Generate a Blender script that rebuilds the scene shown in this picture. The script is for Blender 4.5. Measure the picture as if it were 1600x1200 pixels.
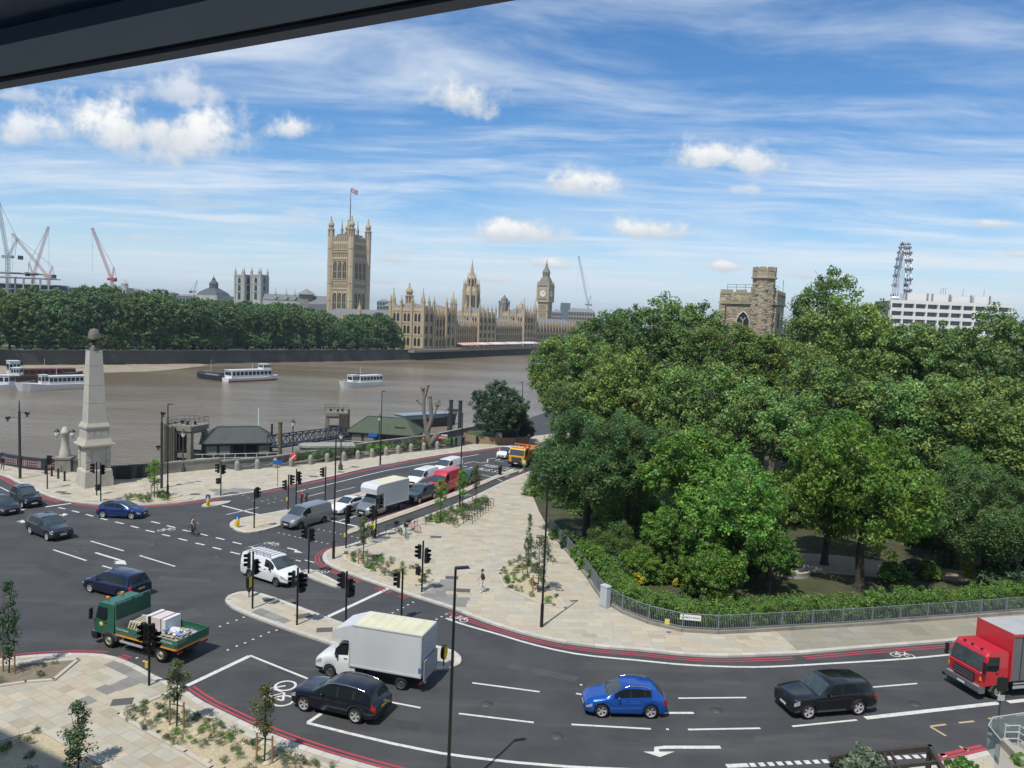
import bpy, bmesh, math, random
import numpy as np
from mathutils import Vector, Matrix
for o in list(bpy.data.objects):
 bpy.data.objects.remove(o)
SC = bpy.context.scene
COL = SC.collection
random.seed(11)
RNG = np.random.default_rng(11)
R = math.radians
# ---------------------------------------------------------------- camera
CAM_H, FPX, PITCH, ROLL = 20.3, 1202.0, R(4.8), 0.041
_f = Vector((0, math.cos(PITCH), -math.sin(PITCH)))
_r = Vector((1, 0, 0))
_u = _r.cross(_f)
RV = _r * math.cos(ROLL) + _u * math.sin(ROLL)
UV = -_r * math.sin(ROLL) + _u * math.cos(ROLL)
cam = bpy.data.cameras.new('camera')
cam.sensor_fit = 'HORIZONTAL'
cam.sensor_width = 36.0
cam.lens = 36.0 * FPX / 1600.0
cam.clip_start, cam.clip_end = 0.05, 30000
camo = bpy.data.objects.new('camera', cam)
COL.objects.link(camo)
mw = Matrix((RV, UV, -_f)).transposed().to_4x4()
mw.translation = Vector((0, 0, CAM_H))
camo.matrix_world = mw
SC.camera = camo
# ---------------------------------------------------------------- sun and sky
SUN_EL = R(60.0)
SUN_TO = Vector((-0.483, -0.8756, 0)).normalized() * math.cos(SUN_EL) + Vector((0, 0, math.sin(SUN_EL)))
sl = bpy.data.lights.new('sun', 'SUN')
sl.energy, sl.angle, sl.color = 4.5, R(0.55), (1.0, 0.955, 0.88)
so = bpy.data.objects.new('sun', sl)
COL.objects.link(so)
so.rotation_euler = (-SUN_TO).to_track_quat('-Z', 'Y').to_euler()
so.location = (0, -30, 120)
W = bpy.data.worlds.new('World')
SC.world = W
W.use_nodes = True
W.cycles.sampling_method = 'NONE'
SC.cycles.max_bounces = 5
SC.cycles.diffuse_bounces = 2
SC.cycles.glossy_bounces = 2
SC.cycles.transmission_bounces = 3
SC.cycles.transparent_max_bounces = 8
WT = W.node_tree
WT.nodes.clear()
class NT:
 """small helper to write node maths"""
 def __init__(s, tree):
  s.t = tree
 def n(s, typ, **kw):
  nd = s.t.nodes.new(typ)
  for k, v in kw.items():
   setattr(nd, k, v)
  return nd
 def put(s, sock, v):
  if isinstance(v, bpy.types.NodeSocket):
   s.t.links.new(v, sock)
  elif v is not None:
   sock.default_value = v
 def m(s, op, a, b=None, c=None, clamp=False):
  nd = s.n('ShaderNodeMath', operation=op, use_clamp=clamp)
  for i, v in enumerate((a, b, c)):
   if v is not None:
    s.put(nd.inputs[i], v)
  return nd.outputs[0]
 def smooth(s, v, a, b):
  nd = s.n('ShaderNodeMapRange', interpolation_type='SMOOTHSTEP')
  s.put(nd.inputs[0], v)
  nd.inputs[1].default_value, nd.inputs[2].default_value = a, b
  return nd.outputs[0]
 def noise(s, vec, scale, detail=4, rough=0.55, lac=2.0, dist=0.0):
  nd = s.n('ShaderNodeTexNoise')
  s.put(nd.inputs['Vector'], vec)
  nd.inputs['Scale'].default_value = scale
  nd.inputs['Detail'].default_value = detail
  nd.inputs['Roughness'].default_value = rough
  nd.inputs['Lacunarity'].default_value = lac
  nd.inputs['Distortion'].default_value = dist
  return nd.outputs['Fac']
 def mapping(s, vec, loc=(0, 0, 0), rot=(0, 0, 0), scale=(1, 1, 1)):
  nd = s.n('ShaderNodeMapping')
  s.put(nd.inputs[0], vec)
  nd.inputs[1].default_value, nd.inputs[2].default_value, nd.inputs[3].default_value = loc, rot, scale
  return nd.outputs[0]
 def mix(s, f, a, b, mode='MIX'):
  nd = s.n('ShaderNodeMix', data_type='RGBA', blend_type=mode)
  s.put(nd.inputs[0], f)
  s.put(nd.inputs[6], a)
  s.put(nd.inputs[7], b)
  return nd.outputs[2]
 def comb(s, x, y, z):
  nd = s.n('ShaderNodeCombineXYZ')
  for i, v in enumerate((x, y, z)):
   s.put(nd.inputs[i], v)
  return nd.outputs[0]
def build_world():
 k = NT(WT)
 sky = k.n('ShaderNodeTexSky', sky_type='NISHITA')
 sky.sun_disc = False
 sky.sun_elevation = SUN_EL
 sky.sun_rotation = math.atan2(SUN_TO.x, SUN_TO.y)
 sky.air_density, sky.dust_density, sky.ozone_density = 1.0, 0.0, 6.0
 sky.altitude = 20
 tc = k.n('ShaderNodeTexCoord').outputs['Generated']
 sp = k.n('ShaderNodeSeparateXYZ')
 k.put(sp.inputs[0], tc)
 x, y, z = sp.outputs
 # a cloud deck overhead: directions are carried on to a plane so streaks shrink towards the horizon
 zz = k.m('ADD', k.m('MAXIMUM', z, 0.0), 0.055)
 px, py = k.m('DIVIDE', x, zz), k.m('DIVIDE', y, zz)
 pl = k.comb(px, py, 0.0)
 warp = k.n('ShaderNodeTexNoise')
 k.put(warp.inputs['Vector'], pl)
 warp.inputs['Scale'].default_value = 0.35
 warp.inputs['Detail'].default_value = 3
 vm = k.n('ShaderNodeVectorMath', operation='MULTIPLY_ADD')
 k.put(vm.inputs[0], warp.outputs['Color'])
 vm.inputs[1].default_value = (1.6, 1.6, 0)
 k.put(vm.inputs[2], pl)
 pw = vm.outputs[0]
 c1 = k.noise(k.mapping(pw, rot=(0, 0, R(-38)), scale=(0.34, 1.15, 1)), 0.9, 6, 0.62)
 c2 = k.noise(k.mapping(pw, loc=(3, 7, 0), rot=(0, 0, R(18)), scale=(0.55, 1.5, 1)), 1.7, 5, 0.66)
 big = k.noise(k.mapping(pl, loc=(5.3, 1.2, 0)), 0.22, 3, 0.5)
 cir = k.m('ADD', k.m('MULTIPLY', c1, 0.62), k.m('MULTIPLY', c2, 0.38))
 cir = k.m('ADD', cir, k.m('MULTIPLY', k.m('SUBTRACT', big, 0.5), 0.36))
 cirm = k.m('MULTIPLY', k.smooth(cir, 0.40, 0.68), 0.80)
 # low bank of grey-white streaks close to the horizon
 lo = k.noise(k.mapping(tc, scale=(3.6, 3.6, 12)), 1.3, 5, 0.6)
 lom = k.m('MULTIPLY', k.smooth(lo, 0.40, 0.66), k.smooth(z, 0.24, 0.02))
 lom = k.m('MULTIPLY', lom, 0.5)
 hs = k.n('ShaderNodeHueSaturation')
 hs.inputs['Saturation'].default_value = 1.2
 k.put(hs.inputs['Color'], sky.outputs[0])
 col = k.mix(k.m('MULTIPLY', k.smooth(z, 0.16, -0.01), 0.8), hs.outputs[0], (5.0, 6.1, 6.9, 1))
 col = k.mix(cirm, col, (6.4, 6.9, 7.4, 1))
 col = k.mix(lom, col, (5.9, 6.5, 7.1, 1))
 # scattered fair-weather cumulus: the ones in view stand where the photograph has them
 yy = k.m('MAXIMUM', y, 0.02)
 u, v = k.m('DIVIDE', x, yy), k.m('DIVIDE', z, yy)
 uv = k.comb(u, v, 0.0)
 wob = k.noise(uv, 9.0, 7, 0.62)
 wob2 = k.noise(k.mapping(uv, loc=(2, 5, 0)), 26.0, 4, 0.6)
 wv = k.m('ADD', k.m('MULTIPLY', k.m('SUBTRACT', wob, 0.5), 4.2), k.m('MULTIPLY', k.m('SUBTRACT', wob2, 0.5), 1.3))
 front = k.smooth(y, 0.05, 0.2)
 total, shade = None, None
 for (cu, cv, a, b, dens) in CUMULUS:
  du = k.m('DIVIDE', k.m('SUBTRACT', u, cu), a)
  dv = k.m('DIVIDE', k.m('SUBTRACT', v, cv), b)
  # flatter bottoms: stretch the distance below the centre
  dv2 = k.m('MULTIPLY', dv, k.m('ADD', 1.0, k.m('MULTIPLY', k.smooth(dv, 0.1, -0.4), 0.8)))
  d = k.m('SQRT', k.m('ADD', k.m('MULTIPLY', du, du), k.m('MULTIPLY', dv2, dv2)))
  d = k.m('ADD', d, wv)
  mk = k.m('MULTIPLY', k.smooth(d, 1.22, 0.22), dens)
  sh = k.m('MULTIPLY', mk, k.smooth(k.m('ADD', dv, k.m('MULTIPLY', wv, -0.5)), -0.45, 0.75))
  total = mk if total is None else k.m('MAXIMUM', total, mk)
  shade = sh if shade is None else k.m('MAXIMUM', shade, sh)
 total = k.m('MULTIPLY', total, front)
 ccol = k.mix(shade, (4.9, 5.35, 5.85, 1), (7.6, 7.6, 7.5, 1))
 col = k.mix(total, col, ccol)
 bg = k.n('ShaderNodeBackground')
 k.put(bg.inputs[0], col)
 bg.inputs[1].default_value = 0.135
 out = k.n('ShaderNodeOutputWorld')
 WT.links.new(bg.outputs[0], out.inputs[0])
def ray(px, py):
 return RV * ((px - 800) / FPX) - UV * ((py - 600) / FPX) + _f
def cl(px, py, wpx, hpx, dens=1.0):
 d = ray(px, py)
 return (d.x / d.y, d.z / d.y, wpx / FPX, hpx / FPX, dens)
CUMULUS = [cl(235, 212, 185, 56), cl(265, 150, 85, 40, .7), cl(60, 212, 80, 34, .85), cl(455, 205, 56, 28), cl(703, 153, 80, 42), cl(898, 290, 50, 26),
   cl(1120, 250, 88, 34), cl(820, 366, 92, 27), cl(1015, 362, 60, 20), cl(1155, 298, 30, 10, .6),
   cl(1550, 350, 42, 11), cl(1135, 417, 34, 12), cl(605, 405, 40, 17), cl(850, 412, 40, 14), cl(300, 318, 85, 18, .35),
   cl(465, 340, 34, 12, .35), cl(625, 392, 55, 16, .5), cl(20, 150, 40, 16, .6), cl(590, 440, 34, 10, .7),
   cl(1262, 432, 60, 12, .8), cl(1590, 398, 30, 10, .7), cl(240, 375, 95, 12, .35), cl(760, 437, 40, 7, .6), cl(110, 265, 60, 12, .4)]
build_world()
SC.view_settings.view_transform = 'Standard'
SC.view_settings.look = 'None'
SC.view_settings.gamma = 1.0
SC.view_settings.use_curve_mapping = False
SC.view_settings.exposure = 0.0
# ---------------------------------------------------------------- places
def G(px, py, z=0.0):
 """point of the level plane z that lies behind a point of the photograph"""
 d = ray(px, py)
 t = (z - CAM_H) / d.z
 return (d.x * t, d.y * t)
def GP(pts, z=0.0):
 return [G(a, b, z) for a, b in pts]
def AT(px, py, Y):
 d = ray(px, py)
 t = Y / d.y
 return Vector((d.x * t, Y, CAM_H + d.z * t))
# ---------------------------------------------------------------- materials
MATS = {}
def M(name, rgb, rough=0.7, metal=0.0, var=0.10, scale=2.0, bump=0.0, bscale=None, spec=0.4, coat=0.0, tone=False, dirt=0.0, alpha=1.0, trans=0.0):
 if name in MATS:
  return MATS[name]
 m = bpy.data.materials.new(name)
 m.use_nodes = True
 t = m.node_tree
 k = NT(t)
 b = t.nodes['Principled BSDF']
 tc = k.n('ShaderNodeTexCoord').outputs['Object']
 c = (*rgb, 1)
 colr = c
 if var > 0:
  nz = k.noise(tc, scale, 5, 0.6)
  f = k.m('MULTIPLY_ADD', k.m('SUBTRACT', nz, 0.5), 2.4 * var, 1.0)
  colr = k.mix(1.0, c, k.comb(f, f, f), 'MULTIPLY')
 if dirt > 0:
  nz = k.noise(k.mapping(tc, scale=(1, 1, 0.35)), scale * 0.6, 7, 0.65)
  colr = k.mix(k.m('MULTIPLY', k.smooth(nz, 0.46, 0.72), dirt), colr, (rgb[0] * .35, rgb[1] * .34, rgb[2] * .30, 1))
 if tone:
  at = k.n('ShaderNodeAttribute', attribute_name='tone')
  colr = k.mix(1.0, colr, at.outputs['Color'], 'MULTIPLY')
 k.put(b.inputs['Base Color'], colr)
 b.inputs['Roughness'].default_value = rough
 b.inputs['Metallic'].default_value = metal
 b.inputs['Specular IOR Level'].default_value = spec
 b.inputs['Coat Weight'].default_value = coat
 b.inputs['Coat Roughness'].default_value = 0.06
 if trans:
  b.inputs['Transmission Weight'].default_value = trans
 if alpha < 1:
  b.inputs['Alpha'].default_value = alpha
 if bump > 0:
  bn = k.n('ShaderNodeBump')
  bn.inputs['Strength'].default_value = bump
  bn.inputs['Distance'].default_value = 0.05
  k.put(bn.inputs['Height'], k.noise(tc, bscale or scale * 6, 6, 0.65))
  t.links.new(bn.outputs[0], b.inputs['Normal'])
 MATS[name] = m
 return m
# ---------------------------------------------------------------- objects
def tag(o, label=None, cat=None, group=None, kind=None):
 if label:
  o['label'] = label
 if cat:
  o['category'] = cat
 if group:
  o['group'] = group
 if kind:
  o['kind'] = kind
 return o
def thing(name, label, cat, loc=(0, 0, 0), rz=0.0, group=None):
 o = bpy.data.objects.new(name, None)
 o.empty_display_size = 0.3
 COL.objects.link(o)
 o.location = loc
 o.rotation_euler = (0, 0, rz)
 return tag(o, label, cat, group)
def kids(o):
 return [c for c in CH.get(o.name, [])]
CH = {}
def adopt(o, parent):
 if parent is not None:
  o.parent = parent
  CH.setdefault(parent.name, []).append(o)
 return o
def mobj(name, me, parent=None, loc=None, rz=0.0, scale=None):
 o = bpy.data.objects.new(name, me)
 COL.objects.link(o)
 if loc is not None:
  o.location = loc
 if rz:
  o.rotation_euler = (0, 0, rz)
 if scale is not None:
  o.scale = scale if hasattr(scale, '__len__') else (scale,) * 3
 return adopt(o, parent)
def copy_tree(o, parent=None, loc=None, rz=None, scale=None, label=None, group=None):
 c = o.copy()
 COL.objects.link(c)
 if parent is not None:
  adopt(c, parent)
 if loc is not None:
  c.location = loc
 if rz is not None:
  c.rotation_euler = (0, 0, rz)
 if scale is not None:
  c.scale = scale if hasattr(scale, '__len__') else (scale,) * 3
 tag(c, label, None, group)
 for ch in kids(o):
  copy_tree(ch, c)
 return c
class MB:
 """collects faces, builds one mesh"""
 def __init__(s):
  s.v, s.f, s.mi, s.tn, s.sm = [], [], [], [], []
 def add(s, verts, faces, mi=0, tone=None, smooth=False, xf=None):
  o = len(s.v)
  if xf is not None:
   verts = [tuple(xf @ Vector(p)) for p in verts]
  s.v += [tuple(p) for p in verts]
  for f in faces:
   s.f.append([i + o for i in f])
   s.mi.append(mi)
   s.tn.append(tone)
   s.sm.append(smooth)
  return s
 def box(s, c, size, rz=0.0, mi=0, tone=None, xf=None, taper=1.0):
  cx, cy, cz = c
  hx, hy, hz = size[0] / 2, size[1] / 2, size[2] / 2
  ca, sa = math.cos(rz), math.sin(rz)
  vs = []
  for dz, kx in ((-hz, 1.0), (hz, taper)):
   for dx, dy in ((-hx, -hy), (hx, -hy), (hx, hy), (-hx, hy)):
    dx, dy = dx * kx, dy * kx
    vs.append((cx + dx * ca - dy * sa, cy + dx * sa + dy * ca, cz + dz))
  return s.add(vs, [(3, 2, 1, 0), (4, 5, 6, 7), (0, 1, 5, 4), (1, 2, 6, 5), (2, 3, 7, 6), (3, 0, 4, 7)], mi, tone, False, xf)
 def prism(s, poly, z0, z1, mi=0, tone=None, bottom=True, xf=None, mi_top=None):
  n = len(poly)
  ar = sum(poly[i][0] * poly[(i + 1) % n][1] - poly[(i + 1) % n][0] * poly[i][1] for i in range(n))
  if ar < 0:
   poly = poly[::-1]
  vs = [(p[0], p[1], z0) for p in poly] + [(p[0], p[1], z1) for p in poly]
  fs = [tuple((i, (i + 1) % n, n + (i + 1) % n, n + i)) for i in range(n)]
  s.add(vs, fs, mi, tone, False, xf)
  s.add([(p[0], p[1], z1) for p in poly], [tuple(range(n))], mi if mi_top is None else mi_top, tone, False, xf)
  if bottom:
   s.add([(p[0], p[1], z0) for p in poly], [tuple(range(n))[::-1]], mi, tone, False, xf)
  return s
 def sheet(s, poly, z, mi=0, tone=None):
  n = len(poly)
  ar = sum(poly[i][0] * poly[(i + 1) % n][1] - poly[(i + 1) % n][0] * poly[i][1] for i in range(n))
  if ar < 0:
   poly = poly[::-1]
  return s.add([(p[0], p[1], z) for p in poly], [tuple(range(n))], mi, tone)
 def side(s, poly, y0, y1, mi=0, xf=None):
  """polygon in x,z extruded along y"""
  n = len(poly)
  ar = sum(poly[i][0] * poly[(i + 1) % n][1] - poly[(i + 1) % n][0] * poly[i][1] for i in range(n))
  if ar < 0:
   poly = poly[::-1]
  vs = [(p[0], y0, p[1]) for p in poly] + [(p[0], y1, p[1]) for p in poly]
  fs = [(i, (i + 1) % n, n + (i + 1) % n, n + i) for i in range(n)]
  fs += [tuple(range(n))[::-1], tuple(range(n, 2 * n))]
  if y1 > y0:
   fs = [f[::-1] for f in fs]
   fs = [f[::-1] for f in fs[:n]] + [f[::-1] for f in fs[n:]]
  return s.add(vs, fs, mi, None, False, xf)
 def tube(s, p0, p1, r0, r1=None, n=8, mi=0, cap=True, smooth=True, tone=None):
  r1 = r0 if r1 is None else r1
  p0, p1 = Vector(p0), Vector(p1)
  d = (p1 - p0)
  if d.length < 1e-6:
   return s
  d.normalize()
  a = d.orthogonal().normalized()
  b = d.cross(a)
  vs = []
  for p, r in ((p0, r0), (p1, r1)):
   for i in range(n):
    t = 2 * math.pi * i / n
    vs.append(p + (a * math.cos(t) + b * math.sin(t)) * r)
  fs = [(i, (i + 1) % n, n + (i + 1) % n, n + i) for i in range(n)]
  s.add(vs, fs, mi, tone, smooth)
  if cap:
   s.add(vs[:n], [tuple(range(n))[::-1]], mi, tone)
   s.add(vs[n:], [tuple(range(n))], mi, tone)
  return s
 def path(s, pts, r, n=6, mi=0, tone=None):
  for i in range(len(pts) - 1):
   r0 = r[i] if hasattr(r, '__len__') else r
   r1 = r[i + 1] if hasattr(r, '__len__') else r
   s.tube(pts[i], pts[i + 1], r0, r1, n, mi, True, True, tone)
  return s
 def lathe(s, prof, n=12, c=(0, 0, 0), mi=0, smooth=True, sq=None, rot=0.0):
  """prof: list of (r,z); sq: make it n-sided with this many sides"""
  n = sq or n
  vs, fs = [], []
  for (r, z) in prof:
   for i in range(n):
    t = 2 * math.pi * (i + 0.5 * (1 if sq else 0)) / n + rot
    vs.append((c[0] + r * math.cos(t), c[1] + r * math.sin(t), c[2] + z))
  for j in range(len(prof) - 1):
   for i in range(n):
    fs.append((j * n + i, j * n + (i + 1) % n, (j + 1) * n + (i + 1) % n, (j + 1) * n + i))
  s.add(vs, fs, mi, None, smooth and not sq)
  s.add(vs[:n], [tuple(range(n))[::-1]], mi)
  s.add(vs[-n:], [tuple(range(n))], mi)
  return s
 def ball(s, c, r, n=10, m=6, mi=0, sc=(1, 1, 1)):
  vs, fs = [], []
  for j in range(m + 1):
   a = math.pi * j / m
   for i in range(n):
    t = 2 * math.pi * i / n
    vs.append((c[0] + r * sc[0] * math.sin(a) * math.cos(t), c[1] + r * sc[1] * math.sin(a) * math.sin(t), c[2] - r * sc[2] * math.cos(a)))
  for j in range(m):
   for i in range(n):
    fs.append((j * n + i, j * n + (i + 1) % n, (j + 1) * n + (i + 1) % n, (j + 1) * n + i))
  return s.add(vs, fs, mi, None, True)
 def mesh(s, name, mats):
  me = bpy.data.meshes.new(name)
  me.from_pydata(s.v, [], s.f)
  for m in (mats if isinstance(mats, (list, tuple)) else [mats]):
   me.materials.append(m)
  if any(s.mi):
   me.polygons.foreach_set('material_index', s.mi)
  me.polygons.foreach_set('use_smooth', s.sm)
  if any(t is not None for t in s.tn):
   at = me.color_attributes.new('tone', 'FLOAT_COLOR', 'CORNER')
   arr = []
   for f, t in zip(s.f, s.tn):
    t = t if t is not None else (1, 1, 1)
    arr += [t[0], t[1], t[2], 1.0] * len(f)
   at.data.foreach_set('color', arr)
  me.update()
  return me
 def build(s, name, mats, parent=None, loc=None, rz=0.0):
  return mobj(name, s.mesh(name, mats), parent, loc, rz)
def struct(name, mb, mats, label=None):
 o = mb.build(name, mats)
 o['kind'] = 'structure'
 return o
def clip_rect(poly, quad):
 """polygon (may be concave) clipped by a convex ccw quad"""
 out = list(poly)
 n = len(quad)
 for i in range(n):
  ax, ay = quad[i]
  bx, by = quad[(i + 1) % n]
  ex, ey = bx - ax, by - ay
  src, out = out, []
  if not src:
   break
  for j in range(len(src)):
   p, q = src[j], src[(j + 1) % len(src)]
   dp = ex * (p[1] - ay) - ey * (p[0] - ax)
   dq = ex * (q[1] - ay) - ey * (q[0] - ax)
   if dp >= 0:
    out.append(p)
   if (dp >= 0) != (dq >= 0):
    t = dp / (dp - dq)
    out.append((p[0] + (q[0] - p[0]) * t, p[1] + (q[1] - p[1]) * t))
 # drop near-duplicate points
 res = []
 for p in out:
  if not res or abs(p[0] - res[-1][0]) + abs(p[1] - res[-1][1]) > 1e-3:
   res.append(p)
 if len(res) > 1 and abs(res[0][0] - res[-1][0]) + abs(res[0][1] - res[-1][1]) < 1e-3:
  res.pop()
 return res
def area(p):
 return 0.5 * sum(p[i][0] * p[(i + 1) % len(p)][1] - p[(i + 1) % len(p)][0] * p[i][1] for i in range(len(p)))
def inside(pt, poly):
 x, y = pt
 c = False
 n = len(poly)
 for i in range(n):
  x1, y1 = poly[i]
  x2, y2 = poly[(i + 1) % n]
  if (y1 > y) != (y2 > y) and x < (x2 - x1) * (y - y1) / (y2 - y1) + x1:
   c = not c
 return c
def offset_line(pts, d):
 """offset an open polyline to its left by d"""
 out = []
 n = len(pts)
 for i in range(n):
  a = Vector(pts[max(i - 1, 0)])
  b = Vector(pts[min(i + 1, n - 1)])
  t = (b - a)
  t = t.normalized() if t.length > 1e-9 else Vector((1, 0))
  out.append((pts[i][0] - t.y * d, pts[i][1] + t.x * d))
 return out
def smooth_line(pts, per=6, closed=False):
 """catmull-rom through the points"""
 n = len(pts)
 out = []
 rng = range(n if closed else n - 1)
 for i in rng:
  p0 = pts[(i - 1) % n] if closed or i > 0 else pts[0]
  p1, p2 = pts[i], pts[(i + 1) % n]
  p3 = pts[(i + 2) % n] if closed or i + 2 < n else pts[-1]
  for j in range(per):
   t = j / per
   out.append(tuple(0.5 * ((2 * p1[k]) + (-p0[k] + p2[k]) * t + (2 * p0[k] - 5 * p1[k] + 4 * p2[k] - p3[k]) * t * t + (-p0[k] + 3 * p1[k] - 3 * p2[k] + p3[k]) * t ** 3) for k in (0, 1)))
 if not closed:
  out.append(tuple(pts[-1]))
 return out
def resample(pts, step):
 out = [tuple(pts[0])]
 acc = 0.0
 for i in range(len(pts) - 1):
  a, b = Vector(pts[i]), Vector(pts[i + 1])
  L = (b - a).length
  if L < 1e-9:
   continue
  t = step - acc
  while t <= L:
   out.append(tuple(a.lerp(b, t / L)))
   t += step
  acc = L - (t - step)
 if (Vector(out[-1]) - Vector(pts[-1])).length > 0.05:
  out.append(tuple(pts[-1]))
 return out
def strip(mb, pts, w, z, mi=0, tone=None):
 a, b = offset_line(pts, w / 2), offset_line(pts, -w / 2)
 for i in range(len(pts) - 1):
  mb.add([(*b[i], z), (*b[i + 1], z), (*a[i + 1], z), (*a[i], z)], [(0, 1, 2, 3)], mi, tone)
def text_mesh(txt, size, mat, name='lettering'):
 cu = bpy.data.curves.new('t', 'FONT')
 cu.body = txt
 cu.size = size
 cu.extrude = 0.002
 ob = bpy.data.objects.new('t', cu)
 COL.objects.link(ob)
 bpy.context.view_layer.update()
 me = bpy.data.meshes.new_from_object(ob.evaluated_get(bpy.context.evaluated_depsgraph_get()))
 bpy.data.objects.remove(ob)
 me.materials.clear()
 me.materials.append(mat)
 return me
# ================================================================ THE SETTING
def asphalt_mat():
 m = bpy.data.materials.new('asphalt')
 m.use_nodes = True
 k = NT(m.node_tree)
 b = m.node_tree.nodes['Principled BSDF']
 tc = k.n('ShaderNodeTexCoord').outputs['Object']
 fine = k.noise(tc, 9.0, 6, 0.75)
 mid = k.noise(tc, 0.35, 5, 0.6)
 # tyre-polished tracks and patches with their own outline
 patch = k.smooth(k.noise(k.mapping(tc, rot=(0, 0, R(-17)), scale=(0.10, 0.7, 1)), 0.9, 6, 0.6), 0.50, 0.70)
 c = k.mix(k.smooth(mid, 0.3, 0.7), (0.047, 0.049, 0.051, 1), (0.066, 0.067, 0.068, 1))
 c = k.mix(k.m('MULTIPLY', patch, 0.55), c, (0.095, 0.092, 0.087, 1))
 streak = k.smooth(k.noise(k.mapping(tc, rot=(0, 0, R(58)), scale=(0.06, 2.4, 1)), 1.0, 4, 0.55), 0.62, 0.74)
 c = k.mix(k.m('MULTIPLY', streak, 0.28), c, (0.15, 0.145, 0.13, 1))
 c = k.mix(k.m('MULTIPLY', k.smooth(fine, 0.45, 0.75), 0.5), c, (0.074, 0.074, 0.073, 1))
 k.put(b.inputs['Base Color'], c)
 b.inputs['Roughness'].default_value = 0.82
 b.inputs['Specular IOR Level'].default_value = 0.3
 bn = k.n('ShaderNodeBump')
 bn.inputs['Strength'].default_value = 0.35
 bn.inputs['Distance'].default_value = 0.02
 k.put(bn.inputs['Height'], k.noise(tc, 34.0, 4, 0.7))
 m.node_tree.links.new(bn.outputs[0], b.inputs['Normal'])
 return m
def water_mat():
 m = bpy.data.materials.new('river_water')
 m.use_nodes = True
 k = NT(m.node_tree)
 b = m.node_tree.nodes['Principled BSDF']
 tc = k.n('ShaderNodeTexCoord').outputs['Object']
 big = k.noise(k.mapping(tc, rot=(0, 0, R(30)), scale=(0.5, 1.6, 1)), 0.013, 5, 0.6)
 c = k.mix(k.smooth(big, 0.38, 0.64), (0.165, 0.128, 0.080, 1), (0.255, 0.218, 0.160, 1))
 k.put(b.inputs['Base Color'], c)
 b.inputs['Roughness'].default_value = 0.16
 b.inputs['IOR'].default_value = 1.33
 n1 = k.noise(k.mapping(tc, rot=(0, 0, R(25)), scale=(1, 2.2, 1)), 0.55, 5, 0.62, dist=0.6)
 n2 = k.noise(k.mapping(tc, rot=(0, 0, R(-35)), scale=(1, 1.8, 1)), 0.11, 4, 0.6, dist=0.4)
 bn = k.n('ShaderNodeBump')
 bn.inputs['Strength'].default_value = 0.55
 bn.inputs['Distance'].default_value = 0.55
 k.put(bn.inputs['Height'], k.m('ADD', k.m('MULTIPLY', n1, 0.55), k.m('MULTIPLY', n2, 0.9)))
 m.node_tree.links.new(bn.outputs[0], b.inputs['Normal'])
 return m
ASPH = asphalt_mat()
M_PAVE = M('sandstone_paving', (0.415, 0.375, 0.295), 0.85, var=0.16, scale=1.1, bump=0.15, tone=True, spec=0.25, dirt=0.14)
M_KERB = M('pale_kerb', (0.47, 0.45, 0.40), 0.85, var=0.12, scale=1.5, tone=True, spec=0.25)
M_EDGE = M('pale_edging', (0.46, 0.43, 0.37), 0.85, var=0.12, scale=1.5, spec=0.25)
M_BED = M('paving_joint', (0.24, 0.215, 0.18), 0.95, var=0.1)
M_WHITE = M('white_road_paint', (0.60, 0.59, 0.55), 0.75, var=0.2, scale=5.0, dirt=0.45)
M_RED = M('red_road_paint', (0.42, 0.055, 0.075), 0.8, var=0.12, scale=2.0, dirt=0.35)
M_TAN = M('tan_road_paint', (0.48, 0.35, 0.20), 0.8, var=0.12, dirt=0.3)
M_STONE = M('portland_stone', (0.44, 0.415, 0.355), 0.85, var=0.16, scale=0.7, bump=0.25, dirt=0.35)
M_GRANITE = M('river_wall_granite', (0.25, 0.235, 0.20), 0.9, var=0.25, scale=0.9, bump=0.3, dirt=0.5)
M_GRAVEL = M('buff_gravel', (0.46, 0.39, 0.26), 0.95, var=0.55, scale=11, bump=0.9, bscale=14)
M_SOIL = M('bare_soil', (0.20, 0.165, 0.115), 1.0, var=0.5, scale=2.5, bump=0.8, bscale=9)
M_GRASS = M('garden_grass', (0.058, 0.085, 0.025), 0.95, var=0.6, scale=1.3, bump=0.9, bscale=16)
M_PATH = M('garden_path', (0.36, 0.28, 0.20), 0.95, var=0.25, scale=1.5, bump=0.3)
M_MUD = M('foreshore_mud', (0.26, 0.205, 0.13), 0.8, var=0.35, scale=0.12, bump=0.5, bscale=0.8)
# --- land, river, far bank
EDGE_PX = [(-900, 640), (-500, 668), (-200, 703), (0, 726), (27, 731), (47, 735), (90, 737), (115, 736), (122, 737), (176, 750), (230, 745), (265, 739), (342, 732),
   (400, 727), (430, 724), (461, 719), (512, 712), (590, 699), (640, 693), (675, 688), (745, 673), (800, 662)]
EDGE = GP(EDGE_PX)
EDGE += [(EDGE[-1][0] + 9, EDGE[-1][1] + 25), (44, 270), (74, 420), (150, 760), (260, 1200), (900, 3990)]
LAND = EDGE + [(7990, 3990), (7990, -900), (-900, -900), (-900, EDGE[0][1] - 30)]
mb = MB()
mb.sheet(LAND, 0.0)
ROAD = struct('road', mb, ASPH)
WZ = -6.0
mb = MB()
mb.sheet([(-6000, -200), (6000, -200), (6000, 7900), (-6000, 7900)], WZ)
struct('river', mb, water_mat())
FB_PX = [(-700, 600), (-300, 585), (0, 571.5), (160, 570.5), (310, 569), (400, 567), (520, 565), (640, 562.5), (650, 562), (700, 559), (760, 556.5), (835, 553.5)]
FB = GP(FB_PX, WZ)
dlast = (Vector(FB[-1]) - Vector(FB[-3])).normalized()
FB += [tuple(Vector(FB[-1]) + dlast * 200), tuple(Vector(FB[-1]) + dlast * 420 + Vector((60, 0)))]
FARZ = -1.0
mb = MB()
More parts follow.
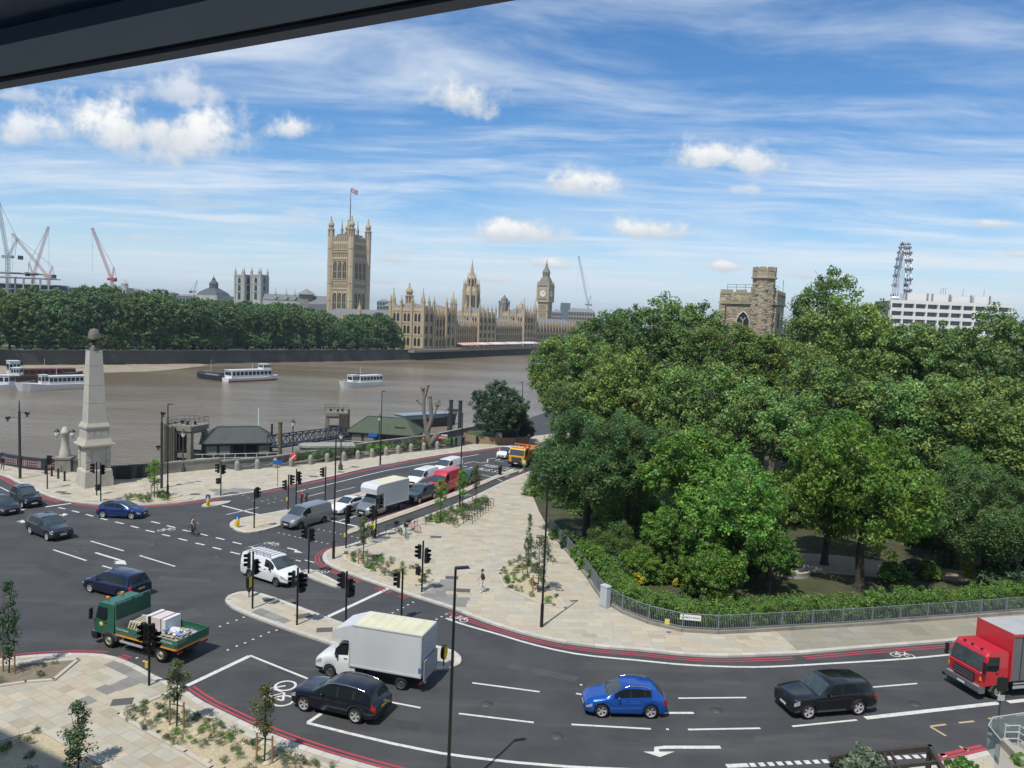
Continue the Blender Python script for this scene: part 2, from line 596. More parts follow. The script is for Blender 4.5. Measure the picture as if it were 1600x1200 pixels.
mb.sheet(FB + [(1500, 1600), (8000, 3000), (8000, 8000), (-8000, 8000), (-8000, 200)], FARZ)
struct('far_bank_ground', mb, M('far_ground', (0.10, 0.115, 0.055), 0.95, var=0.3, scale=0.05))
# embankment wall of the far bank
mb = MB()
a = FB
b = offset_line(FB, 1.2)
for i in range(len(a) - 1):
 mb.add([(*a[i], WZ - 1), (*a[i + 1], WZ - 1), (*a[i + 1], FARZ + 1.1), (*a[i], FARZ + 1.1), (*b[i], FARZ + 1.1), (*b[i + 1], FARZ + 1.1), (*b[i], FARZ - .5), (*b[i + 1], FARZ - .5)],
   [(0, 1, 2, 3), (3, 2, 5, 4), (4, 5, 7, 6)])
wall_far = mb.build('embankment_wall', M('dark_embankment_stone', (0.075, 0.073, 0.063), 0.9, var=0.35, scale=0.15, bump=0.3, bscale=1.5, dirt=0.6))
tag(wall_far, 'long dark stone embankment wall along the far bank of the river', 'wall')
mb = MB()
cop = offset_line(FB, -0.25)
cop2 = offset_line(FB, 1.4)
for i in range(len(cop) - 1):
 mb.add([(*cop[i], FARZ + 1.103), (*cop[i + 1], FARZ + 1.103), (*cop2[i + 1], FARZ + 1.103), (*cop2[i], FARZ + 1.103), (*cop[i], FARZ + 1.4), (*cop[i + 1], FARZ + 1.4), (*cop2[i + 1], FARZ + 1.4), (*cop2[i], FARZ + 1.4)],
   [(0, 1, 5, 4), (4, 5, 6, 7), (7, 6, 2, 3)])
mb.build('coping', M('embankment_coping', (0.2, 0.195, 0.17), 0.9), wall_far)
# shingle beach left and dark mud under the far wall
mb = MB()
bp = GP([(-500, 612), (-200, 594), (0, 583.5), (60, 583), (160, 582.5), (230, 580.5), (270, 577.5), (300, 574), (330, 570.5)], WZ)
mb.add([(*p, WZ + 0.03) for p in bp] + [(p[0] + 0.0, p[1], WZ + 0.25) for p in [FB[0], FB[1], FB[2], FB[3], FB[3], FB[3], FB[4], FB[4], FB[4]]],
  [(i, i + 1, i + 10, i + 9) for i in range(8)])
o = struct('foreshore', mb, M('shingle', (0.29, 0.245, 0.175), 0.95, var=0.5, scale=0.25, bump=0.5, bscale=1.2))
mb = MB()
bp = GP([(310, 573.5), (400, 571), (520, 568.5), (600, 566.8), (645, 565)], WZ)
mb.add([(*p, WZ + 0.02) for p in bp] + [(*FB[i], WZ + 0.12) for i in (4, 5, 6, 7, 8)], [(i, i + 1, i + 6, i + 5) for i in range(4)])
struct('far_mud', mb, M('dark_mud', (.13, .105, .07), .7, var=.3, scale=.1))
# near foreshore below the pier
mb = MB()
ne = EDGE[9:22]
nb = offset_line(ne, 9.0)
for i in range(len(ne) - 1):
 mb.add([(*ne[i], -4.4), (*ne[i + 1], -4.4), (*nb[i + 1], WZ - .05), (*nb[i], WZ - .05)], [(0, 1, 2, 3)])
struct('near_foreshore', mb, M_MUD)
# near river wall face below street level
mb = MB()
for i in range(2, len(EDGE) - 1):
 mb.add([(*EDGE[i], WZ - 1), (*EDGE[i + 1], WZ - 1), (*EDGE[i + 1], -0.004), (*EDGE[i], -0.004)], [(1, 0, 3, 2)])
struct('quay_face', mb, M_GRANITE)
# --- pavements
def slab_tone(pt, greys):
 for g in greys:
  if inside(pt, g):
   v = random.uniform(0.72, 0.95)
   return (0.66 * v, 0.72 * v, 0.83 * v)
 v = random.gauss(1.03, 0.045)
 h = random.random()
 if h < 0.20:
  return (1.02 * v, 0.97 * v, 0.90 * v)
 if h < 0.38:
  return (0.95 * v, 0.99 * v, 1.03 * v)
 if h < 0.45:
  return (0.86 * v, 0.83 * v, 0.79 * v)
 return (1.0 * v, v, 0.98 * v)
PAVE_Z = 0.115
def pavement(name, poly, kerb, ang, row=0.62, lens=(0.7, 1.35), greys=(), mat=None, holes=(), maxobj=260, closed=False, kerbobj=True, kw=0.32):
 """poly: outline; kerb: the road-side polyline (part of the outline)"""
 mb = MB()
 mb.prism(poly, 0.002, PAVE_Z - 0.012, bottom=False)
 base = struct(name, mb, M_BED)
 if closed:
  kl = kerb + [kerb[0]]
 else:
  kl = kerb
 # which side of the kerb line is the pavement
 mid = len(kl) // 2
 tst = offset_line(kl, 0.15)[mid]
 sgn = 1 if inside(tst, poly) else -1
 rs = resample(kl, 0.92)
 o1, o2 = offset_line(rs, -0.02 * sgn), offset_line(rs, kw * sgn)
 stones = []
 for i in range(len(rs) - 1):
  a0, a1, b0, b1 = Vector(o1[i]), Vector(o1[i + 1]), Vector(o2[i]), Vector(o2[i + 1])
  g = 0.012
  q = [a0.lerp(a1, g), a1.lerp(a0, g), b1.lerp(b0, g), b0.lerp(b1, g)]
  stones.append([tuple(p) for p in q])
 # slabs, laid in courses across the outline and cut to it
 ca, sa = math.cos(ang), math.sin(ang)
 loc = [(p[0] * ca + p[1] * sa, -p[0] * sa + p[1] * ca) for p in poly]
 hl = [[(p[0] * ca + p[1] * sa, -p[0] * sa + p[1] * ca) for p in h] for h in holes]
 u0, u1 = min(p[0] for p in loc), max(p[0] for p in loc)
 v0, v1 = min(p[1] for p in loc), max(p[1] for p in loc)
 ksamp = np.array(rs)
 slabs = []
 v = v0
 while v < v1:
  u = u0 - random.uniform(0, 1)
  while u < u1:
   L = random.uniform(*lens)
   cx, cy = u + L / 2, v + row / 2
   ok = True
   for h in hl:
    if all(inside(c, h) for c in ((u, v), (u + L, v), (u + L, v + row), (u, v + row))):
     ok = False
   if ok:
    q = [(u + .006, v + .006), (u + L - .006, v + .006), (u + L - .006, v + row - .006), (u + .006, v + row - .006)]
    pc = clip_rect(loc, q)
    if len(pc) >= 3 and abs(area(pc)) > 0.04:
     w = [(p[0] * ca - p[1] * sa, p[0] * sa + p[1] * ca) for p in pc]
     c = (sum(p[0] for p in w) / len(w), sum(p[1] for p in w) / len(w))
     if c[1] > 20:
      slabs.append((math.hypot(*c), c, w))
   u += L
  v += row
 slabs.sort(key=lambda s: s[0])
 pm = mat or M_PAVE
 rest = MB()
 for i, (d, c, w) in enumerate(slabs):
  z1 = PAVE_Z + random.uniform(-.002, .003)
  tn = slab_tone(c, greys)
  if i < maxobj and d < 75:
   m1 = MB()
   m1.prism([(p[0] - c[0], p[1] - c[1]) for p in w], -0.02, 0, tone=tn, bottom=False)
   mobj('paving_slab', m1.mesh('paving_slab', pm), base, (c[0], c[1], z1))
  else:
   rest.prism(w, PAVE_Z - .02, z1, tone=tn, bottom=False)
 if rest.f:
  o = rest.build('paving_slabs', pm, base)
  o['kind'] = 'stuff'
 rest = MB()
 cnt = 0
 for q in sorted(stones, key=lambda q: math.hypot(*q[0])):
  v = random.gauss(1, 0.06)
  if q[0][1] < 15:
   continue
  if cnt < 120 and math.hypot(*q[0]) < 70:
   m1 = MB()
   m1.prism([(p[0] - q[0][0], p[1] - q[0][1]) for p in q], 0.0, 0.13, tone=(v, v, v), bottom=False)
   mobj('kerb_stone', m1.mesh('kerb_stone', M_KERB), base, (q[0][0], q[0][1], 0))
   cnt += 1
  else:
   rest.prism(q, 0.0, 0.13, tone=(v, v, v), bottom=False)
 if rest.f:
  o = rest.build('kerb_stones', M_KERB, base)
  o['kind'] = 'stuff'
 return base
# riverside pavement
K1 = smooth_line(GP([(-260, 700), (-100, 722), (0, 743), (25, 754), (50, 765), (75, 776), (105, 784), (150, 789), (190, 791), (232, 790), (275, 787), (312, 782), (350, 777), (410, 768),
      (450, 760), (487, 752.5), (525, 744), (562, 735), (600, 727.5), (650, 718), (700, 710), (750, 703.5), (785, 699), (820, 695), (900, 684), (1000, 668)]), 5)
B1 = EDGE[2:13] + GP([(372, 735.5), (402, 733), (450, 729), (485, 725.5), (560, 718), (622, 709.5), (705, 701), (740, 694), (800, 686), (900, 674), (1010, 662)])
B1 = [(p[0] + 0.02, p[1] - 0.15) for p in B1]
GREY1 = [GP([(318, 767), (400, 764), (404, 772), (352, 778)])]
# plaza between the roads
K2 = GP([(830, 737), (790, 752.5), (740, 777), (700, 794), (650, 813), (625, 824), (600, 833), (572, 844), (540, 855)]) + \
 smooth_line(GP([(540, 855), (521, 858), (510, 863), (504, 870.5), (508, 881), (525, 890), (550, 900), (575, 909), (607, 920), (650, 934.5), (705, 952), (750, 970), (800, 986.5), (850, 999.5), (900, 1008.5), (950, 1014),
      (1000, 1017.5), (1060, 1024), (1110, 1027), (1150, 1027), (1250, 1023)]), 4)[1:]
FENCE_PX = [(858, 830), (877, 853), (897, 876), (912, 896), (925, 914), (936, 932), (950, 947), (975, 961), (1012, 976), (1050, 986.5), (1092, 991.5), (1132, 992), (1200, 988), (1242, 985.5), (1345, 979.5), (1411, 974.5), (1507, 967.5), (1575, 962), (1640, 957)]
FENCE = smooth_line(GP(FENCE_PX), 4)
PL1 = GP([(536, 869), (540, 880), (595, 902), (650, 918), (676, 909), (665, 891), (600, 876), (550, 867)])
PL2 = GP([(776, 895), (816, 874), (833, 880), (883, 953), (850, 948), (791, 923)])
PL3 = GP([(664, 818), (690, 804), (755, 783), (762, 789), (711, 827)])
fpts = GP(FENCE_PX[:13])
P2 = K2 + [G(1212, 988)] + [(p[0], p[1]) for p in fpts[::-1][1:]] + GP([(842, 800), (832, 775), (836, 745)])
GREY2 = [GP([(655, 932), (692, 904), (716, 917), (700, 927), (728, 942), (708, 956)]), GP([(572, 840), (598, 834), (612, 846), (585, 852)])]
pv = pavement('riverside_pavement', K1 + B1[::-1], K1, R(-3), greys=GREY1, maxobj=20)
pv = pavement('plaza_pavement', P2, K2, R(4), greys=GREY2, holes=(PL1, PL2, PL3), maxobj=290)
# plainer worn pavement in front of the railings on the right
K2B = smooth_line(GP([(1250, 1023), (1348, 1014.5), (1476, 1004.5), (1600, 993), (1700, 984)]), 4)
P2B = K2B + GP([(1700, 953), (1640, 957), (1575, 962), (1507, 967.5), (1411, 974.5), (1345, 979.5), (1242, 985.5), (1212, 988)])
M_PAVE2 = M('worn_grey_paving', (0.275, 0.255, 0.20), 0.9, var=0.18, scale=0.5, bump=0.15, tone=True, dirt=0.25)
pavement('worn_pavement', P2B, K2B, R(1), row=0.9, lens=(0.9, 1.2), mat=M_PAVE2, maxobj=150)
# near pavement, bottom left
K3 = smooth_line(GP([(-300, 1075), (-150, 1050), (-60, 1039), (0, 1032), (50, 1026.5), (100, 1024), (140, 1024), (175, 1028), (212, 1042), (240, 1058), (282, 1076), (312, 1097), (350, 1116), (400, 1140), (450, 1160), (500, 1177), (550, 1192), (640, 1216),
      (760, 1240), (900, 1252), (1100, 1248), (1300, 1228), (1473, 1193), (1541, 1177), (1620, 1160), (1800, 1125)]), 4)
PL4 = GP([(184, 1121), (254, 1091), (330, 1130), (400, 1160), (470, 1187), (560, 1222), (520, 1300), (430, 1260), (330, 1205), (290, 1180), (225, 1145)])
PL5 = GP([(-60, 1180), (61, 1144), (160, 1200), (215, 1240), (215, 1400), (-60, 1400)])
PL6 = GP([(-40, 1048), (122, 1034.5), (84, 1066.5), (40, 1070), (-40, 1082)])
GREY3 = [GP([(166, 1044), (190, 1036), (228, 1050), (246, 1062), (142, 1103), (127, 1097), (205, 1064)])]
P3 = K3 + [(60, 28), (40, 12), (-9, 8), (-60, 22)]
pavement('near_pavement', P3, K3, R(-32), row=0.6, lens=(0.65, 1.25), greys=GREY3, holes=(PL4, PL5, PL6), maxobj=295)
# traffic islands
I1 = smooth_line(GP([(352, 940), (358, 932), (374, 927), (392, 926), (410, 930), (440, 940), (507, 965), (546, 979), (600, 992), (650, 1004), (692, 1014), (712, 1021), (721, 1032), (715, 1042), (685, 1049), (640, 1042), (560, 1021), (520, 1009), (462, 990), (425, 976.5), (390, 963.5), (362, 951)]), 3, True)
I2 = smooth_line(GP([(359, 822), (364, 815), (378, 811), (442, 799), (512, 784), (572, 768), (640, 750), (700, 735), (702, 737), (640, 754), (578, 774), (515, 795), (440, 822), (390, 834), (368, 829)]), 3, True)
I3 = smooth_line(GP([(315, 791.5), (327, 786.5), (361, 784), (350, 789), (325, 793.5)]), 3, True)
I4 = smooth_line(GP([(472, 895), (478, 892), (490, 893), (532, 914), (530, 920), (505, 912), (480, 902)]), 3, True)
pavement('central_island', I1, I1, R(-36), greys=[GP([(388, 960), (405, 949), (463, 972), (447, 982)])], closed=True, maxobj=200)
pavement('upper_island', I2, I2, R(25), closed=True, maxobj=60)
pavement('small_island', I3, I3, R(25), closed=True, maxobj=10, kw=0.25)
pavement('cycle_island', I4, I4, R(-36), closed=True, maxobj=40, kw=0.25)
S1a = GP([(545, 829), (600, 810), (650, 793), (725, 765), (775, 744), (800, 734)])
S1b = GP([(806, 739), (775, 749), (725, 771), (650, 799), (600, 816.5), (545, 836), (541, 833)])
pavement('cycle_track_kerb', S1a + S1b, S1a, R(20), maxobj=30)
# --- road markings, all of them parts of the road
def mark(name, pts, w, mat, z=0.006, px=True):
 mb = MB()
 pts = GP(pts) if px else pts
 pts = resample(pts, 1.2) if len(pts) > 2 else pts
 strip(mb, pts, w, z)
 return mb.build(name, mat, ROAD)
def r4(x0, y0, x1, y1, ox, oy):
 return [(ox + x0 / 4, oy + y0 / 4), (ox + x1 / 4, oy + y1 / 4)]
DA = [(365, 372, 408, 381), (450, 392, 495, 403), (537, 414, 583, 427), (630, 440, 672, 450), (720, 462, 773, 474), (818, 487, 866, 500), (912, 514, 965, 526), (1013, 540, 1062, 551), (1115, 566, 1170, 579), (1222, 594, 1278, 606), (1330, 621, 1383, 634),
  (1440, 650, 1500, 664), (945, 459, 998, 472), (1043, 485, 1095, 498), (1142, 512, 1190, 522), (1250, 535, 1298, 548), (1350, 560, 1403, 573), (1455, 588, 1510, 601), (1560, 615, 1610, 628)]
for d in DA:
 mark('cycle_dash', r4(*d, 0, 700), 0.20, M_WHITE)
for d in [(568, 582, 773, 643), (333, 636, 540, 704), (872, 672, 1094, 740), (640, 736, 720, 760)]:
 mark('lane_dash', r4(*d, 0, 700), 0.16, M_WHITE)
for a, b, w in [((71, 792), (111, 786.5), .3), ((24, 799), (38, 796), .3), ((347, 790), (412, 806), .25), ((354, 804), (404, 793), .14), ((480, 776), (507, 769), .12), ((525, 768), (555, 761), .12), ((562, 772.5), (580, 768.5), .12),
    ((508, 811), (562, 823.5), .3), ((530, 814), (557, 806), .15), ((476, 875), (491, 879), .15), ((509, 965), (607, 919.5), .32), ((605, 1096), (657, 1106), .14),
    ((738, 1067), (843, 1081), .15), ((717, 1115), (834, 1129), .15), ((900, 1083.5), (912, 1086), .15), ((1060, 1091), (1166, 1090), .14), ((893, 1132), (1017, 1139), .15), ((1036, 1114), (1084, 1114), .2),
    ((1075, 1140), (1188, 1138), .15), ((1238, 1135), (1339, 1125), .15), ((1352, 1122), (1560, 1098.5), .32), ((1360, 1074), (1433, 1068), .14), ((1575, 1097), (1640, 1090), .32), ((1213, 1086), (1217, 1085.6), .14), ((462, 875), (470, 877), .15),
    ((745, 740), (772, 746), .14), ((785, 752), (770, 745), .12), ((715, 729), (730, 729), .25), ((0, 761), (14, 768), .15)]:
 mark('lane_line', [a, b], w, M_WHITE)
mark('stop_box_line', [(292, 1071.5), (390, 1025)], .30, M_WHITE)
mark('stop_box_line', [(390, 1024), (482, 1061)], .16, M_WHITE)
mark('lane_edge_line', [(502, 1115), (481, 1129)], .22, M_WHITE)
mark('lane_edge_line', [(480, 1129.5), (550, 1147), (625, 1164.5), (700, 1179), (800, 1191), (900, 1199), (1000, 1203)], .20, M_WHITE, z=0.0065)
mark('cycle_lane_line', smooth_line([(697, 966), (725, 976), (775, 990), (825, 1005), (875, 1017), (925, 1025), (1000, 1032), (1060, 1038), (1130, 1041.5), (1200, 1042), (1300, 1036.5), (1400, 1030.5), (1473, 1024), (1600, 1012), (1700, 1003)], 4), .2, M_WHITE)
mark('cycle_lane_line', smooth_line([(462, 768.5), (500, 760), (540, 750.5), (600, 736), (650, 727), (700, 718.5), (748, 710)], 3), .17, M_WHITE)
for pts in [[(1454, 1135), (1478, 1132)], [(1454, 1135.6), (1478, 1150)], [(1498, 1129.5), (1522, 1127)], [(1544, 1123), (1567, 1121)], [(1499, 1166), (1515, 1174.5)], [(1587, 1118), (1605, 1116)], [(1570, 1130), (1576, 1136)]]:
 mark('loading_bay_mark', pts, .14, M_TAN)
for i in range(22):
 x = 1172 + i * 14.2
 mark('give_way_mark', [(x, 1195.5 - i * .72), (x + 8.5, 1195 - i * .72)], .30, M_WHITE)
mark('give_way_mark', [(1135, 1197), (1169, 1195.6)], .30, M_WHITE)
def kerb_red(line, a, b, offs, w=0.11):
 """double red line beside a kerb line between fractions a and b of its length"""
 rs = resample(line, 0.8)
 n = len(rs)
 seg = rs[int(a * n):max(int(b * n), int(a * n) + 2)]
 for d in offs:
  mark('red_line', offset_line(seg, d), w, M_RED, px=False)
def frac(line, px, py):
 g = Vector(G(px, py))
 rs = resample(line, 0.8)
 i = min(range(len(rs)), key=lambda j: (Vector(rs[j]) - g).length)
 return i / len(rs)
kerb_red(K1, frac(K1, 2, 744), frac(K1, 112, 785), (-0.30, -.62), .16)
kerb_red(K1, frac(K1, 130, 788), frac(K1, 352, 777), (-0.30, -0.62), .16)
kerb_red(K1, frac(K1, 408, 769), frac(K1, 900, 684), (-0.30, -0.62), .18)
kerb_red(K2, frac(K2, 540, 855), frac(K2, 588, 913), (-0.32, -0.60))
kerb_red(K2, frac(K2, 592, 915), frac(K2, 625, 926), (-0.32, -0.60))
kerb_red(K2, frac(K2, 634, 929), frac(K2, 653, 936), (-0.32, -0.60))
kerb_red(K2, frac(K2, 705, 952), 0.999, (-0.32, -0.60))
kerb_red(K2, 0.0, frac(K2, 795, 750), (-0.32, -0.60))
kerb_red(K2B, 0.0, 1.0, (-0.32, -0.60))
kerb_red(K3, frac(K3, -100, 1044), frac(K3, 172, 1027), (0.30, 0.58))
kerb_red(K3, frac(K3, 184, 1030), frac(K3, 203, 1038), (0.30, 0.58))
kerb_red(K3, frac(K3, 252, 1063), frac(K3, 276, 1074), (0.30, 0.58))
kerb_red(K3, frac(K3, 288, 1080), frac(K3, 700, 1228), (0.30, 0.58))
kerb_red(K3, frac(K3, 1480, 1191), frac(K3, 1560, 1173), (0.30, 0.58), .2)
kerb_red(S1a, 0.05, 0.80, (0.12, 0.36), .14)
# hatched red patch far along the riverside kerb
mark('red_patch', [(795, 705), (815, 702)], 1.2, M_RED)
# crossing studs
stud = MB()
stud.box((0, 0, 0.006), (0.14, 0.14, 0.012), taper=0.8)
stud_me = stud.mesh('crossing_stud', M_WHITE)
SP = [(343.7, 978.7), (356, 973.7), (369.5, 969), (380.7, 964.5), (356, 1015.5), (370, 1009.5), (383, 1004.5), (395.5, 999), (407.5, 994), (420, 988), (432, 984.5), (605.5, 961), (613.7, 957.5), (621.7, 953), (629.5, 949.5), (637.5, 945), (645.5, 941), (674, 972.5), (682, 967.5), (690, 963.5), (697.5, 959.5),
  (435.6, 832.5), (443.7, 834.4), (452, 836.2), (461, 838.5), (469, 840.2), (477, 842), (486, 844), (494, 846), (503, 847.6), (512, 849.7), (498, 827), (506.5, 829), (515.6, 830.6), (523.7, 832.5), (532.5, 834.4), (541, 836.2), (550, 838), (559, 840.2),
  (410, 783), (420, 787), (430, 778.5), (440, 782), (418, 780.5), (428, 785), (214, 1028), (225, 1033), (380, 774), (388, 778), (396, 782), (908, 1070), (1043, 1139.5), (1382, 1176)]
for p in SP:
 g = G(*p)
 mobj('crossing_stud', stud_me, ROAD, (g[0], g[1], 0.001))
# painted symbols
def bike_symbol(c, size, ang, mat=M_WHITE, flip=1):
 """the usual road bicycle: two wheels, frame, bars, drawn with strips; x along its length"""
 mb = MB()
 w = 0.09 * size
 def P(x, y):
  x, y = x * size, y * size * flip
  return (c[0] + x * math.cos(ang) - y * math.sin(ang), c[1] + x * math.sin(ang) + y * math.cos(ang))
 z = [0.006]
 def line(pts):
  strip(mb, [P(*p) for p in pts], w, z[0])
  z[0] += 0.0004
 for cx in (-0.55, 0.55):
  line([(cx + 0.36 * math.cos(t * math.pi / 8), 0.36 * math.sin(t * math.pi / 8)) for t in range(17)])
 line([(-0.55, 0), (-0.2, 0.5), (0.42, 0.5), (0.02, 0), (-0.2, 0.5)])
 line([(-0.55, 0), (0.02, 0)])
 line([(0.55, 0), (0.38, 0.66), (0.55, 0.74)])
 line([(-0.2, 0.5), (-0.24, 0.62)])
 line([(-0.36, 0.63), (-0.12, 0.63)])
 return mb.build('bicycle_symbol', mat, ROAD)
def gdir(a, b):
 a, b = G(*a), G(*b)
 return math.atan2(b[1] - a[1], b[0] - a[0])
bike_symbol(G(444, 1083), 1.5, gdir((465, 1095), (470, 1060)), flip=1)
bike_symbol(G(260, 828), .8, gdir((250, 828), (270, 826)))
bike_symbol(G(424, 850), .8, gdir((414, 848), (434, 852)))
bike_symbol(G(500, 893), .75, gdir((490, 893), (510, 894)))
bike_symbol(G(717, 967), .75, gdir((705, 962), (728, 969)))
bike_symbol(G(1410, 1024), .8, gdir((1396, 1021), (1422, 1023)))
bike_symbol(G(728, 774), .7, gdir((722, 775), (733, 773)))
def arrow(pts, head, w=0.22):
 mb = MB()
 strip(mb, GP(pts), w, 0.006)
 mb.add([(*G(*p), 0.0066) for p in head], [(0, 1, 2)])
 return mb.build('turn_arrow', M_WHITE, ROAD)
arrow([(149, 863.5), (185, 874.5), (193, 877)], [(177, 877), (195, 876), (198, 882)])
arrow([(185, 880), (188, 877.5)], [(177, 881), (186, 879), (198, 882)], .5)
arrow([(449, 856), (463, 859.5)], [(459, 863), (462, 859), (473, 864)])
arrow([(27, 815), (36, 813)], [(31, 817), (35, 812), (41, 816)])
arrow([(92, 805), (100, 804)], [(97, 807), (99, 802), (107, 803.5)])
arrow([(1126, 1167.6), (1040, 1167.6), (1026, 1169), (1026, 1176)], [(1005, 1174.5), (1054, 1174.5), (1031, 1183)], .26)
for pts in [[(725, 724.5), (743, 720.6), (747, 724), (764, 722), (760, 718), (778, 715), (781, 717.5), (772.6, 719.3), (787, 721.5)], [(731, 733), (738, 729.5)], [(783, 743), (797, 738.5), (802, 738.5), (789, 745.5), (783, 743)], [(809, 736.5), (818, 732.5)], [(826, 729), (837, 724.5)]]:
 mark('zigzag_line', pts, .16, M_WHITE)
def road_text(txt, a, b, depth):
 cu = bpy.data.curves.new('t', 'FONT')
 cu.body = txt
 cu.size = 1.0
 ob = bpy.data.objects.new('t', cu)
 COL.objects.link(ob)
 bpy.context.view_layer.update()
 me = bpy.data.meshes.new_from_object(ob.evaluated_get(bpy.context.evaluated_depsgraph_get()))
 bpy.data.objects.remove(ob)
 xs = [v.co.x for v in me.vertices]
 w = max(xs)
 a, b = Vector(G(*a)), Vector(G(*b))
 sx = (b - a).length / w
 o = mobj('lettering', me, ROAD, (a.x, a.y, 0.006), math.atan2((b - a).y, (b - a).x), (sx, depth, 1))
 me.materials.append(M_WHITE)
 return o
road_text('KEEP CLEAR', (752, 727.5), (812, 738), 2.2)
road_text('BUS STOP', (742, 733), (796, 742), 2.0)
# iron covers let into the paving
cov = MB()
cov.box((0, 0, 0), (1.0, 0.7, 0.012))
cov_me = cov.mesh('access_cover', M('cast_iron_cover', (0.10, 0.095, 0.09), 0.8, var=0.3, scale=8, bump=0.4))
for (px, py, rz) in [(191, 1100, .3), (507, 987, .2), (724, 925, 0), (681, 841, 0), (601, 842, 0), (95, 770.5, 0), (103, 773, 0), (533, 739, 0), (490, 746, 0), (422, 938, .6), (450, 942, .6), (475, 965, .6), (706, 905, 0), (206, 742, .1), (305, 774, .1), (555, 731, 0)]:
 g = G(px, py)
 o = mobj('access_cover', cov_me, pv, (g[0], g[1], PAVE_Z + .008), rz)
# repairs in the road surface and round iron covers
PATCH = M('newer_asphalt', (0.046, 0.047, 0.049), 0.85, var=0.25, scale=1.2, bump=0.3, bscale=30)
PATCH2 = M('worn_asphalt', (0.070, 0.0695, 0.068), 0.85, var=0.3, scale=1.0, bump=0.3, bscale=30)
for i, pts in enumerate([[(250, 960), (305, 950), (318, 962), (262, 974)], [(600, 1120), (660, 1131), (652, 1143), (590, 1131)], [(800, 1035), (905, 1058), (898, 1066), (790, 1043)], [(70, 880), (118, 897), (104, 905), (56, 887)], [(1100, 1062), (1190, 1066), (1189, 1073), (1098, 1069)],
       [(430, 1035), (470, 1050), (458, 1058), (416, 1042)], [(250, 900), (330, 905), (328, 911), (248, 906)], [(560, 745), (640, 731), (643, 735), (563, 749)], [(1180, 1150), (1290, 1144), (1292, 1152), (1181, 1159)]]):
 mb = MB()
 mb.sheet(GP(pts), 0.0032)
 mb.build('road_patch', PATCH if i % 2 else PATCH2, ROAD)
rc_ = MB()
rc_.lathe([(.34, 0), (.34, .004), (.01, .005)], 18)
rcm = rc_.mesh('manhole_cover', M('worn_iron', (.085, .083, .08), .6, metal=.3, var=.3, scale=9))
for p in [(300, 1000), (560, 1095), (760, 1100), (1120, 1110), (1000, 1060), (340, 870), (240, 850), (120, 860), (430, 775), (620, 745), (1430, 1100), (870, 1150), (660, 830), (480, 1090)]:
 g = G(*p)
 mobj('manhole_cover', rcm, ROAD, (g[0], g[1], .0034))
# ================================================================ STREET FURNITURE
BLK = M('black_street_paint', (0.012, 0.0125, 0.013), 0.45, var=0.1, scale=5)
DGREY = M('dark_grey_steel', (0.05, 0.052, 0.054), 0.5, metal=.3, var=.1)
GLOBE = M('lamp_globe', (0.62, 0.62, 0.60), 0.2, var=0)
PAVEZ = 0.11
def street_lamp(px, py, h, label, head_az=0.0, flange=True):
 g = G(px, py, PAVEZ)
 r = thing('street_lamp', label, 'street lamp', (g[0], g[1], PAVEZ), 0, 'tall black street lamps')
 mb = MB()
 mb.tube((0, 0, 0), (0, 0, 1.5), .115, .115, 12)
 mb.tube((0, 0, 1.5), (0, 0, 1.62), .115, .075, 12, cap=False)
 mb.build('base', BLK, r)
 mb = MB()
 mb.tube((0, 0, 1.6), (0, 0, h), .075, .05, 12)
 mb.build('column', BLK, r)
 mb = MB()
 c, s_ = math.cos(head_az), math.sin(head_az)
 mb.box((c * .28, s_ * .28, h + .02), (.62, .24, .07), head_az, taper=.85)
 hd = mb.build('lantern', BLK, r)
 mb = MB()
 mb.box((c * .3, s_ * .3, h - .02), (.4, .16, .015), head_az)
 mb.build('lens', GLOBE, hd)
 return r
street_lamp(699, 1253, 10.0, 'black lamp post nearest the viewer, standing up through the middle of the lower road', R(20))
street_lamp(846, 979.5, 10.1, 'black lamp post on the plaza edge below the triangular planting bed', R(200))
street_lamp(521, 873, 10.0, 'black lamp post on the rounded tip of the plaza', R(160))
street_lamp(718, 790, 10.0, 'black lamp post beside the cycle track planting bed and queue of vans', R(160))
street_lamp(594, 727, 10.0, 'black lamp post on the riverside pavement left of the dead tree', R(-20))
street_lamp(262, 780, 10.0, 'taller black lamp post in the planting on the riverside corner', R(0))
street_lamp(813, 692, 10.0, 'black lamp post beside the round evergreen tree and bus shelter', R(180))
def cctv_pole(px, py, h, label, arms):
 g = G(px, py, PAVEZ)
 r = thing('camera_pole', label, 'pole', (g[0], g[1], PAVEZ))
 mb = MB()
 mb.tube((0, 0, 0), (0, 0, h * .86), .15, .13, 12)
 mb.tube((0, 0, h * .86), (0, 0, h), .08, .05, 10)
 mb.build('column', DGREY, r)
 for (dx, z) in arms:
  mb = MB()
  mb.tube((0, 0, z), (dx, 0, z + .1), .035, n=6)
  arm = mb.build('arm', DGREY, r)
  mb = MB()
  mb.box((dx, 0, z - .05), (.45, .25, .22))
  mb.tube((dx, 0, z - .16), (dx, -.1, z - .42), .1, .13, 8)
  mb.build('camera', BLK, arm)
 return r
cctv_pole(31.5, 747.5, 8.9, 'thick dark pole with cameras on two arms by the bridge parapet', ((-1.3, 6.9), (.9, 7.5)))
cctv_pole(252.5, 763, 8.6, 'thinner dark pole with a camera bracket behind the young pavement tree', ((-.35, 4.7), (.15, 8.4)))
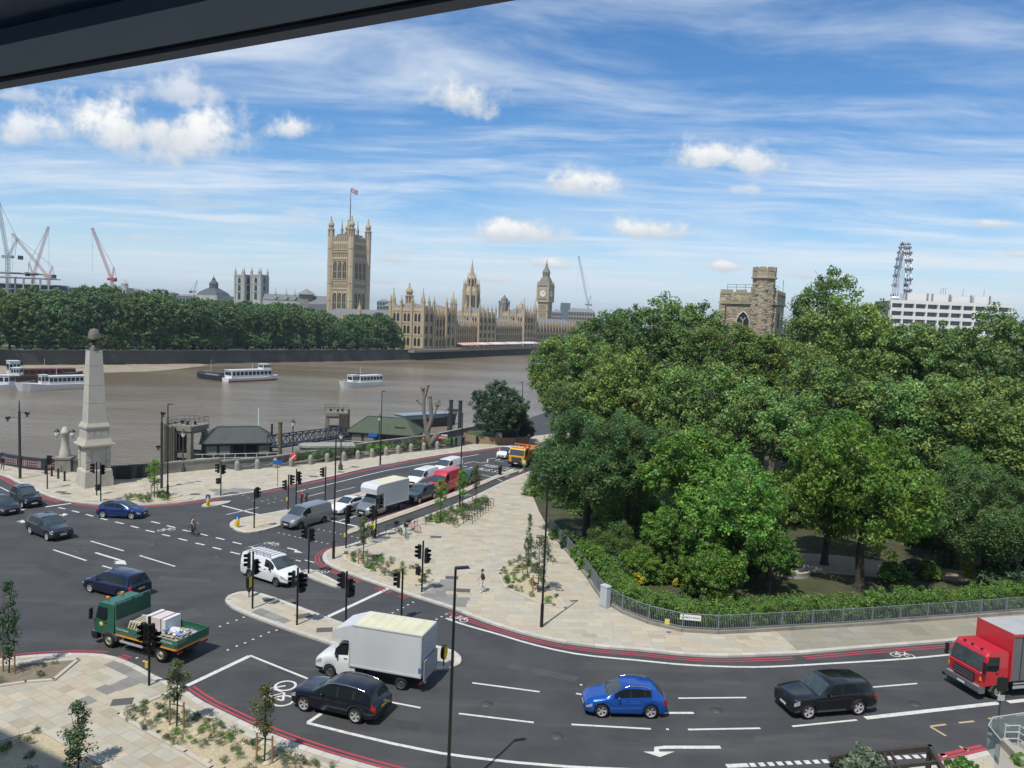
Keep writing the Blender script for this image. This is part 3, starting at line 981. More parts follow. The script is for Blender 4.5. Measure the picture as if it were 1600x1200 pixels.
# --- traffic signals
HOODM = M('signal_black', (0.010, 0.0105, 0.011), .6, var=.1)
LENS = {'r': M('red_lens', (0.12, 0.008, 0.008), .3, var=0), 'a': M('amber_lens', (.14, .06, .005), .3, var=0), 'g': M('green_lens', (.005, .10, .06), .3, var=0)}
def signal_head_mesh():
 mb = MB()
 mb.box((0, 0, 0), (.36, .20, 1.0))
 for z in (.31, 0, -.31):
  n = 10
  vs = []
  for y, rr in ((-.10, .135), (-.34, .125)):
   for i in range(n):
    a = R(-25) + R(230) * i / (n - 1)
    vs.append((rr * math.cos(a), y, z + rr * math.sin(a)))
  mb.add(vs, [(i, i + 1, n + i + 1, n + i) for i in range(n - 1)] + [(i + 1, i, n + i, n + i + 1) for i in range(n - 1)], 0, None, True)
 return mb.mesh('signal_head', HOODM)
SH = signal_head_mesh()
LM = {}
for kk, z in (('r', .31), ('a', 0), ('g', -.31)):
 mb = MB()
 mb.ball((0, -.105, z), .1, 10, 6, 0, (1, .2, 1))
 LM[kk] = mb.mesh('lens', LENS[kk])
mb = MB()
mb.box((0, 0, 0), (.32, .22, .62))
for z in (.15, -.15):
 mb.box((0, -.18, z + .11), (.28, .16, .02))
 mb.box((-.14, -.18, z), (.02, .16, .22))
 mb.box((.14, -.18, z), (.02, .16, .22))
PEDH = mb.mesh('pedestrian_head', HOODM)
def signal(px, py, label, heads, peds=(), h=3.6, yellow=False, z=PAVEZ):
 g = G(px, py, z)
 r = thing('traffic_signal', label, 'traffic light', (g[0], g[1], z), 0, 'traffic lights around the junction')
 mb = MB()
 mb.tube((0, 0, 0), (0, 0, h), .065, n=10)
 mb.ball((0, 0, h), .07, 8, 4)
 mb.build('pole', BLK, r)
 for (az, hz) in heads:
  a = R(az)
  o = mobj('signal_head', SH, r, (math.sin(a) * .26, -math.cos(a) * .26, hz), a)
  # lens discs
  for kk in 'rag':
   adopt(mobj('lens', LM[kk]), o)
 for (az, hz) in peds:
  a = R(az)
  mobj('pedestrian_head', PEDH, r, (math.sin(a) * .24, -math.cos(a) * .24, hz), a)
 if yellow:
  mb = MB()
  mb.box((-.12, 0, 1.15), (.16, .12, .32))
  mb.build('push_button_box', M('push_button_yellow', (.62, .42, .02), .5, var=.05), r)
 return r
# az: 0 faces the viewer, 90 faces right, -90 faces left, 180 faces away
signal(74, 764, 'traffic light with one head on a thin pole near the four bollards', [(170, 3.1)], h=3.4)
signal(151, 774, 'thin traffic light pole just in front of the obelisk, left of a second pole', [(-60, 2.9)], h=3.5)
signal(157.5, 783, 'traffic light in front of the obelisk standing behind the royal blue hatchback', [(60, 3.3)], [(-90, 1.4)], h=3.9)
signal(345, 774.5, 'traffic light at the pavement edge before the small islet with a yellow bollard', [(-80, 3.0), (70, 2.9)], [(-90, 1.6)], h=3.7)
signal(397, 825, 'traffic light on the left end of the upper island by its yellow bollard', [(75, 3.35)], h=3.6)
signal(450, 797, 'traffic light behind the front of the silver van with stacked heads', [(120, 3.1), (-70, 2.6)], h=3.6, yellow=True)
signal(462.5, 788, 'traffic light behind the silver van beside the two people waiting', [(70, 3.0)], [(100, 2.4)], h=3.7)
signal(508, 782.5, 'traffic light at the back of the upper island behind the white hatchback', [(-90, 3.1)], h=3.7)
signal(482, 896, 'traffic light with two heads on the small cycle island', [(-60, 3.3), (50, 3.1)], h=3.9)
signal(540.5, 856.5, 'traffic light at the crossing tip of the plaza, left of the hi-vis cyclist', [(60, 3.3), (30, 2.7)], h=3.7, yellow=True)
signal(587, 840.5, 'traffic light above the hi-vis cyclist at the cycle track', [(90, 3.2), (-60, 2.5)], [(-80, 1.9)], h=3.8)
signal(394.5, 951, 'traffic light at the rounded left end of the long central island', [(-75, 3.35), (60, 2.95)], h=3.9)
signal(464, 976.5, 'traffic light in the middle of the central island in front of the turning white van', [(50, 3.0), (110, 2.9), (-80, 3.05)], [(90, 2.5)], h=3.75)
signal(540, 984, 'traffic light on the central island left of the large box van', [(-60, 3.3), (60, 2.9)], [(80, 2.5)], h=3.8)
signal(627, 972, 'traffic light behind the roof of the large white box van', [(-80, 2.9)], h=3.6, z=0.0)
signal(659, 925, 'traffic light between the two planting beds of the plaza', [(-70, 3.05), (80, 2.8)], [(95, 2.5), (-80, 1.6)], h=3.8)
signal(233, 1071, 'traffic light in front of the green lorry on the near pavement', [(-40, 3.0), (45, 2.95), (100, 2.5)], [(0, 2.3)], h=3.75, yellow=True)
# --- keep-left bollards on the islands
YB = M('bollard_yellow', (.75, .50, .01), .45, var=.05)
BLUEP = M('sign_blue', (.015, .12, .42), .45, var=.05)
for (px, py, lab) in [(325, 791, 'yellow keep-left bollard on the smallest islet by the riverside kerb'), (371, 824, 'yellow keep-left bollard on the rounded end of the upper island')]:
 g = G(px, py, PAVEZ)
 r = thing('traffic_bollard', lab, 'bollard', (g[0], g[1], PAVEZ), R(20))
 mb = MB()
 mb.lathe([(.10, 0), (.10, .1), (.17, .2), (.17, .75), (.12, .85)], 12)
 mb.build('body', YB, r)
 mb = MB()
 mb.tube((0, -.12, 1.0), (0, .0, 1.0), .25, n=16)
 d = mb.build('sign_disc', BLUEP, r)
 mb = MB()
 mb.box((-.03, -.128, .97), (.06, .01, .22))
 mb.add([(-.14, -.13, .93), (.08, -.13, .93), (-.03, -.13, .8)], [(0, 1, 2)])
 mb.build('arrow', M('white_sign', (.75, .75, .73), .5, var=.02), d)
for (px, py, lab, rz, full) in [(389, 933, 'narrow chevron board with yellow edges on the left end of the central island', R(80), True), (693, 1041, 'yellow keep-left sign at the right end of the central island behind the box van', R(70), False)]:
 g = G(px, py, PAVEZ)
 r = thing('chevron_sign', lab, 'sign', (g[0], g[1], PAVEZ), rz)
 mb = MB()
 mb.tube((0, 0, 0), (0, 0, .5), .04, n=8)
 mb.build('post', BLK, r)
 mb = MB()
 mb.side([(-.28, .75), (0, .35), (.28, .75), (.28, 1.5), (-.28, 1.5)] if full else [(.3 * math.cos(t * .4), .85 + .42 * math.sin(t * .4)) for t in range(16)], -.09, .09)
 mb.build('board', BLK, r)
 mb = MB()
 for y in (-.1, .1):
  mb.box((0, y, 1.1 if full else .85), (.36, .02, .7 if full else .6))
 mb.build('reflector', YB, r)
# --- bollards at the bridge foot
bm_ = MB()
bm_.lathe([(.14, 0), (.14, .08), (.105, .14), (.105, .95), (.13, 1.0), (.13, 1.08), (.05, 1.16)], 10)
BOLL = bm_.mesh('bollard', BLK)
for i, (px, py) in enumerate([(71, 740.5), (81, 744), (91, 747.5), (101, 751.5)]):
 g = G(px, py, PAVEZ)
 o = mobj('bollard', BOLL, None, (g[0], g[1], PAVEZ))
 tag(o, ['black bollard nearest the bridge parapet in the row of four', 'second black bollard from the bridge parapet', 'third black bollard from the bridge parapet', 'black bollard nearest the obelisk in the row of four'][i], 'bollard', 'bollards at the foot of the bridge')
for i, (px, py) in enumerate([(705.5, 697), (712.5, 696), (724, 695.5), (745, 693.5)]):
 g = G(px, py, PAVEZ)
 o = mobj('bollard', BOLL, None, (g[0], g[1], PAVEZ), scale=(1.7, 1.7, 1.15))
 tag(o, ['stout black bollard right of the planted post row, leftmost of four', 'stout black bollard just left of the riverside lamp post', 'stout black bollard just right of the lamp post', 'stout black bollard in front of the low brick planter'][i], 'bollard', 'bollards by the brick planter')
# --- signs on posts
WSIGN = M('white_sign', (.75, .75, .73), .5, var=.02)
def post_sign(px, py, label, h, parts):
 g = G(px, py, PAVEZ)
 r = thing('post_sign', label, 'sign', (g[0], g[1], PAVEZ))
 mb = MB()
 mb.tube((0, 0, 0), (0, 0, h), .035, n=8)
 mb.build('post', DGREY, r)
 for (nm, z, w, hh, mat) in parts:
  mb = MB()
  mb.box((0, -.05, z), (w, .02, hh))
  p = mb.build(nm, mat, r)
 return r, p
SREDM = M('sign_red', (.55, .04, .05), .5, var=.05)
post_sign(433.5, 760, 'small blue direction sign on a thin post on the riverside pavement', 3.0, [('panel', 2.8, 1.1, .45, BLUEP), ('lower_panel', 2.42, .7, .16, M('orange_panel', (.5, .2, .05), .5))])
r, p = post_sign(458, 729.5, 'red square sign with a white bar beside the river wall steps', 1.75, [('panel', 1.35, .8, .8, SREDM)])
mb = MB()
mb.side([(-.3, 1.1), (-.2, 1.05), (.3, 1.55), (.2, 1.62)], -.075, -.065)
mb.build('bar', WSIGN, p)
r, p = post_sign(1556, 1165, 'dark street sign on a black post seen from behind the terrace glass', 3.6, [('panel', 3.2, .55, .7, BLK), ('plate', 2.5, .35, .28, M('grey_plate', (.4, .42, .44), .5))])
# --- grey cabinet by the railings
g = G(942, 949, PAVEZ)
cb = thing('utility_cabinet', 'tall pale grey utility cabinet where the railings bend', 'cabinet', (g[0], g[1], PAVEZ), R(-50))
CG = M('cabinet_grey', (.45, .49, .51), .5, var=.06, dirt=.1)
mb = MB()
mb.box((0, .2, .78), (.62, .42, 1.5))
mb.build('body', CG, cb)
mb = MB()
mb.box((0, .2, 1.56), (.7, .5, .07), taper=.9)
mb.build('lid', CG, cb)
for sx in (-1, 1):
 mb = MB()
 mb.box((sx * .15, -.018, .8), (.28, .02, 1.3))
 mb.build('door', CG, cb)
mb = MB()
mb.box((0, .2, .02), (.66, .46, .06))
mb.build('plinth', M_GRANITE, cb)
# --- railings round the garden
RAIL = M('galvanised_railing', (.27, .31, .34), .5, metal=.5, var=.1)
fl = resample(FENCE, 2.35)
fz = 0.12
fn = thing('garden_railings', 'long grey metal railings on a low stone plinth curving round the garden', 'fence', (fl[0][0], fl[0][1], 0))
o0 = Vector((fl[0][0], fl[0][1], 0))
for i in range(len(fl) - 1):
 a, b = Vector((*fl[i], 0)) - o0, Vector((*fl[i + 1], 0)) - o0
 d = (b - a)
 L = d.length
 u = d / L
 mb = MB()
 q = Vector((-u.y, u.x, 0)) * .16
 mb.prism([tuple((a - q).xy), tuple((b - q).xy), tuple((b + q).xy), tuple((a + q).xy)], 0, .32)
 mb.build('plinth', M_GRANITE, fn)
 mb = MB()
 zz = .34
 for z in (zz + .1, zz + 1.0):
  mb.tube(a + Vector((0, 0, z)), b + Vector((0, 0, z)), .024, n=5)
 nb = int(L / .12)
 for j in range(1, nb):
  p = a + u * (L * j / nb)
  mb.box((p.x, p.y, zz + .54), (.022, .022, .92), math.atan2(u.y, u.x))
 mb.build('railing_panel', RAIL, fn)
 mb = MB()
 mb.box((a.x, a.y, zz + .5), (.07, .07, 1.22), math.atan2(u.y, u.x))
 mb.build('post', RAIL, fn)
# street name plate and small yellow notice hung on the railings
a, b = G(1064, 980, .34), G(1090.5, 982.5, .34)
ang = math.atan2(b[1] - a[1], b[0] - a[0])
sg = thing('street_name_plate', 'white street name plate fixed to the curved railings', 'sign', ((a[0] + b[0]) / 2, (a[1] + b[1]) / 2 - .12, .95), ang)
mb = MB()
mb.box((0, 0, .15), (1.35, .03, .36))
mb.build('plate', WSIGN, sg)
o = mobj('lettering', text_mesh('LAMBETH ROAD', .165, M('sign_black_letters', (.02, .02, .02), .6)), sg, (-.62, -.02, .09))
o.rotation_euler = (R(90), 0, 0)
nt = thing('notice', 'small yellow notice on the railings left of the street name plate', 'sign', (*G(1042, 975, .8), .8), ang)
mb = MB()
mb.box((0, -.1, .2), (.3, .02, .36))
mb.build('panel', M('notice_yellow', (.70, .60, .10), .6), nt)
# --- cycle stands
def hoop_mesh():
 mb = MB()
 pts = [(-.38, 0, 0), (-.38, 0, .58), (-.34, 0, .70), (-.26, 0, .76), (.26, 0, .76), (.34, 0, .70), (.38, 0, .58), (.38, 0, 0)]
 mb.path(pts, .027, 7)
 mb.path([(-.38, 0, .35), (.38, 0, .35)], .02, 6)
 return mb.mesh('cycle_stand', M('purple_brown_steel', (.075, .05, .055), .45, metal=.4, var=.1))
HOOP = hoop_mesh()
n = 9
for i in range(n):
 t = i / (n - 1)
 g = G(731 + 34 * t, 818.5 - 27 * t, PAVEZ)
 o = mobj('cycle_stand', HOOP, None, (g[0], g[1], PAVEZ), R(8), 1.15)
 tag(o, 'dark cycle stand in the row beside the planting bed', 'cycle stand', 'cycle stands in a row')
for (px, py, lab) in [(610, 834, 'cycle stand left of the parked bicycles'), (658.5, 820, 'cycle stand right of the red bicycle'), (640, 824, 'cycle stand between the parked bicycles')]:
 g = G(px, py, PAVEZ)
 o = mobj('cycle_stand', HOOP, None, (g[0], g[1], PAVEZ), R(15), 1.1)
 tag(o, lab, 'cycle stand')
# --- bicycles
def bicycle(name, label, loc, rz, colr, basket=False, lean=0.0):
 r = thing(name, label, 'bicycle', loc, rz)
 r.rotation_euler = (lean, 0, rz)
 for x in (-.53, .53):
  mb = MB()
  n = 18
  ring = [(x + .335 * math.cos(2 * math.pi * i / n), 0, .345 + .335 * math.sin(2 * math.pi * i / n)) for i in range(n + 1)]
  mb.path(ring, .02, 5)
  wv = mb.build('wheel', TYRE2, r)
  mb = MB()
  for i in range(7):
   a = math.pi * i / 7
   mb.tube((x - .32 * math.cos(a), 0, .345 - .32 * math.sin(a)), (x + .32 * math.cos(a), 0, .345 + .32 * math.sin(a)), .004, n=3, cap=False)
  mb.tube((x, -.05, .345), (x, .05, .345), .03, n=8)
  mb.build('spokes', M('spoke_metal', (.4, .4, .4), .4, metal=.6), wv)
 mb = MB()
 mb.path([(-.53, 0, .345), (-.15, 0, .82), (.36, 0, .88), (-.05, 0, .3), (-.53, 0, .345)], .022, 6)
 mb.path([(-.15, 0, .82), (-.05, 0, .3)], .022, 6)
 mb.path([(.53, 0, .345), (.38, 0, .95)], .02, 6)
 mb.path([(-.15, 0, .82), (-.18, 0, .98)], .016, 6)
 mb.build('frame', colr, r)
 mb = MB()
 mb.box((-.2, 0, 1.0), (.26, .15, .06), taper=.8)
 mb.build('saddle', BLK, r)
 mb = MB()
 mb.path([(.38, 0, .95), (.38, 0, 1.05)], .018, 6)
 mb.path([(.28, -.3, 1.08), (.4, -.2, 1.06), (.4, .2, 1.06), (.28, .3, 1.08)], .016, 6)
 mb.build('handlebar', BLK, r)
 mb = MB()
 mb.tube((-.05, -.06, .3), (-.05, .06, .3), .09, n=10)
 mb.box((-.05, .13, .16), (.1, .1, .03))
 mb.box((-.05, -.13, .44), (.1, .1, .03))
 mb.build('crank', DGREY, r)
 if basket:
  mb = MB()
  mb.box((.52, 0, .92), (.28, .36, .24), taper=1.15)
  mb.build('basket', BLK, r)
  mb = MB()
  mb.side([(-.9 + .0, .36), (-.86, .55), (-.72, .69), (-.53, .73), (-.53, .70), (-.7, .66), (-.83, .53), (-.87, .36)], -.05, .05)
  mb.build('mudguard', colr, r)
 return r
TYRE2 = M('bicycle_tyre', (0.014, 0.014, 0.015), .8, var=.1)
RDB = M('coral_red_frame', (.55, .075, .07), .4, var=.05, coat=.4)
g = G(645, 831, PAVEZ)
bicycle('hire_bicycle', 'coral red hire bicycle parked at the stands near the cycle track', (g[0], g[1], PAVEZ), R(150), RDB, True, R(3))
g = G(623, 834, PAVEZ)
bicycle('parked_bicycle', 'dark bicycle with a basket parked left of the red one', (g[0], g[1], PAVEZ), R(120), BLK, True, R(-4))
g = G(633, 839, PAVEZ)
bicycle('parked_bicycle', 'teal and black bicycle parked between the dark one and the red one', (g[0], g[1], PAVEZ), R(100), M('teal_frame', (.04, .2, .2), .4), True, R(4))
# ================================================================ VEHICLES
GLASS = M('vehicle_glass', (0.012, 0.016, 0.018), 0.04, var=0, spec=0.35)
GLASS2 = M('windscreen_glass', (0.045, 0.062, 0.065), 0.05, var=0.5, scale=2.2, spec=0.7)
TRIM = M('black_plastic_trim', (0.016, 0.016, 0.017), 0.55, var=0.15, scale=4)
TYRE = M('tyre_rubber', (0.015, 0.015, 0.016), 0.85, var=0.2, scale=9)
ALLOY = M('wheel_alloy', (0.74, 0.74, 0.75), 0.34, metal=0.6, var=0.05)
STEEL = M('dull_wheel_steel', (0.16, 0.16, 0.165), 0.5, metal=0.6, var=0.15, scale=6)
LAMPG = M('headlamp_glass', (0.34, 0.36, 0.37), 0.08, var=0.25, scale=9, spec=0.8)
TAIL = M('tail_lamp_red', (0.33, 0.008, 0.012), 0.15, var=0.1, spec=0.7)
PLW = M('white_number_plate', (0.68, 0.68, 0.66), 0.5, var=0.05)
PLY = M('yellow_number_plate', (0.70, 0.50, 0.04), 0.5, var=0.05)
CHROME = M('bright_metal_trim', (0.6, 0.6, 0.6), 0.18, metal=0.9, var=0)
AMBER = M('amber_lamp', (0.75, 0.28, 0.02), 0.3, var=0)
def paint(name, rgb, metal=0.25, rough=0.24, dirt=0.0):
 return M(name, rgb, rough, metal=metal, var=0.05, scale=0.8, coat=0.8, spec=0.5, dirt=dirt)
def interp(tab, x, sm=0.05):
 """piecewise table, corners rounded over +-sm"""
 xs, ys = [p[0] for p in tab], [p[1] for p in tab]
 offs = np.linspace(-sm, sm, 7)
 return float(np.mean(np.interp(x + offs, xs, ys)))
WHEELS = {}
def wheel_mesh(r, w, style):
 """tyre and rim meshes, axis along y, outer face towards -y"""
 key = (r, w, style)
 if key in WHEELS:
  return WHEELS[key]
 rr = r * (0.70 if style != 'truck' else 0.56)
 t = MB()
 n = 20
 prof = [(rr, -w / 2 + .005), (r * .93, -w / 2), (r, -w * .36), (r, w * .36), (r * .93, w / 2), (rr, w / 2 - .005)]
 vs, fs = [], []
 for (q, y) in prof:
  for i in range(n):
   a = 2 * math.pi * i / n
   vs.append((q * math.cos(a), y, q * math.sin(a)))
 for j in range(len(prof) - 1):
  for i in range(n):
   fs.append((j * n + i, (j + 1) * n + i, (j + 1) * n + (i + 1) % n, j * n + (i + 1) % n))
 t.add(vs, fs, 0, None, True)
 rim = MB()
 # dish, dark between the spokes
 d0 = -w / 2 + (0.055 if style == 'alloy' else 0.03)
 def disc(q0, y0, q1, y1, mi, m=n):
  vs = []
  for (q, y) in ((q0, y0), (q1, y1)):
   for i in range(m):
    a = 2 * math.pi * i / m
    vs.append((q * math.cos(a), y, q * math.sin(a)))
  rim.add(vs, [(i, (i + 1) % m, m + (i + 1) % m, m + i) for i in range(m)], mi, None, True)
 disc(rr, -w / 2 + .004, rr * .93, -w / 2 + .012, 0)
 disc(rr * .93, -w / 2 + .012, rr * .90, d0 + .03, 0)
 if style == 'alloy':
  disc(rr * .90, d0 + .03, 0.01, d0 + .04, 1)
  for sidx in range(5):
   for off in (-.13, .13):
    a = 2 * math.pi * sidx / 5 + off
    c, s_ = math.cos(a), math.sin(a)
    wd = rr * .085
    q0, q1 = rr * .14, rr * .93
    p = [(q0 * c - wd * s_, d0, q0 * s_ + wd * c), (q0 * c + wd * s_, d0, q0 * s_ - wd * c), (q1 * c + wd * s_, -w / 2 + .012, q1 * s_ - wd * c), (q1 * c - wd * s_, -w / 2 + .012, q1 * s_ + wd * c)]
    p += [(x, d0 + .035, z) for x, y, z in p]
    rim.add(p, [(0, 1, 2, 3), (0, 4, 5, 1), (1, 5, 6, 2), (2, 6, 7, 3), (3, 7, 4, 0)], 0)
  disc(rr * .2, d0 - .008, 0.005, d0 - .015, 0, 10)
 else:
  disc(rr * .90, d0 + .03, rr * .62, d0 + .045, 0)
  disc(rr * .62, d0 + .045, rr * .52, d0 - .01, 0)
  disc(rr * .52, d0 - .01, rr * .25, d0 + (0.0 if style == 'steel' else -.05), 0)
  disc(rr * .25, d0 + (0.0 if style == 'steel' else -.05), 0.005, d0 - .02, 1)
  for i in range(8):
   a = 2 * math.pi * i / 8
   c, s_ = math.cos(a) * rr * .76, math.sin(a) * rr * .76
   rim.ball((c, d0 + .036, s_), rr * .085, 6, 4, 1, (1, .25, 1))
 m2 = {'alloy': [ALLOY, TRIM], 'steel': [STEEL, TRIM], 'truck': [M('truck_wheel_rim', (0.42, 0.41, 0.30), 0.5, metal=0.3, var=0.2, scale=5), TRIM]}[style]
 WHEELS[key] = (t.mesh('tyre', TYRE), rim.mesh('rim', m2))
 return WHEELS[key]
def add_wheel(root, x, y, r, w, style, twin=False):
 tm, rm = wheel_mesh(r, w, style)
 e = mobj('wheel', tm, root, (x, y, r), math.pi if y > 0 else 0.0)
 adopt(mobj('rim', rm), e)
 return e
class Car:
 def __init__(s, name, label, cat, spec, colour, group=None, roofcol=None):
  s.sp = spec
  s.root = thing(name, label, cat, group=group)
  s.col = colour
  s.roofcol = roofcol or colour
  s.skin()
  s.wheels()
  s.trim()
 def skin(s):
  sp = s.sp
  L, W, zs = sp['L'], sp['W'] / 2, sp.get('zs', 0.24)
  n = sp.get('n', 72)
  xs = np.unique(np.concatenate([np.linspace(0, 0.5, 12), np.linspace(0.5, L - 0.4, n), np.linspace(L - 0.4, L, 10)]))
  ra = sp['wr'] + sp.get('arch', 0.055)
  axles = [sp['fo'], sp['fo'] + sp['wb']]
  if sp.get('one_axle'):
   axles = axles[:1]
  sec = []
  tumble = sp.get('tumble', 0.17)
  for x in xs:
   w = interp(sp['plan'], x, .03) * W
   zt = interp(sp['top'], x, .06)
   zb = zs + (0.10 if sp.get('lift', 1) else 0) * max(0, 1 - x / 0.35) * .6 + .08 * max(0, (x - (L - .4)) / .4)
   for ax in axles:
    if abs(x - ax) < ra:
     zb = max(zb, math.sqrt(ra * ra - (x - ax) ** 2) + sp['wr'] - .02)
   be = min(interp(sp['belt'], x, .06), zt - 0.03)
   gh = max(0.0, zt - be)
   g = min(1.0, gh / 0.5)
   wr = w * (0.945 - 0.06 - tumble * g)
   ze = zt - (0.02 + .045 * g) if gh > .09 else be + gh * .45
   p6, p9 = (0.955 * w, be), (wr, ze)
   f7, f8 = (0.07, 0.86)
   zb = min(zb, be - .1)
   p = [(0.0, zb), (0.86 * w, zb), (0.965 * w, zb + .03), (0.995 * w, zb + .30 * (be - zb)), (1.0 * w, zb + .62 * (be - zb)), (0.988 * w, be - .055), p6,
     (p6[0] + (p9[0] - p6[0]) * f7, p6[1] + (p9[1] - p6[1]) * f7), (p6[0] + (p9[0] - p6[0]) * f8 + .012 * g, p6[1] + (p9[1] - p6[1]) * f8), p9, (wr * .6, zt - .012 * (1 + g)), (0.0, zt)]
   sec.append((x, p, gh))
  s.sec = sec
  groups = {}
  def put(key, quad, smooth=True):
   groups.setdefault(key, MB()).add(quad, [(0, 1, 2, 3)], 0, None, smooth)
  sw = sp.get('win', [])
  ws0, ws1 = sp['ws']
  rw0, rw1 = sp.get('rw', (99, 99))
  hl = sp.get('hl', 0.36)
  tl = sp.get('tl', 0.22)
  for i in range(len(sec) - 1):
   x0, a, g0 = sec[i]
   x1, b, g1 = sec[i + 1]
   xm = (x0 + x1) / 2
   for j in range(11):
    for sd in (1, -1):
     q = [(x0, sd * a[j][0], a[j][1]), (x1, sd * b[j][0], b[j][1]), (x1, sd * b[j + 1][0], b[j + 1][1]), (x0, sd * a[j + 1][0], a[j + 1][1])]
     if sd > 0:
      q = q[::-1]
     key = 'body'
     if j == 0:
      key = 'underside'
     elif j in (1, 2) and sp.get('clad'):
      key = 'sill_trim' if j == 1 or (xm < .6 and sp.get('wheel') == 'steel') else 'body'
     elif j == 7 and min(g0, g1) > .12:
      for wi, (w0, w1) in enumerate(sw):
       if w0 <= xm <= w1:
        key = ('side_window', wi, sd)
      if key == 'body' and sp.get('blackpillar') and sw and sw[0][0] < xm < sw[-1][1]:
       key = 'pillar_trim'
     elif j in (9, 10) and ws0 < xm < ws1:
      key = 'windscreen'
     elif j in (9, 10) and rw0 < xm < rw1:
      key = 'rear_window'
     elif j == 4 and xm < hl and sp.get('hlz', True):
      key = ('headlight', 0, sd) if xm > 0.05 else key
     elif j in (4, 5) and xm > L - tl:
      key = ('tail_light', 0, sd)
     elif j in (9, 10) and ws1 <= xm <= rw0:
      key = 'roof'
     put(key, q)
  # caps
  for end, (x, p, g) in ((0, sec[0]), (1, sec[-1])):
   ring = [(x, y, z) for y, z in p] + [(x, -y, z) for y, z in p[::-1][1:-1]]
   mb = groups.setdefault('body', MB())
   mb.add(ring, [tuple(range(len(ring))) if end == 0 else tuple(range(len(ring)))[::-1]])
  mats = {'body': s.col, 'roof': s.roofcol, 'underside': TRIM, 'sill_trim': TRIM, 'pillar_trim': TRIM, 'windscreen': GLASS2, 'rear_window': GLASS, 'side_window': GLASS, 'headlight': LAMPG, 'tail_light': TAIL}
  for key, mb in groups.items():
   nm = key if isinstance(key, str) else key[0]
   mb2 = mb
   o = mb2.build(nm, mats[nm], s.root)
   weld(o.data)
 def wheels(s):
  sp = s.sp
  y = sp['W'] / 2 - sp.get('ww', .23) / 2 - .02
  for ax in ([sp['fo'], sp['fo'] + sp['wb']] if not sp.get('one_axle') else [sp['fo']]):
   for sd in (-1, 1):
    add_wheel(s.root, ax, sd * y, sp['wr'], sp.get('ww', .23), sp.get('wheel', 'alloy'))
 def part(s, name, c, size, mat, rz=0.0, taper=1.0):
  mb = MB()
  mb.box((0, 0, 0), size, 0, taper=taper)
  return mobj(name, mb.mesh(name, mat), s.root, c, rz)
 def at(s, x):
  return min(s.sec, key=lambda q: abs(q[0] - x))[1]
 def trim(s):
  sp = s.sp
  L = sp['L']
  p0, p1 = s.at(0), s.at(L)
  zlo, zhi = p0[1][1], p0[6][1]
  wn = p0[4][0]
  gz, gh, gw = sp.get('grille', (zlo + .62 * (zhi - zlo), .17, 1.0))
  s.part('grille', (-.004, 0, gz), (.03, wn * 1.15 * gw, gh), TRIM)
  if sp.get('chrome'):
   s.part('grille_trim', (-.012, 0, gz + gh / 2), (.03, wn * 1.0 * gw, .02), CHROME)
  s.part('lower_intake', (-.002, 0, zlo + .11), (.03, wn * 1.5, .13), TRIM)
  s.part('number_plate', (-.028, 0, zlo + .2), (.012, .52, .11), PLW)
  zt = p1[1][1]
  s.part('rear_number_plate', (L + .012, 0, sp.get('rpz', zt + .42)), (.012, .52, .11), PLY)
  s.part('rear_bumper', (L - .02, 0, zt + .1), (.09, p1[4][0] * 1.9, .2), TRIM if sp.get('clad') else s.col)
  if 'win' in sp and sp['win']:
   w0 = sp['win'][0][0]
   mx = w0 + sp.get('mirx', 0.22)
   pp = s.at(mx)
   for sd in (-1, 1):
    mb = MB()
    mb.ball((0, 0, 0), 0.13, 8, 6, 0, (.55, .85, sp.get('mirh', .62)))
    mobj('mirror', mb.mesh('mirror', sp.get('mirmat', s.col)), s.root, (mx, sd * (pp[6][0] + .12), pp[6][1] + .07))
   for (w0, w1) in sp['win'][:2]:
    pp = s.at(w1 - .1)
    for sd in (-1, 1):
     s.part('door_handle', (w1 - .12, sd * (pp[4][0] + .008), pp[5][1] - .06), (.2, .025, .035), sp.get('handle', s.col))
  if sp.get('rails'):
   x0, x1 = sp['rails']
   for sd in (-1, 1):
    mb = MB()
    pts = []
    for t in np.linspace(x0, x1, 7):
     pp = s.at(t)
     e = .05 if x0 < t < x1 else .0
     pts.append((t, sd * (pp[9][0] - .03), pp[9][1] + e))
    mb.path(pts, .02, 5)
    mb.build('roof_rail', sp.get('railmat', CHROME), s.root)
  # wipers
  c0 = s.at(sp['ws'][0] + .08)
  mb = MB()
  for yy in (-.35, .25):
   mb.tube((sp['ws'][0] + .02, yy, interp(sp['top'], sp['ws'][0] + .02) + .012), (sp['ws'][0] + .2, yy + .45, interp(sp['top'], sp['ws'][0] + .2) + .012), .009, n=4)
  mb.build('wiper', TRIM, s.root)
 def place(s, front, rear, wb=None, zoff=0.0):
  place(s.root, front, rear, s.sp['fo'], wb or s.sp['wb'], s.sp['W'] / 2 - .1)
  return s.root
def weld(me):
 bm = bmesh.new()
 bm.from_mesh(me)
 bmesh.ops.remove_doubles(bm, verts=bm.verts, dist=0.0008)
 for e in bm.edges:
  if len(e.link_faces) == 2 and e.calc_face_angle(0) > R(38):
   e.smooth = False
 bm.to_mesh(me)
 bm.free()
def place(root, front, rear, fo, wb, half):
 """stand a vehicle so that its near-side wheels touch the road at two given spots; local -x is forward"""
 F, B = Vector(G(*front)), Vector(G(*rear))
 h = (F - B).normalized()
 mid = (F + B) / 2
 perp = Vector((-h.y, h.x))
 if perp.dot(mid) < 0:
  perp = -perp
 c = mid + perp * half
 org = c + h * (fo + wb / 2)
 root.location = (org.x, org.y, 0.001)
 root.rotation_euler = (0, 0, math.atan2(-h.y, -h.x))
PLAN = lambda L, n=.74, t=.86: [(0, n), (.12, n + .12), (.4, .955), (.9, 1), (L - .8, 1), (L - .25, .96), (L - .05, t + .04), (L, t)]
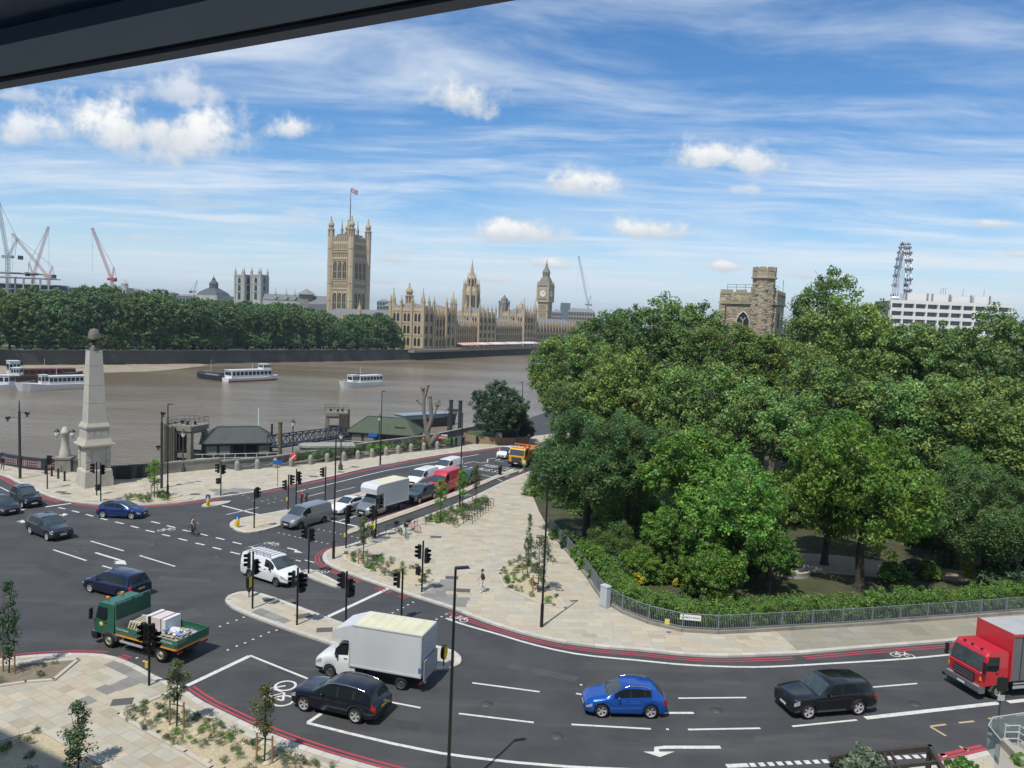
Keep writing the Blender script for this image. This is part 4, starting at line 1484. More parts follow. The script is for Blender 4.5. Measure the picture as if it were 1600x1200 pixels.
SUV = dict(L=4.92, W=2.0, fo=.86, wb=2.975, wr=.385, zs=.30, top=[(0, .84), (.08, .97), (.3, 1.05), (1.25, 1.15), (1.38, 1.19), (2.08, 1.66), (2.4, 1.745), (3.3, 1.75), (4.2, 1.68), (4.45, 1.6), (4.78, 1.15), (4.92, 1.02)],
   belt=[(0, .78), (.3, .97), (1.3, 1.09), (4.2, 1.15), (4.8, 1.08), (4.92, .95)], ws=(1.32, 2.2), rw=(4.4, 4.76), win=[(1.75, 2.72), (2.82, 3.62), (3.72, 4.25)], blackpillar=True, clad=True, rails=(2.3, 4.2), plan=PLAN(4.92, .8), chrome=True, tumble=.13)
RANGE = dict(SUV, L=5.05, W=2.04, fo=.9, wb=3.0, wr=.405, top=[(0, .98), (.05, 1.1), (.2, 1.15), (1.4, 1.21), (1.52, 1.26), (2.1, 1.74), (2.4, 1.84), (3.3, 1.85), (4.5, 1.77), (4.68, 1.7), (4.95, 1.2), (5.05, 1.06)],
    belt=[(0, .92), (.2, 1.08), (1.4, 1.17), (4.6, 1.22), (4.95, 1.12), (5.05, 1.0)], ws=(1.48, 2.14), rw=(4.62, 4.94), win=[(1.85, 2.8), (2.86, 3.75), (3.8, 4.5)], rails=None, chrome=False, plan=PLAN(5.05, .86, .9), tumble=.12, n=76)
MOKKA = dict(L=4.28, W=1.78, fo=.87, wb=2.555, tumble=.13, wr=.355, zs=.24, top=[(0, .66), (.1, .8), (.4, .95), (1.05, 1.08), (1.15, 1.11), (1.85, 1.57), (2.15, 1.645), (2.8, 1.65), (3.55, 1.56), (3.8, 1.47), (4.15, 1.05), (4.28, .92)],
    belt=[(0, .62), (.4, .85), (1.1, 1.0), (3.5, 1.12), (4.15, 1.0), (4.28, .85)], ws=(1.12, 1.88), rw=(3.76, 4.13), win=[(1.5, 2.3), (2.38, 3.05), (3.1, 3.42)], blackpillar=True, clad=True, rails=(2.05, 3.4), plan=PLAN(4.28))
HATCH = dict(L=4.3, W=1.81, fo=.85, wb=2.77, wr=.345, zs=.2, top=[(0, .64), (.1, .74), (.4, .88), (.95, 1.0), (1.05, 1.03), (2.0, 1.5), (2.4, 1.565), (3.1, 1.55), (3.8, 1.42), (3.95, 1.36), (4.2, 1.0), (4.3, .9)],
    belt=[(0, .6), (.4, .8), (1.0, .94), (3.7, 1.03), (4.2, .95), (4.3, .8)], ws=(1.02, 2.04), rw=(3.9, 4.18), win=[(1.55, 2.45), (2.55, 3.5)], blackpillar=True, plan=PLAN(4.3, .72))
PRIUS = dict(L=4.55, W=1.76, fo=.95, wb=2.7, wr=.32, zs=.19, top=[(0, .56), (.1, .66), (.5, .83), (1.2, .98), (1.3, 1.0), (2.15, 1.42), (2.5, 1.475), (3.0, 1.45), (3.9, 1.26), (4.45, 1.05), (4.55, .9)],
    belt=[(0, .52), (.5, .76), (1.2, .9), (3.9, 1.02), (4.45, .98), (4.55, .8)], ws=(1.26, 2.2), rw=(3.2, 4.35), win=[(1.7, 2.55), (2.62, 3.5)], blackpillar=True, plan=PLAN(4.55, .7), hl=.7)
MPV = dict(L=4.85, W=1.9, fo=.95, wb=2.92, wr=.33, zs=.22, top=[(0, .66), (.1, .8), (.4, .93), (.95, 1.07), (1.05, 1.1), (1.95, 1.62), (2.3, 1.7), (3.4, 1.715), (4.4, 1.66), (4.55, 1.58), (4.8, 1.05), (4.85, .95)],
   belt=[(0, .6), (.4, .84), (1.0, 1.0), (4.4, 1.04), (4.8, 1.0), (4.85, .85)], ws=(1.02, 2.0), rw=(4.5, 4.78), win=[(1.5, 2.5), (2.6, 3.5), (3.6, 4.3)], blackpillar=True, plan=PLAN(4.85, .74, .9))
TAXI = dict(L=4.58, W=1.78, fo=.78, wb=2.886, wr=.335, zs=.24, top=[(0, .74), (.08, .86), (.35, 1.0), (1.3, 1.1), (1.42, 1.13), (2.0, 1.66), (2.25, 1.79), (3.0, 1.83), (3.9, 1.75), (4.1, 1.66), (4.45, 1.12), (4.58, .95)],
   belt=[(0, .66), (.35, .9), (1.3, 1.04), (4.2, 1.08), (4.5, 1.0), (4.58, .85)], ws=(1.36, 2.1), rw=(4.05, 4.44), win=[(1.75, 2.6), (2.68, 3.45), (3.52, 4.0)], plan=PLAN(4.58, .72), wheel='alloy', chrome=True, hl=.25, grille=(.78, .26, .62))
VAN = dict(L=4.97, W=1.99, fo=.98, wb=2.933, wr=.335, zs=.26, top=[(0, .78), (.08, .92), (.3, 1.05), (.85, 1.22), (.95, 1.27), (1.7, 1.86), (1.95, 1.94), (2.4, 1.97), (4.6, 1.97), (4.85, 1.93), (4.97, 1.8)],
   belt=[(0, .7), (.3, .94), (.9, 1.14), (2.3, 1.24), (4.9, 1.26), (4.97, 1.2)], ws=(.92, 1.74), win=[(1.32, 2.25)], plan=[(0, .74), (.12, .86), (.4, .95), (.9, 1), (4.8, 1), (4.93, .985), (4.97, .96)], clad=True, tumble=.10, wheel='steel', mirmat=TRIM, mirh=1.1, tl=.1, hl=.5, handle=TRIM, grille=(.66, .2, 1.1), rpz=.9)
HIGHVAN = dict(VAN, L=5.41, W=2.05, fo=.95, wb=3.45, wr=.34, top=[(0, .8), (.08, .95), (.3, 1.1), (.7, 1.3), (.8, 1.36), (1.5, 2.15), (1.75, 2.42), (2.2, 2.5), (5.2, 2.52), (5.35, 2.48), (5.41, 2.3)],
    belt=[(0, .72), (.3, 1.0), (.75, 1.22), (2.2, 1.34), (5.35, 1.36), (5.41, 1.3)], ws=(.76, 1.42), win=[(1.2, 2.05)], plan=[(0, .76), (.12, .88), (.4, .96), (.9, 1), (5.3, 1), (5.37, .985), (5.41, .96)], tumble=.08, hl=.4, n=76)
CABV = dict(VAN, L=2.55, W=2.02, fo=1.0, wb=4.325, one_axle=True, wr=.35, top=[(0, .86), (.08, 1.0), (.3, 1.15), (.85, 1.34), (.95, 1.4), (1.55, 2.1), (1.75, 2.2), (2.55, 2.22)],
   belt=[(0, .76), (.3, 1.0), (.9, 1.24), (2.0, 1.36), (2.55, 1.38)], ws=(.92, 1.55), win=[(1.25, 2.1)], plan=[(0, .74), (.12, .86), (.4, .95), (.9, 1), (2.55, 1)], tl=0, n=40, tumble=.1)
NAVY = paint('dark_navy_paint', (0.007, 0.010, 0.019))
BLUE = paint('bright_blue_paint', (0.008, 0.085, 0.40), .35)
BLACK = paint('black_paint', (0.008, 0.009, 0.011), .2)
ROYAL = paint('royal_blue_paint', (0.014, 0.038, 0.16), .35)
SLATE = paint('slate_grey_paint', (0.035, 0.042, 0.048), .4)
WHITEP = paint('white_van_paint', (0.70, 0.71, 0.71), 0, .4, .08)
SILVER = paint('silver_grey_paint', (0.30, 0.315, 0.325), .6, .35)
REDP = paint('red_van_paint', (0.50, 0.018, 0.03), .05, .4)
MIDB = paint('midnight_blue_paint', (0.010, 0.016, 0.05), .35)
c = Car('suv_car', 'dark navy SUV with silver roof rails beside the white box van, over a bicycle symbol', 'car', SUV, NAVY)
c.place((475, 1111), (555, 1130))
c = Car('compact_suv_car', 'bright blue compact SUV with roof rails on the curving lower road', 'car', MOKKA, BLUE)
c.place((941, 1121), (1015, 1122.5))
c = Car('luxury_suv_car', 'glossy black boxy SUV ahead of the red lorry on the lower road', 'car', RANGE, BLACK)
c.place((1262, 1123.5), (1340, 1117))
c = Car('people_carrier', 'dark blue people carrier seen from behind, beyond the green flatbed lorry', 'car', MPV, MIDB)
c.place((144, 926), (186, 936))
c = Car('suv_car', 'slate grey SUV turning into the junction, in front of the taxi', 'car', SUV, SLATE)
c.place((76, 846), (46, 834))
c = Car('taxi', 'black cab with upright grille waiting at the line by the pavement', 'taxi', TAXI, BLACK)
c.place((41.5, 797), (14, 782))
c = Car('saloon_car', 'dark car cut off by the left edge of the view, beside the taxi', 'car', HATCH, SLATE)
c.place((2, 807), (-26, 796))
c = Car('electric_hatchback', 'royal blue hatchback with black roof passing the riverside pavement', 'car', HATCH, ROYAL, roofcol=BLACK)
c.place((207.5, 811.5), (159, 809))
c = Car('panel_van', 'silver panel van at the crossing beside the yellow bollard island', 'van', VAN, SILVER)
c.place((471, 826.5), (504, 817.5))
c = Car('hybrid_car', 'white hatchback between the silver van and the box van', 'car', PRIUS, WHITEP)
c.place((541, 803), (566, 795))
c = Car('panel_van', 'white panel van in the queue behind the white box van, left of the red van', 'van', VAN, WHITEP)
c.place((658, 762), (680, 754.5))
c = Car('panel_van', 'white panel van farthest back in the queue, half hidden behind the red van', 'van', VAN, WHITEP)
c.place((698, 744), (718, 737.5))
c = Car('estate_car', 'dark blue-grey car in the queue between the box van and the red van', 'car', SUV, SLATE)
c.place((655, 787.5), (677, 779.5))
c = Car('tall_van', 'red high-roofed van in the middle of the queue', 'van', HIGHVAN, REDP)
c.place((694, 772.5), (716, 764))
c = Car('dark_car', 'dark car directly behind the red van in the queue', 'car', HATCH, SLATE)
c.place((731, 758.5), (748, 750))
c = Car('white_car', 'white car half hidden behind the yellow lorry', 'car', HATCH, WHITEP)
c.place((793, 717), (806, 712))
# white van with a ladder rack
c = Car('panel_van', 'white panel van with a grey ladder rack turning across the junction', 'van', VAN, WHITEP)
c.place((434.5, 917.5), (388, 902.5))
rk = thing('roof_rack', 'grey metal ladder rack on the roof of the turning white van', 'roof rack', c.root.location, c.root.rotation_euler[2])
for sd in (-1, 1):
 mb = MB()
 mb.path([(1.75, sd * .78, 2.08), (4.8, sd * .8, 2.12)], .022, 6)
 mb.path([(1.75, sd * .78, 2.2), (4.8, sd * .8, 2.24)], .022, 6)
 for x in (1.8, 2.5, 3.3, 4.1, 4.75):
  mb.tube((x, sd * .8, 1.93), (x, sd * .8, 2.24), .018, n=5)
 mb.build('side_rail', STEEL, rk)
for x in np.linspace(1.8, 4.8, 8):
 mb = MB()
 mb.tube((x, -.8, 2.1), (x, .8, 2.1), .022, n=6)
 mb.build('cross_bar', M('galvanised_bar', (0.42, 0.43, 0.44), .4, metal=.6, var=.1), rk)
M_BOXW = M('box_body_white', (0.56, 0.585, 0.60), 0.45, var=0.05, scale=.6, dirt=.12)
M_BOXROOF = M('translucent_roof', (0.62, 0.60, 0.42), 0.55, var=0.14, scale=.9, dirt=.12)
def box_van(label, front, rear, boxlen, boxh, luton, wb, colr):
 sp = dict(CABV, wb=wb)
 c = Car('box_van', label, 'box van', sp, colr)
 r = c.root
 fo = sp['fo']
 x0, z0, hw = 2.2, .88, 1.06
 L = x0 + boxlen
 for ch in kids(r):
  if ch.name.split('.')[0] in ('rear_number_plate', 'rear_bumper'):
   ch.location.x += L - sp['L'] if ch.name.startswith('rear_n') else 0
   ch.location.z -= .2
 mb = MB()
 top = boxh
 if luton == 'peak':
  prof = [(x0, z0), (L, z0), (L, top), (x0 + .2, top), (1.35, top - .38), (1.1, top - .68), (1.15, 2.32), (x0, 2.32)]
 else:
  prof = [(x0, z0), (L, z0), (L, top), (1.5, top), (1.15, top - .12), (.98, top - .4), (1.05, 2.26), (x0, 2.26)]
 mb.side(prof, -hw, hw)
 bx = mb.build('box_body', M_BOXW, r)
 mb = MB()
 mb.box(((x0 + .25 + L) / 2, 0, top + .012), (L - x0 - .3, 2 * hw - .16, .02))
 for x in np.arange(x0 + .7, L, .6):
  mb.box((x, 0, top + .028), (.04, 2 * hw - .2, .012))
 mb.build('roof_panel', M_BOXROOF, bx)
 mb = MB()
 for sd in (-1, 1):
  mb.box(((x0 + .2 + L) / 2, sd * (hw + .012), top - .03), (L - x0 - .2, .024, .07))
  mb.box(((x0 + L) / 2, sd * (hw + .012), z0 + .05), (L - x0, .024, .1))
  mb.box((L - .04, sd * (hw + .012), (z0 + top) / 2), (.07, .024, top - z0 - .2))
  mb.box((x0 + .04, sd * (hw + .012), (z0 + 2.3) / 2), (.06, .024, 2.2 - z0))
 mb.build('edge_trim', M('aluminium_trim', (0.62, 0.63, 0.64), .4, metal=.3, var=.05), bx)
 mb = MB()
 for z in np.arange(z0 + .15, top - .2, .28):
  mb.box((L + .012, 0, z + .12), (.02, 2 * hw - .2, .25))
 mb.build('shutter_door', M('shutter_grey', (0.42, 0.44, 0.45), .5, var=.1), bx)
 mb = MB()
 mb.box((x0 + boxlen / 2 + .1, 0, .68), (boxlen - .3, .9, .22))
 mb.box((L - .1, 0, .5), (.12, 2.0, .14))
 mb.box((x0 + .5, -.75, .55), (.8, .3, .35))
 mb.box((x0 + 1.4, .75, .55), (.9, .3, .35))
 mb.build('chassis', TRIM, r)
 for sd in (-1, 1):
  add_wheel(r, fo + wb, sd * .9, .35, .23, 'steel')
  c.part('tail_light', (L + .01, sd * .95, .62), (.05, .18, .14), TAIL)
 c.place(front, rear, wb)
 return c
bv = box_van('large white box van with pale roof and tail lift, heading left past the long island', (515, 1057), (627, 1077.5), 4.3, 3.25, 'peak', 4.3, WHITEP)
mb = MB()
mb.box((6.62, 0, 1.25), (.06, 1.9, 1.1))
mb.box((6.6, -.7, .75), (.12, .1, .5))
mb.box((6.6, .7, .75), (.12, .1, .5))
mb.build('tail_lift', M('tail_lift_grey', (0.33, 0.35, 0.36), .5, metal=.3, var=.15), bv.root)
mb = MB()
mb.box((6.42, -1.09, 1.32), (.14, .012, .28))
mb.build('side_decal', M('blue_decal', (0.05, 0.16, 0.35), .5, var=.3, scale=9), bv.root)
box_van('white box van with rounded front above its cab, waiting in the queue beyond the crossing', (587, 808), (624, 797), 3.9, 3.2, 'round', 3.95, SILVER)
# ---------------------------------------------------------------- cab-over lorries
def cab(root, w, h, colr, z0=.75, length=1.75, bumper=TRIM, dark_top=False):
 """flat-nosed cab; front at x=0"""
 hw = w / 2
 mb = MB()
 prof = [(0.06, z0), (0.0, z0 + .75), (.10, z0 + .82), (.30, h - .22), (.42, h - .06), (.60, h), (length - .1, h), (length, h - .12), (length, z0)]
 # slightly drawn-in front corners
 rings = []
 for yy, ins in ((-hw, .10), (-hw + .1, .02), (0, 0.0), (hw - .1, .02), (hw, .10)):
  rings.append([(x + (ins if x < .5 else 0), yy * (1 if z < h - .3 else .965), z) for x, z in prof])
 n = len(prof)
 for a, b in zip(rings[:-1], rings[1:]):
  for i in range(n):
   j = (i + 1) % n
   mb.add([a[i], b[i], b[j], a[j]], [(0, 1, 2, 3)])
 mb.add(rings[0], [tuple(range(n))])
 mb.add(rings[-1], [tuple(range(n))[::-1]])
 body = mb.build('cab_body', colr, root)
 g = MB()
 g.add([(.10, -hw + .13, z0 + .86), (.10, hw - .13, z0 + .86), (.285, hw - .16, h - .25), (.285, -hw + .16, h - .25)], [(0, 3, 2, 1)])
 g.add([(.06, -hw + .13, z0 + .86), (.06, hw - .13, z0 + .86), (.262, hw - .16, h - .25), (.262, -hw + .16, h - .25)], [(0, 3, 2, 1)])
 g.build('windscreen', GLASS2, body)
 for sd in (-1, 1):
  y = sd * (hw + .012)
  g = MB()
  pts = [(.30, z0 + .9), (.98, z0 + .82), (1.18, z0 + .95), (1.18, h - .28), (.52, h - .25)]
  g.side(pts, sd * (hw - .03), y)
  g.build('side_window', GLASS, body)
  g = MB()
  g.box((.05, sd * (hw + .16), z0 + 1.25), (.10, .2, .42))
  g.box((.02, sd * (hw + .16), z0 + .92), (.10, .2, .2))
  g.tube((.2, sd * hw, h - .3), (.08, sd * (hw + .16), z0 + 1.5), .02, n=5)
  g.tube((.25, sd * hw, z0 + .75), (.08, sd * (hw + .16), z0 + .85), .02, n=5)
  g.build('mirror', TRIM, body)
  g = MB()
  g.box((1.08, sd * (hw + .01), z0 + .7), (.2, .03, .04))
  g.build('door_handle', TRIM, body)
  g = MB()
  g.box((.0, sd * (hw - .28), z0 - .08), (.12, .42, .16))
  g.build('headlight', LAMPG, body)
  g = MB()
  g.box((.04, sd * (hw - .08), z0 + .42), (.05, .1, .2))
  g.build('indicator', AMBER, body)
 g = MB()
 g.box((.02, 0, z0 + .36), (.08, w * .62, .46))
 g.build('grille', TRIM, body)
 g = MB()
 for z in (.2, .34, .48):
  g.box((-.03, 0, z0 + z), (.02, w * .58, .045))
 g.build('grille_bar', M('grille_bar_grey', (0.2, 0.2, 0.21), .4, metal=.5, var=.1), body)
 g = MB()
 g.side([(-.12, z0 - .02), (.35, z0 - .02), (.35, z0 - .42), (.0, z0 - .42), (-.12, z0 - .3)], -hw, hw)
 g.build('bumper', bumper, body)
 g = MB()
 g.box((-.13, 0, z0 - .2), (.012, .52, .11))
 g.build('number_plate', PLW, body)
 for sd in (-1, 1):
  g = MB()
  pr = []
  for t in range(9):
   a = math.pi * t / 8
   pr.append((1.33 - .62 * math.cos(a), .5 + .56 * math.sin(a)))
  inner = [(1.33 - .54 * math.cos(math.pi * t / 8), .5 + .49 * math.sin(math.pi * t / 8)) for t in range(8, -1, -1)]
  g.side(pr + inner, sd * (hw - .4), sd * (hw + .01))
  g.build('mudguard', M('mudguard_grey', (0.085, 0.09, 0.095), .6, var=.15), body)
 g = MB()
 g.box((.75, 0, z0 - .2), (1.2, w * .8, .3))
 g.build('chassis', TRIM, root)
 for x, y in ((.32, -.05), (.34, .3)):
  pass
 return body
# green flatbed with building materials
gt = thing('flatbed_lorry', 'green dropside builder\'s lorry with an orange stripe, loaded with pallets', 'lorry')
GREEN = paint('lorry_green', (0.008, 0.105, 0.06), .05, .4)
cab(gt, 2.2, 2.62, GREEN)
WD = M('lorry_deck_wood', (0.33, 0.29, 0.22), .85, var=.25, scale=3)
bed0, bed1, bhw = 2.05, 6.75, 1.2
mb = MB()
mb.box(((bed0 + bed1) / 2, 0, 1.02), (bed1 - bed0, 2 * bhw, .12))
mb.build('deck', WD, gt)
STR = M('orange_stripe', (0.62, 0.27, 0.03), .5, var=.1)
for sd in (-1, 1):
 for k_ in range(2):
  xa = bed0 + k_ * (bed1 - bed0) / 2
  xb = xa + (bed1 - bed0) / 2 - .03
  mb = MB()
  mb.box(((xa + xb) / 2, sd * (bhw + .02), 1.31), (xb - xa, .05, .44))
  sp_ = mb.build('dropside_panel', GREEN, gt)
  mb = MB()
  for z in (1.25, 1.32, 1.39):
   mb.box(((xa + xb) / 2, sd * (bhw + .05), z - .02), (xb - xa - .1, .012, .025))
  mb.build('rib', GREEN, sp_)
 mb = MB()
 mb.box(((bed0 + bed1) / 2, sd * (bhw + .035), 1.0), (bed1 - bed0, .03, .09))
 mb.build('stripe', STR, gt)
 mb = MB()
 mb.box((3.5, sd * (bhw - .05), .62), (2.4, .04, .13))
 for x in (2.5, 4.5):
  mb.box((x, sd * (bhw - .1), .8), (.06, .05, .35))
 mb.build('side_guard', M('guard_aluminium', (0.5, .51, .52), .45, metal=.4, var=.1), gt)
 mb = MB()
 mb.box((bed1 + .02, sd * .95, .78), (.06, .35, .12))
 mb.build('tail_light', TAIL, gt)
mb = MB()
mb.box((bed1 + .02, 0, 1.31), (.05, 2 * bhw, .44))
mb.build('tailboard', GREEN, gt)
mb = MB()
mb.box((bed1 + .04, 0, 1.0), (.03, 2 * bhw, .09))
mb.build('rear_stripe', STR, gt)
mb = MB()
mb.box((bed0 + .03, 0, 1.45), (.06, 2 * bhw, .75))
hb = mb.build('headboard', M('headboard_grey', (0.28, .28, .27), .7, var=.2), gt)
mb = MB()
mb.box((bed0 + .03, 0, 2.3), (.05, 2 * bhw, .9))
mb.build('mesh_panel', M('dark_green_mesh', (0.012, 0.075, 0.05), .6, var=.3, scale=9), hb)
mb = MB()
for y in (-bhw, 0, bhw):
 mb.box((bed0 + .0, y, 2.0), (.08, .07, 1.85))
mb.box((bed0 + .0, 0, 2.88), (.08, 2 * bhw, .07))
mb.build('post', GREEN, hb)
mb = MB()
mb.box((4.3, 0, .82), (4.9, .8, .24))
mb.build('chassis', TRIM, gt)
mb = MB()
mb.box((.55, -.5, 2.72), (.2, .12, .1))
mb.box((.62, .45, 2.72), (.2, .12, .1))
mb.build('roof_lamp', AMBER, gt)
for sd in (-1, 1):
 add_wheel(gt, 1.33, sd * 1.0, .46, .26, 'truck')
 add_wheel(gt, 1.33 + 4.15, sd * .95, .46, .40, 'truck')
# lettering and crest on the door and side
WTXT = M('white_lettering', (0.7, 0.7, 0.68), .6, var=.05)
for x, t_ in ((2.15, 'Travis Perkins'), (4.85, 'Timber & Builders Merchants')):
 o = mobj('lettering', text_mesh(t_, .17, WTXT), gt, (x if x < 3 else 4.5, 0, 1.33))
 # the lorry's left side is local +y when heading along -x: letters run from its nose backwards
 o.rotation_euler = (R(90), 0, 0)
 o.location.y = -(bhw + .068)
cr = MB()
cr.lathe([(0.02, 0), (.16, 0), (.16, .012), (.02, .012)], 14)
o = cr.build('crest', M('gold_crest', (0.55, .42, .08), .5, var=.4, scale=14), gt)
o.rotation_euler = (R(90), 0, 0)
o.location = (.72, -1.105, 1.3)
place(gt, (171, 1012), (250, 1034.5), 1.33, 4.15, 1.1)
def on_truck(x, y, z, root):
 a = root.rotation_euler[2]
 return (root.location.x + x * math.cos(a) - y * math.sin(a), root.location.y + x * math.sin(a) + y * math.cos(a), z)
GA = gt.rotation_euler[2]
# load on the flatbed
mb = MB()
mb.box((0, 0, .42), (1.5, 1.15, .84))
o = mb.build('pallet_stack', M('pale_wrapped_boards', (0.60, .52, .52), .6, var=.08), None, on_truck(3.9, .55, 1.081, gt), GA)
tag(o, 'pink and white wrapped stack of boards on the green lorry', 'pallet')
m2 = MB()
for x in (-.4, .4):
 m2.box((x, 0, .425), (.06, 1.16, .86))
m2.build('strap', TRIM, o)
m2 = MB()
for sx in (-1, 1):
 m2.box((sx * .66, 0, .43), (.2, 1.17, .85))
m2.build('white_wrap', M('white_wrap', (.68, .68, .68), .5, var=.1), o)
for i, (x, y, mat, lab) in enumerate([(5.15, .1, ('bag_white_blue', (.52, .56, .62)), 'blue and white plastic-wrapped bags on a pallet behind the pink stack'), (6.1, .25, ('bag_mixed', (.55, .52, .50)), 'loose pale bags in the rear corner of the lorry bed')]):
 root = thing('bag_pallet', lab, 'building bags', on_truck(x, y, 1.081, gt), GA)
 mb = MB()
 for xx in (-.4, 0, .4):
  mb.box((xx, 0, .05), (.1, 1.0, .1))
 mb.box((0, 0, .115), (1.0, 1.0, .03))
 mb.build('pallet_base', WD, root)
 rr = random.Random(5 + i)
 cols = [M('bag_white', (.62, .64, .66), .35, var=.2, scale=5), M('bag_blue', (.12, .28, .55), .4, var=.2, scale=5), M('bag_grey', (.36, .37, .38), .4, var=.3, scale=5), M('bag_rust', (.42, .22, .14), .5, var=.2)]
 for q in range(16):
  mb = MB()
  mb.ball((0, 0, 0), 1, 8, 5, 0, (rr.uniform(.16, .26), rr.uniform(.12, .2), rr.uniform(.05, .09)))
  o = mb.build('bag', cols[rr.choice([0, 0, 1, 2, 2, 3] if i else [0, 0, 0, 1, 1, 2])], root, (rr.uniform(-.36, .36), rr.uniform(-.38, .38), .17 + .07 * (q // 6) + rr.uniform(0, .1)), rr.uniform(0, 3))
for i in range(4):
 mb = MB()
 for q in range(4):
  mb.box((q * .2 - .3, 0, .05), (.1, 1.3, .08))
 mb.box((0, -.5, .12), (.8, .12, .05))
 mb.box((0, .5, .12), (.8, .12, .05))
 o = mb.build('timber_bundle', M('pale_timber', (.50, .47, .36), .8, var=.25, scale=4), None, on_truck(2.75 + .02 * i, -.1 + i * .02, 1.082 + i * .15, gt), GA + .05 * i)
 tag(o, 'pale slatted pallet in the low pile behind the lorry headboard', 'pallet', 'pallets piled behind the green lorry cab')
# red curtain-sided lorry entering on the right
rt = thing('curtain_lorry', 'red flat-nosed lorry with grey curtain sides entering from the right edge', 'lorry')
REDL = paint('lorry_red', (0.52, 0.022, 0.035), .05, .38)
bd = cab(rt, 2.4, 2.75, REDL, .85, 1.85, M('bumper_grey', (.12, .125, .13), .5, var=.1))
mb = MB()
mb.side([(1.98, 1.05), (9.2, 1.05), (9.2, 3.75), (1.98, 3.75)], -1.25, 1.25)
bx = mb.build('curtain_body', M('grey_curtain', (.13, .135, .14), .6, var=.15, scale=1.2), rt)
mb = MB()
mb.box((1.95, 0, 2.42), (.06, 2.56, 2.76))
mb.build('headboard', REDL, bx)
mb = MB()
mb.box((5.6, 0, 3.765), (7.2, 2.46, .02))
mb.build('roof_sheet', M('roof_sheet_grey', (.38, .39, .38), .6, var=.1, dirt=.2), bx)
mb = MB()
for sd in (-1, 1):
 mb.box((5.6, sd * 1.265, 3.7), (7.24, .05, .13))
mb.build('roof_rail', REDL, bx)
mb = MB()
for sd in (-1, 1):
 for x in np.arange(2.6, 9.1, .75):
  mb.box((x, sd * 1.258, 2.35), (.05, .012, 2.5))
mb.build('curtain_strap', TRIM, bx)
mb = MB()
for sd in (-1, 1):
 mb.box((4.2, sd * 1.15, .62), (3.8, .04, .16))
 mb.box((4.2, sd * 1.15, .86), (3.8, .04, .12))
mb.build('side_guard', M('guard_aluminium', (0.5, .51, .52), .45), rt)
mb = MB()
mb.box((5.4, 0, .88), (7.4, .85, .26))
mb.build('chassis', TRIM, rt)
mb = MB()
for y in (-.6, .05, .6):
 mb.box((.5, y, 2.79), (.12, .1, .07))
mb.build('roof_lamp', TRIM, bd)
for sd in (-1, 1):
 add_wheel(rt, 1.33, sd * 1.02, .48, .28, 'truck')
 add_wheel(rt, 7.0, sd * .97, .48, .42, 'truck')
place(rt, (1544, 1094), (1640, 1085.5), 1.33, 3.0, 1.15)
# yellow utility lorry far along the road
yt = thing('tipper_lorry', 'yellow lorry with orange gear behind the cab, stopped by the zigzag markings', 'lorry')
YEL = paint('lorry_yellow', (0.70, 0.33, 0.012), 0, .45)
bd = cab(yt, 2.35, 2.7, YEL, .85, 1.8)
mb = MB()
mb.side([(2.0, 1.1), (7.5, 1.1), (7.6, 2.1), (2.0, 2.3)], -1.2, 1.2)
mb.build('tipper_body', M('orange_tipper', (.48, .17, .015), .6, var=.2, dirt=.2), yt)
mb = MB()
for y in (-1.0, -.3, .4, 1.0):
 mb.box((2.1, y, 2.75), (.35, .3, .35))
mb.box((1.95, 0, 3.0), (.2, 2.3, .1))
mb.build('rooftop_gear', M('orange_gear', (.55, .15, .03), .6, var=.3, scale=5), yt)
mb = MB()
mb.box((.55, 0, 2.8), (.25, 1.7, .16))
mb.build('light_bar', M('white_light_bar', (.6, .58, .5), .4, var=.2), bd)
mb = MB()
mb.box((4.5, 0, .9), (6.0, .85, .26))
mb.build('chassis', TRIM, yt)
for sd in (-1, 1):
 add_wheel(yt, 1.33, sd * 1.0, .48, .28, 'truck')
 add_wheel(yt, 5.6, sd * .95, .48, .42, 'truck')
place(yt, (822, 730.5), (842, 722), 1.33, 4.27, 1.1)
# ================================================================ RIVERSIDE
def px_m(Y):
 return Y / FPX
# --- obelisk with a pineapple finial
oc = G(148, 757.2, PAVEZ)
OB = thing('stone_obelisk', 'tall pale stone obelisk with a bronze pineapple on top at the bridge foot', 'obelisk', (oc[0], oc[1], PAVEZ), gdir((139, 762), (176, 757.6)))
OB.scale = (.955,) * 3
M_STONE2 = M('obelisk_stone', (0.45, 0.42, 0.35), 0.85, var=0.14, scale=0.5, bump=0.2, dirt=0.45)
for z0, z1, w0, w1, nm in [(0, 1.05, 3.1, 3.05, 'plinth'), (1.06, 1.75, 2.95, 2.9, 'plinth'), (1.76, 2.1, 2.9, 2.6, 'base_moulding'), (2.1, 4.55, 2.45, 2.45, 'die'), (4.55, 4.8, 2.6, 3.3, 'cornice'), (4.8, 5.0, 3.45, 3.4, 'cornice'), (5.0, 5.5, 3.0, 2.7, 'step'),
       (5.5, 6.7, 2.5, 2.35, 'upper_block'), (6.7, 6.95, 2.6, 2.65, 'upper_moulding'), (6.95, 7.35, 2.5, 2.25, 'upper_moulding')]:
 mb = MB()
 mb.box((0, 0, (z0 + z1) / 2), (w0, w0, z1 - z0 - .015), taper=w1 / w0)
 mb.build(nm, M_STONE2, OB)
for sx, sy in ((-1, -1), (1, -1), (1, 1), (-1, 1)):
 mb = MB()
 for z, hh in ((2.5, .7), (3.3, .7), (4.1, .75)):
  mb.box((sx * 1.08, sy * 1.08, z), (.5, .5, hh))
 mb.build('corner_stones', M_STONE2, OB)['kind'] = 'stuff'
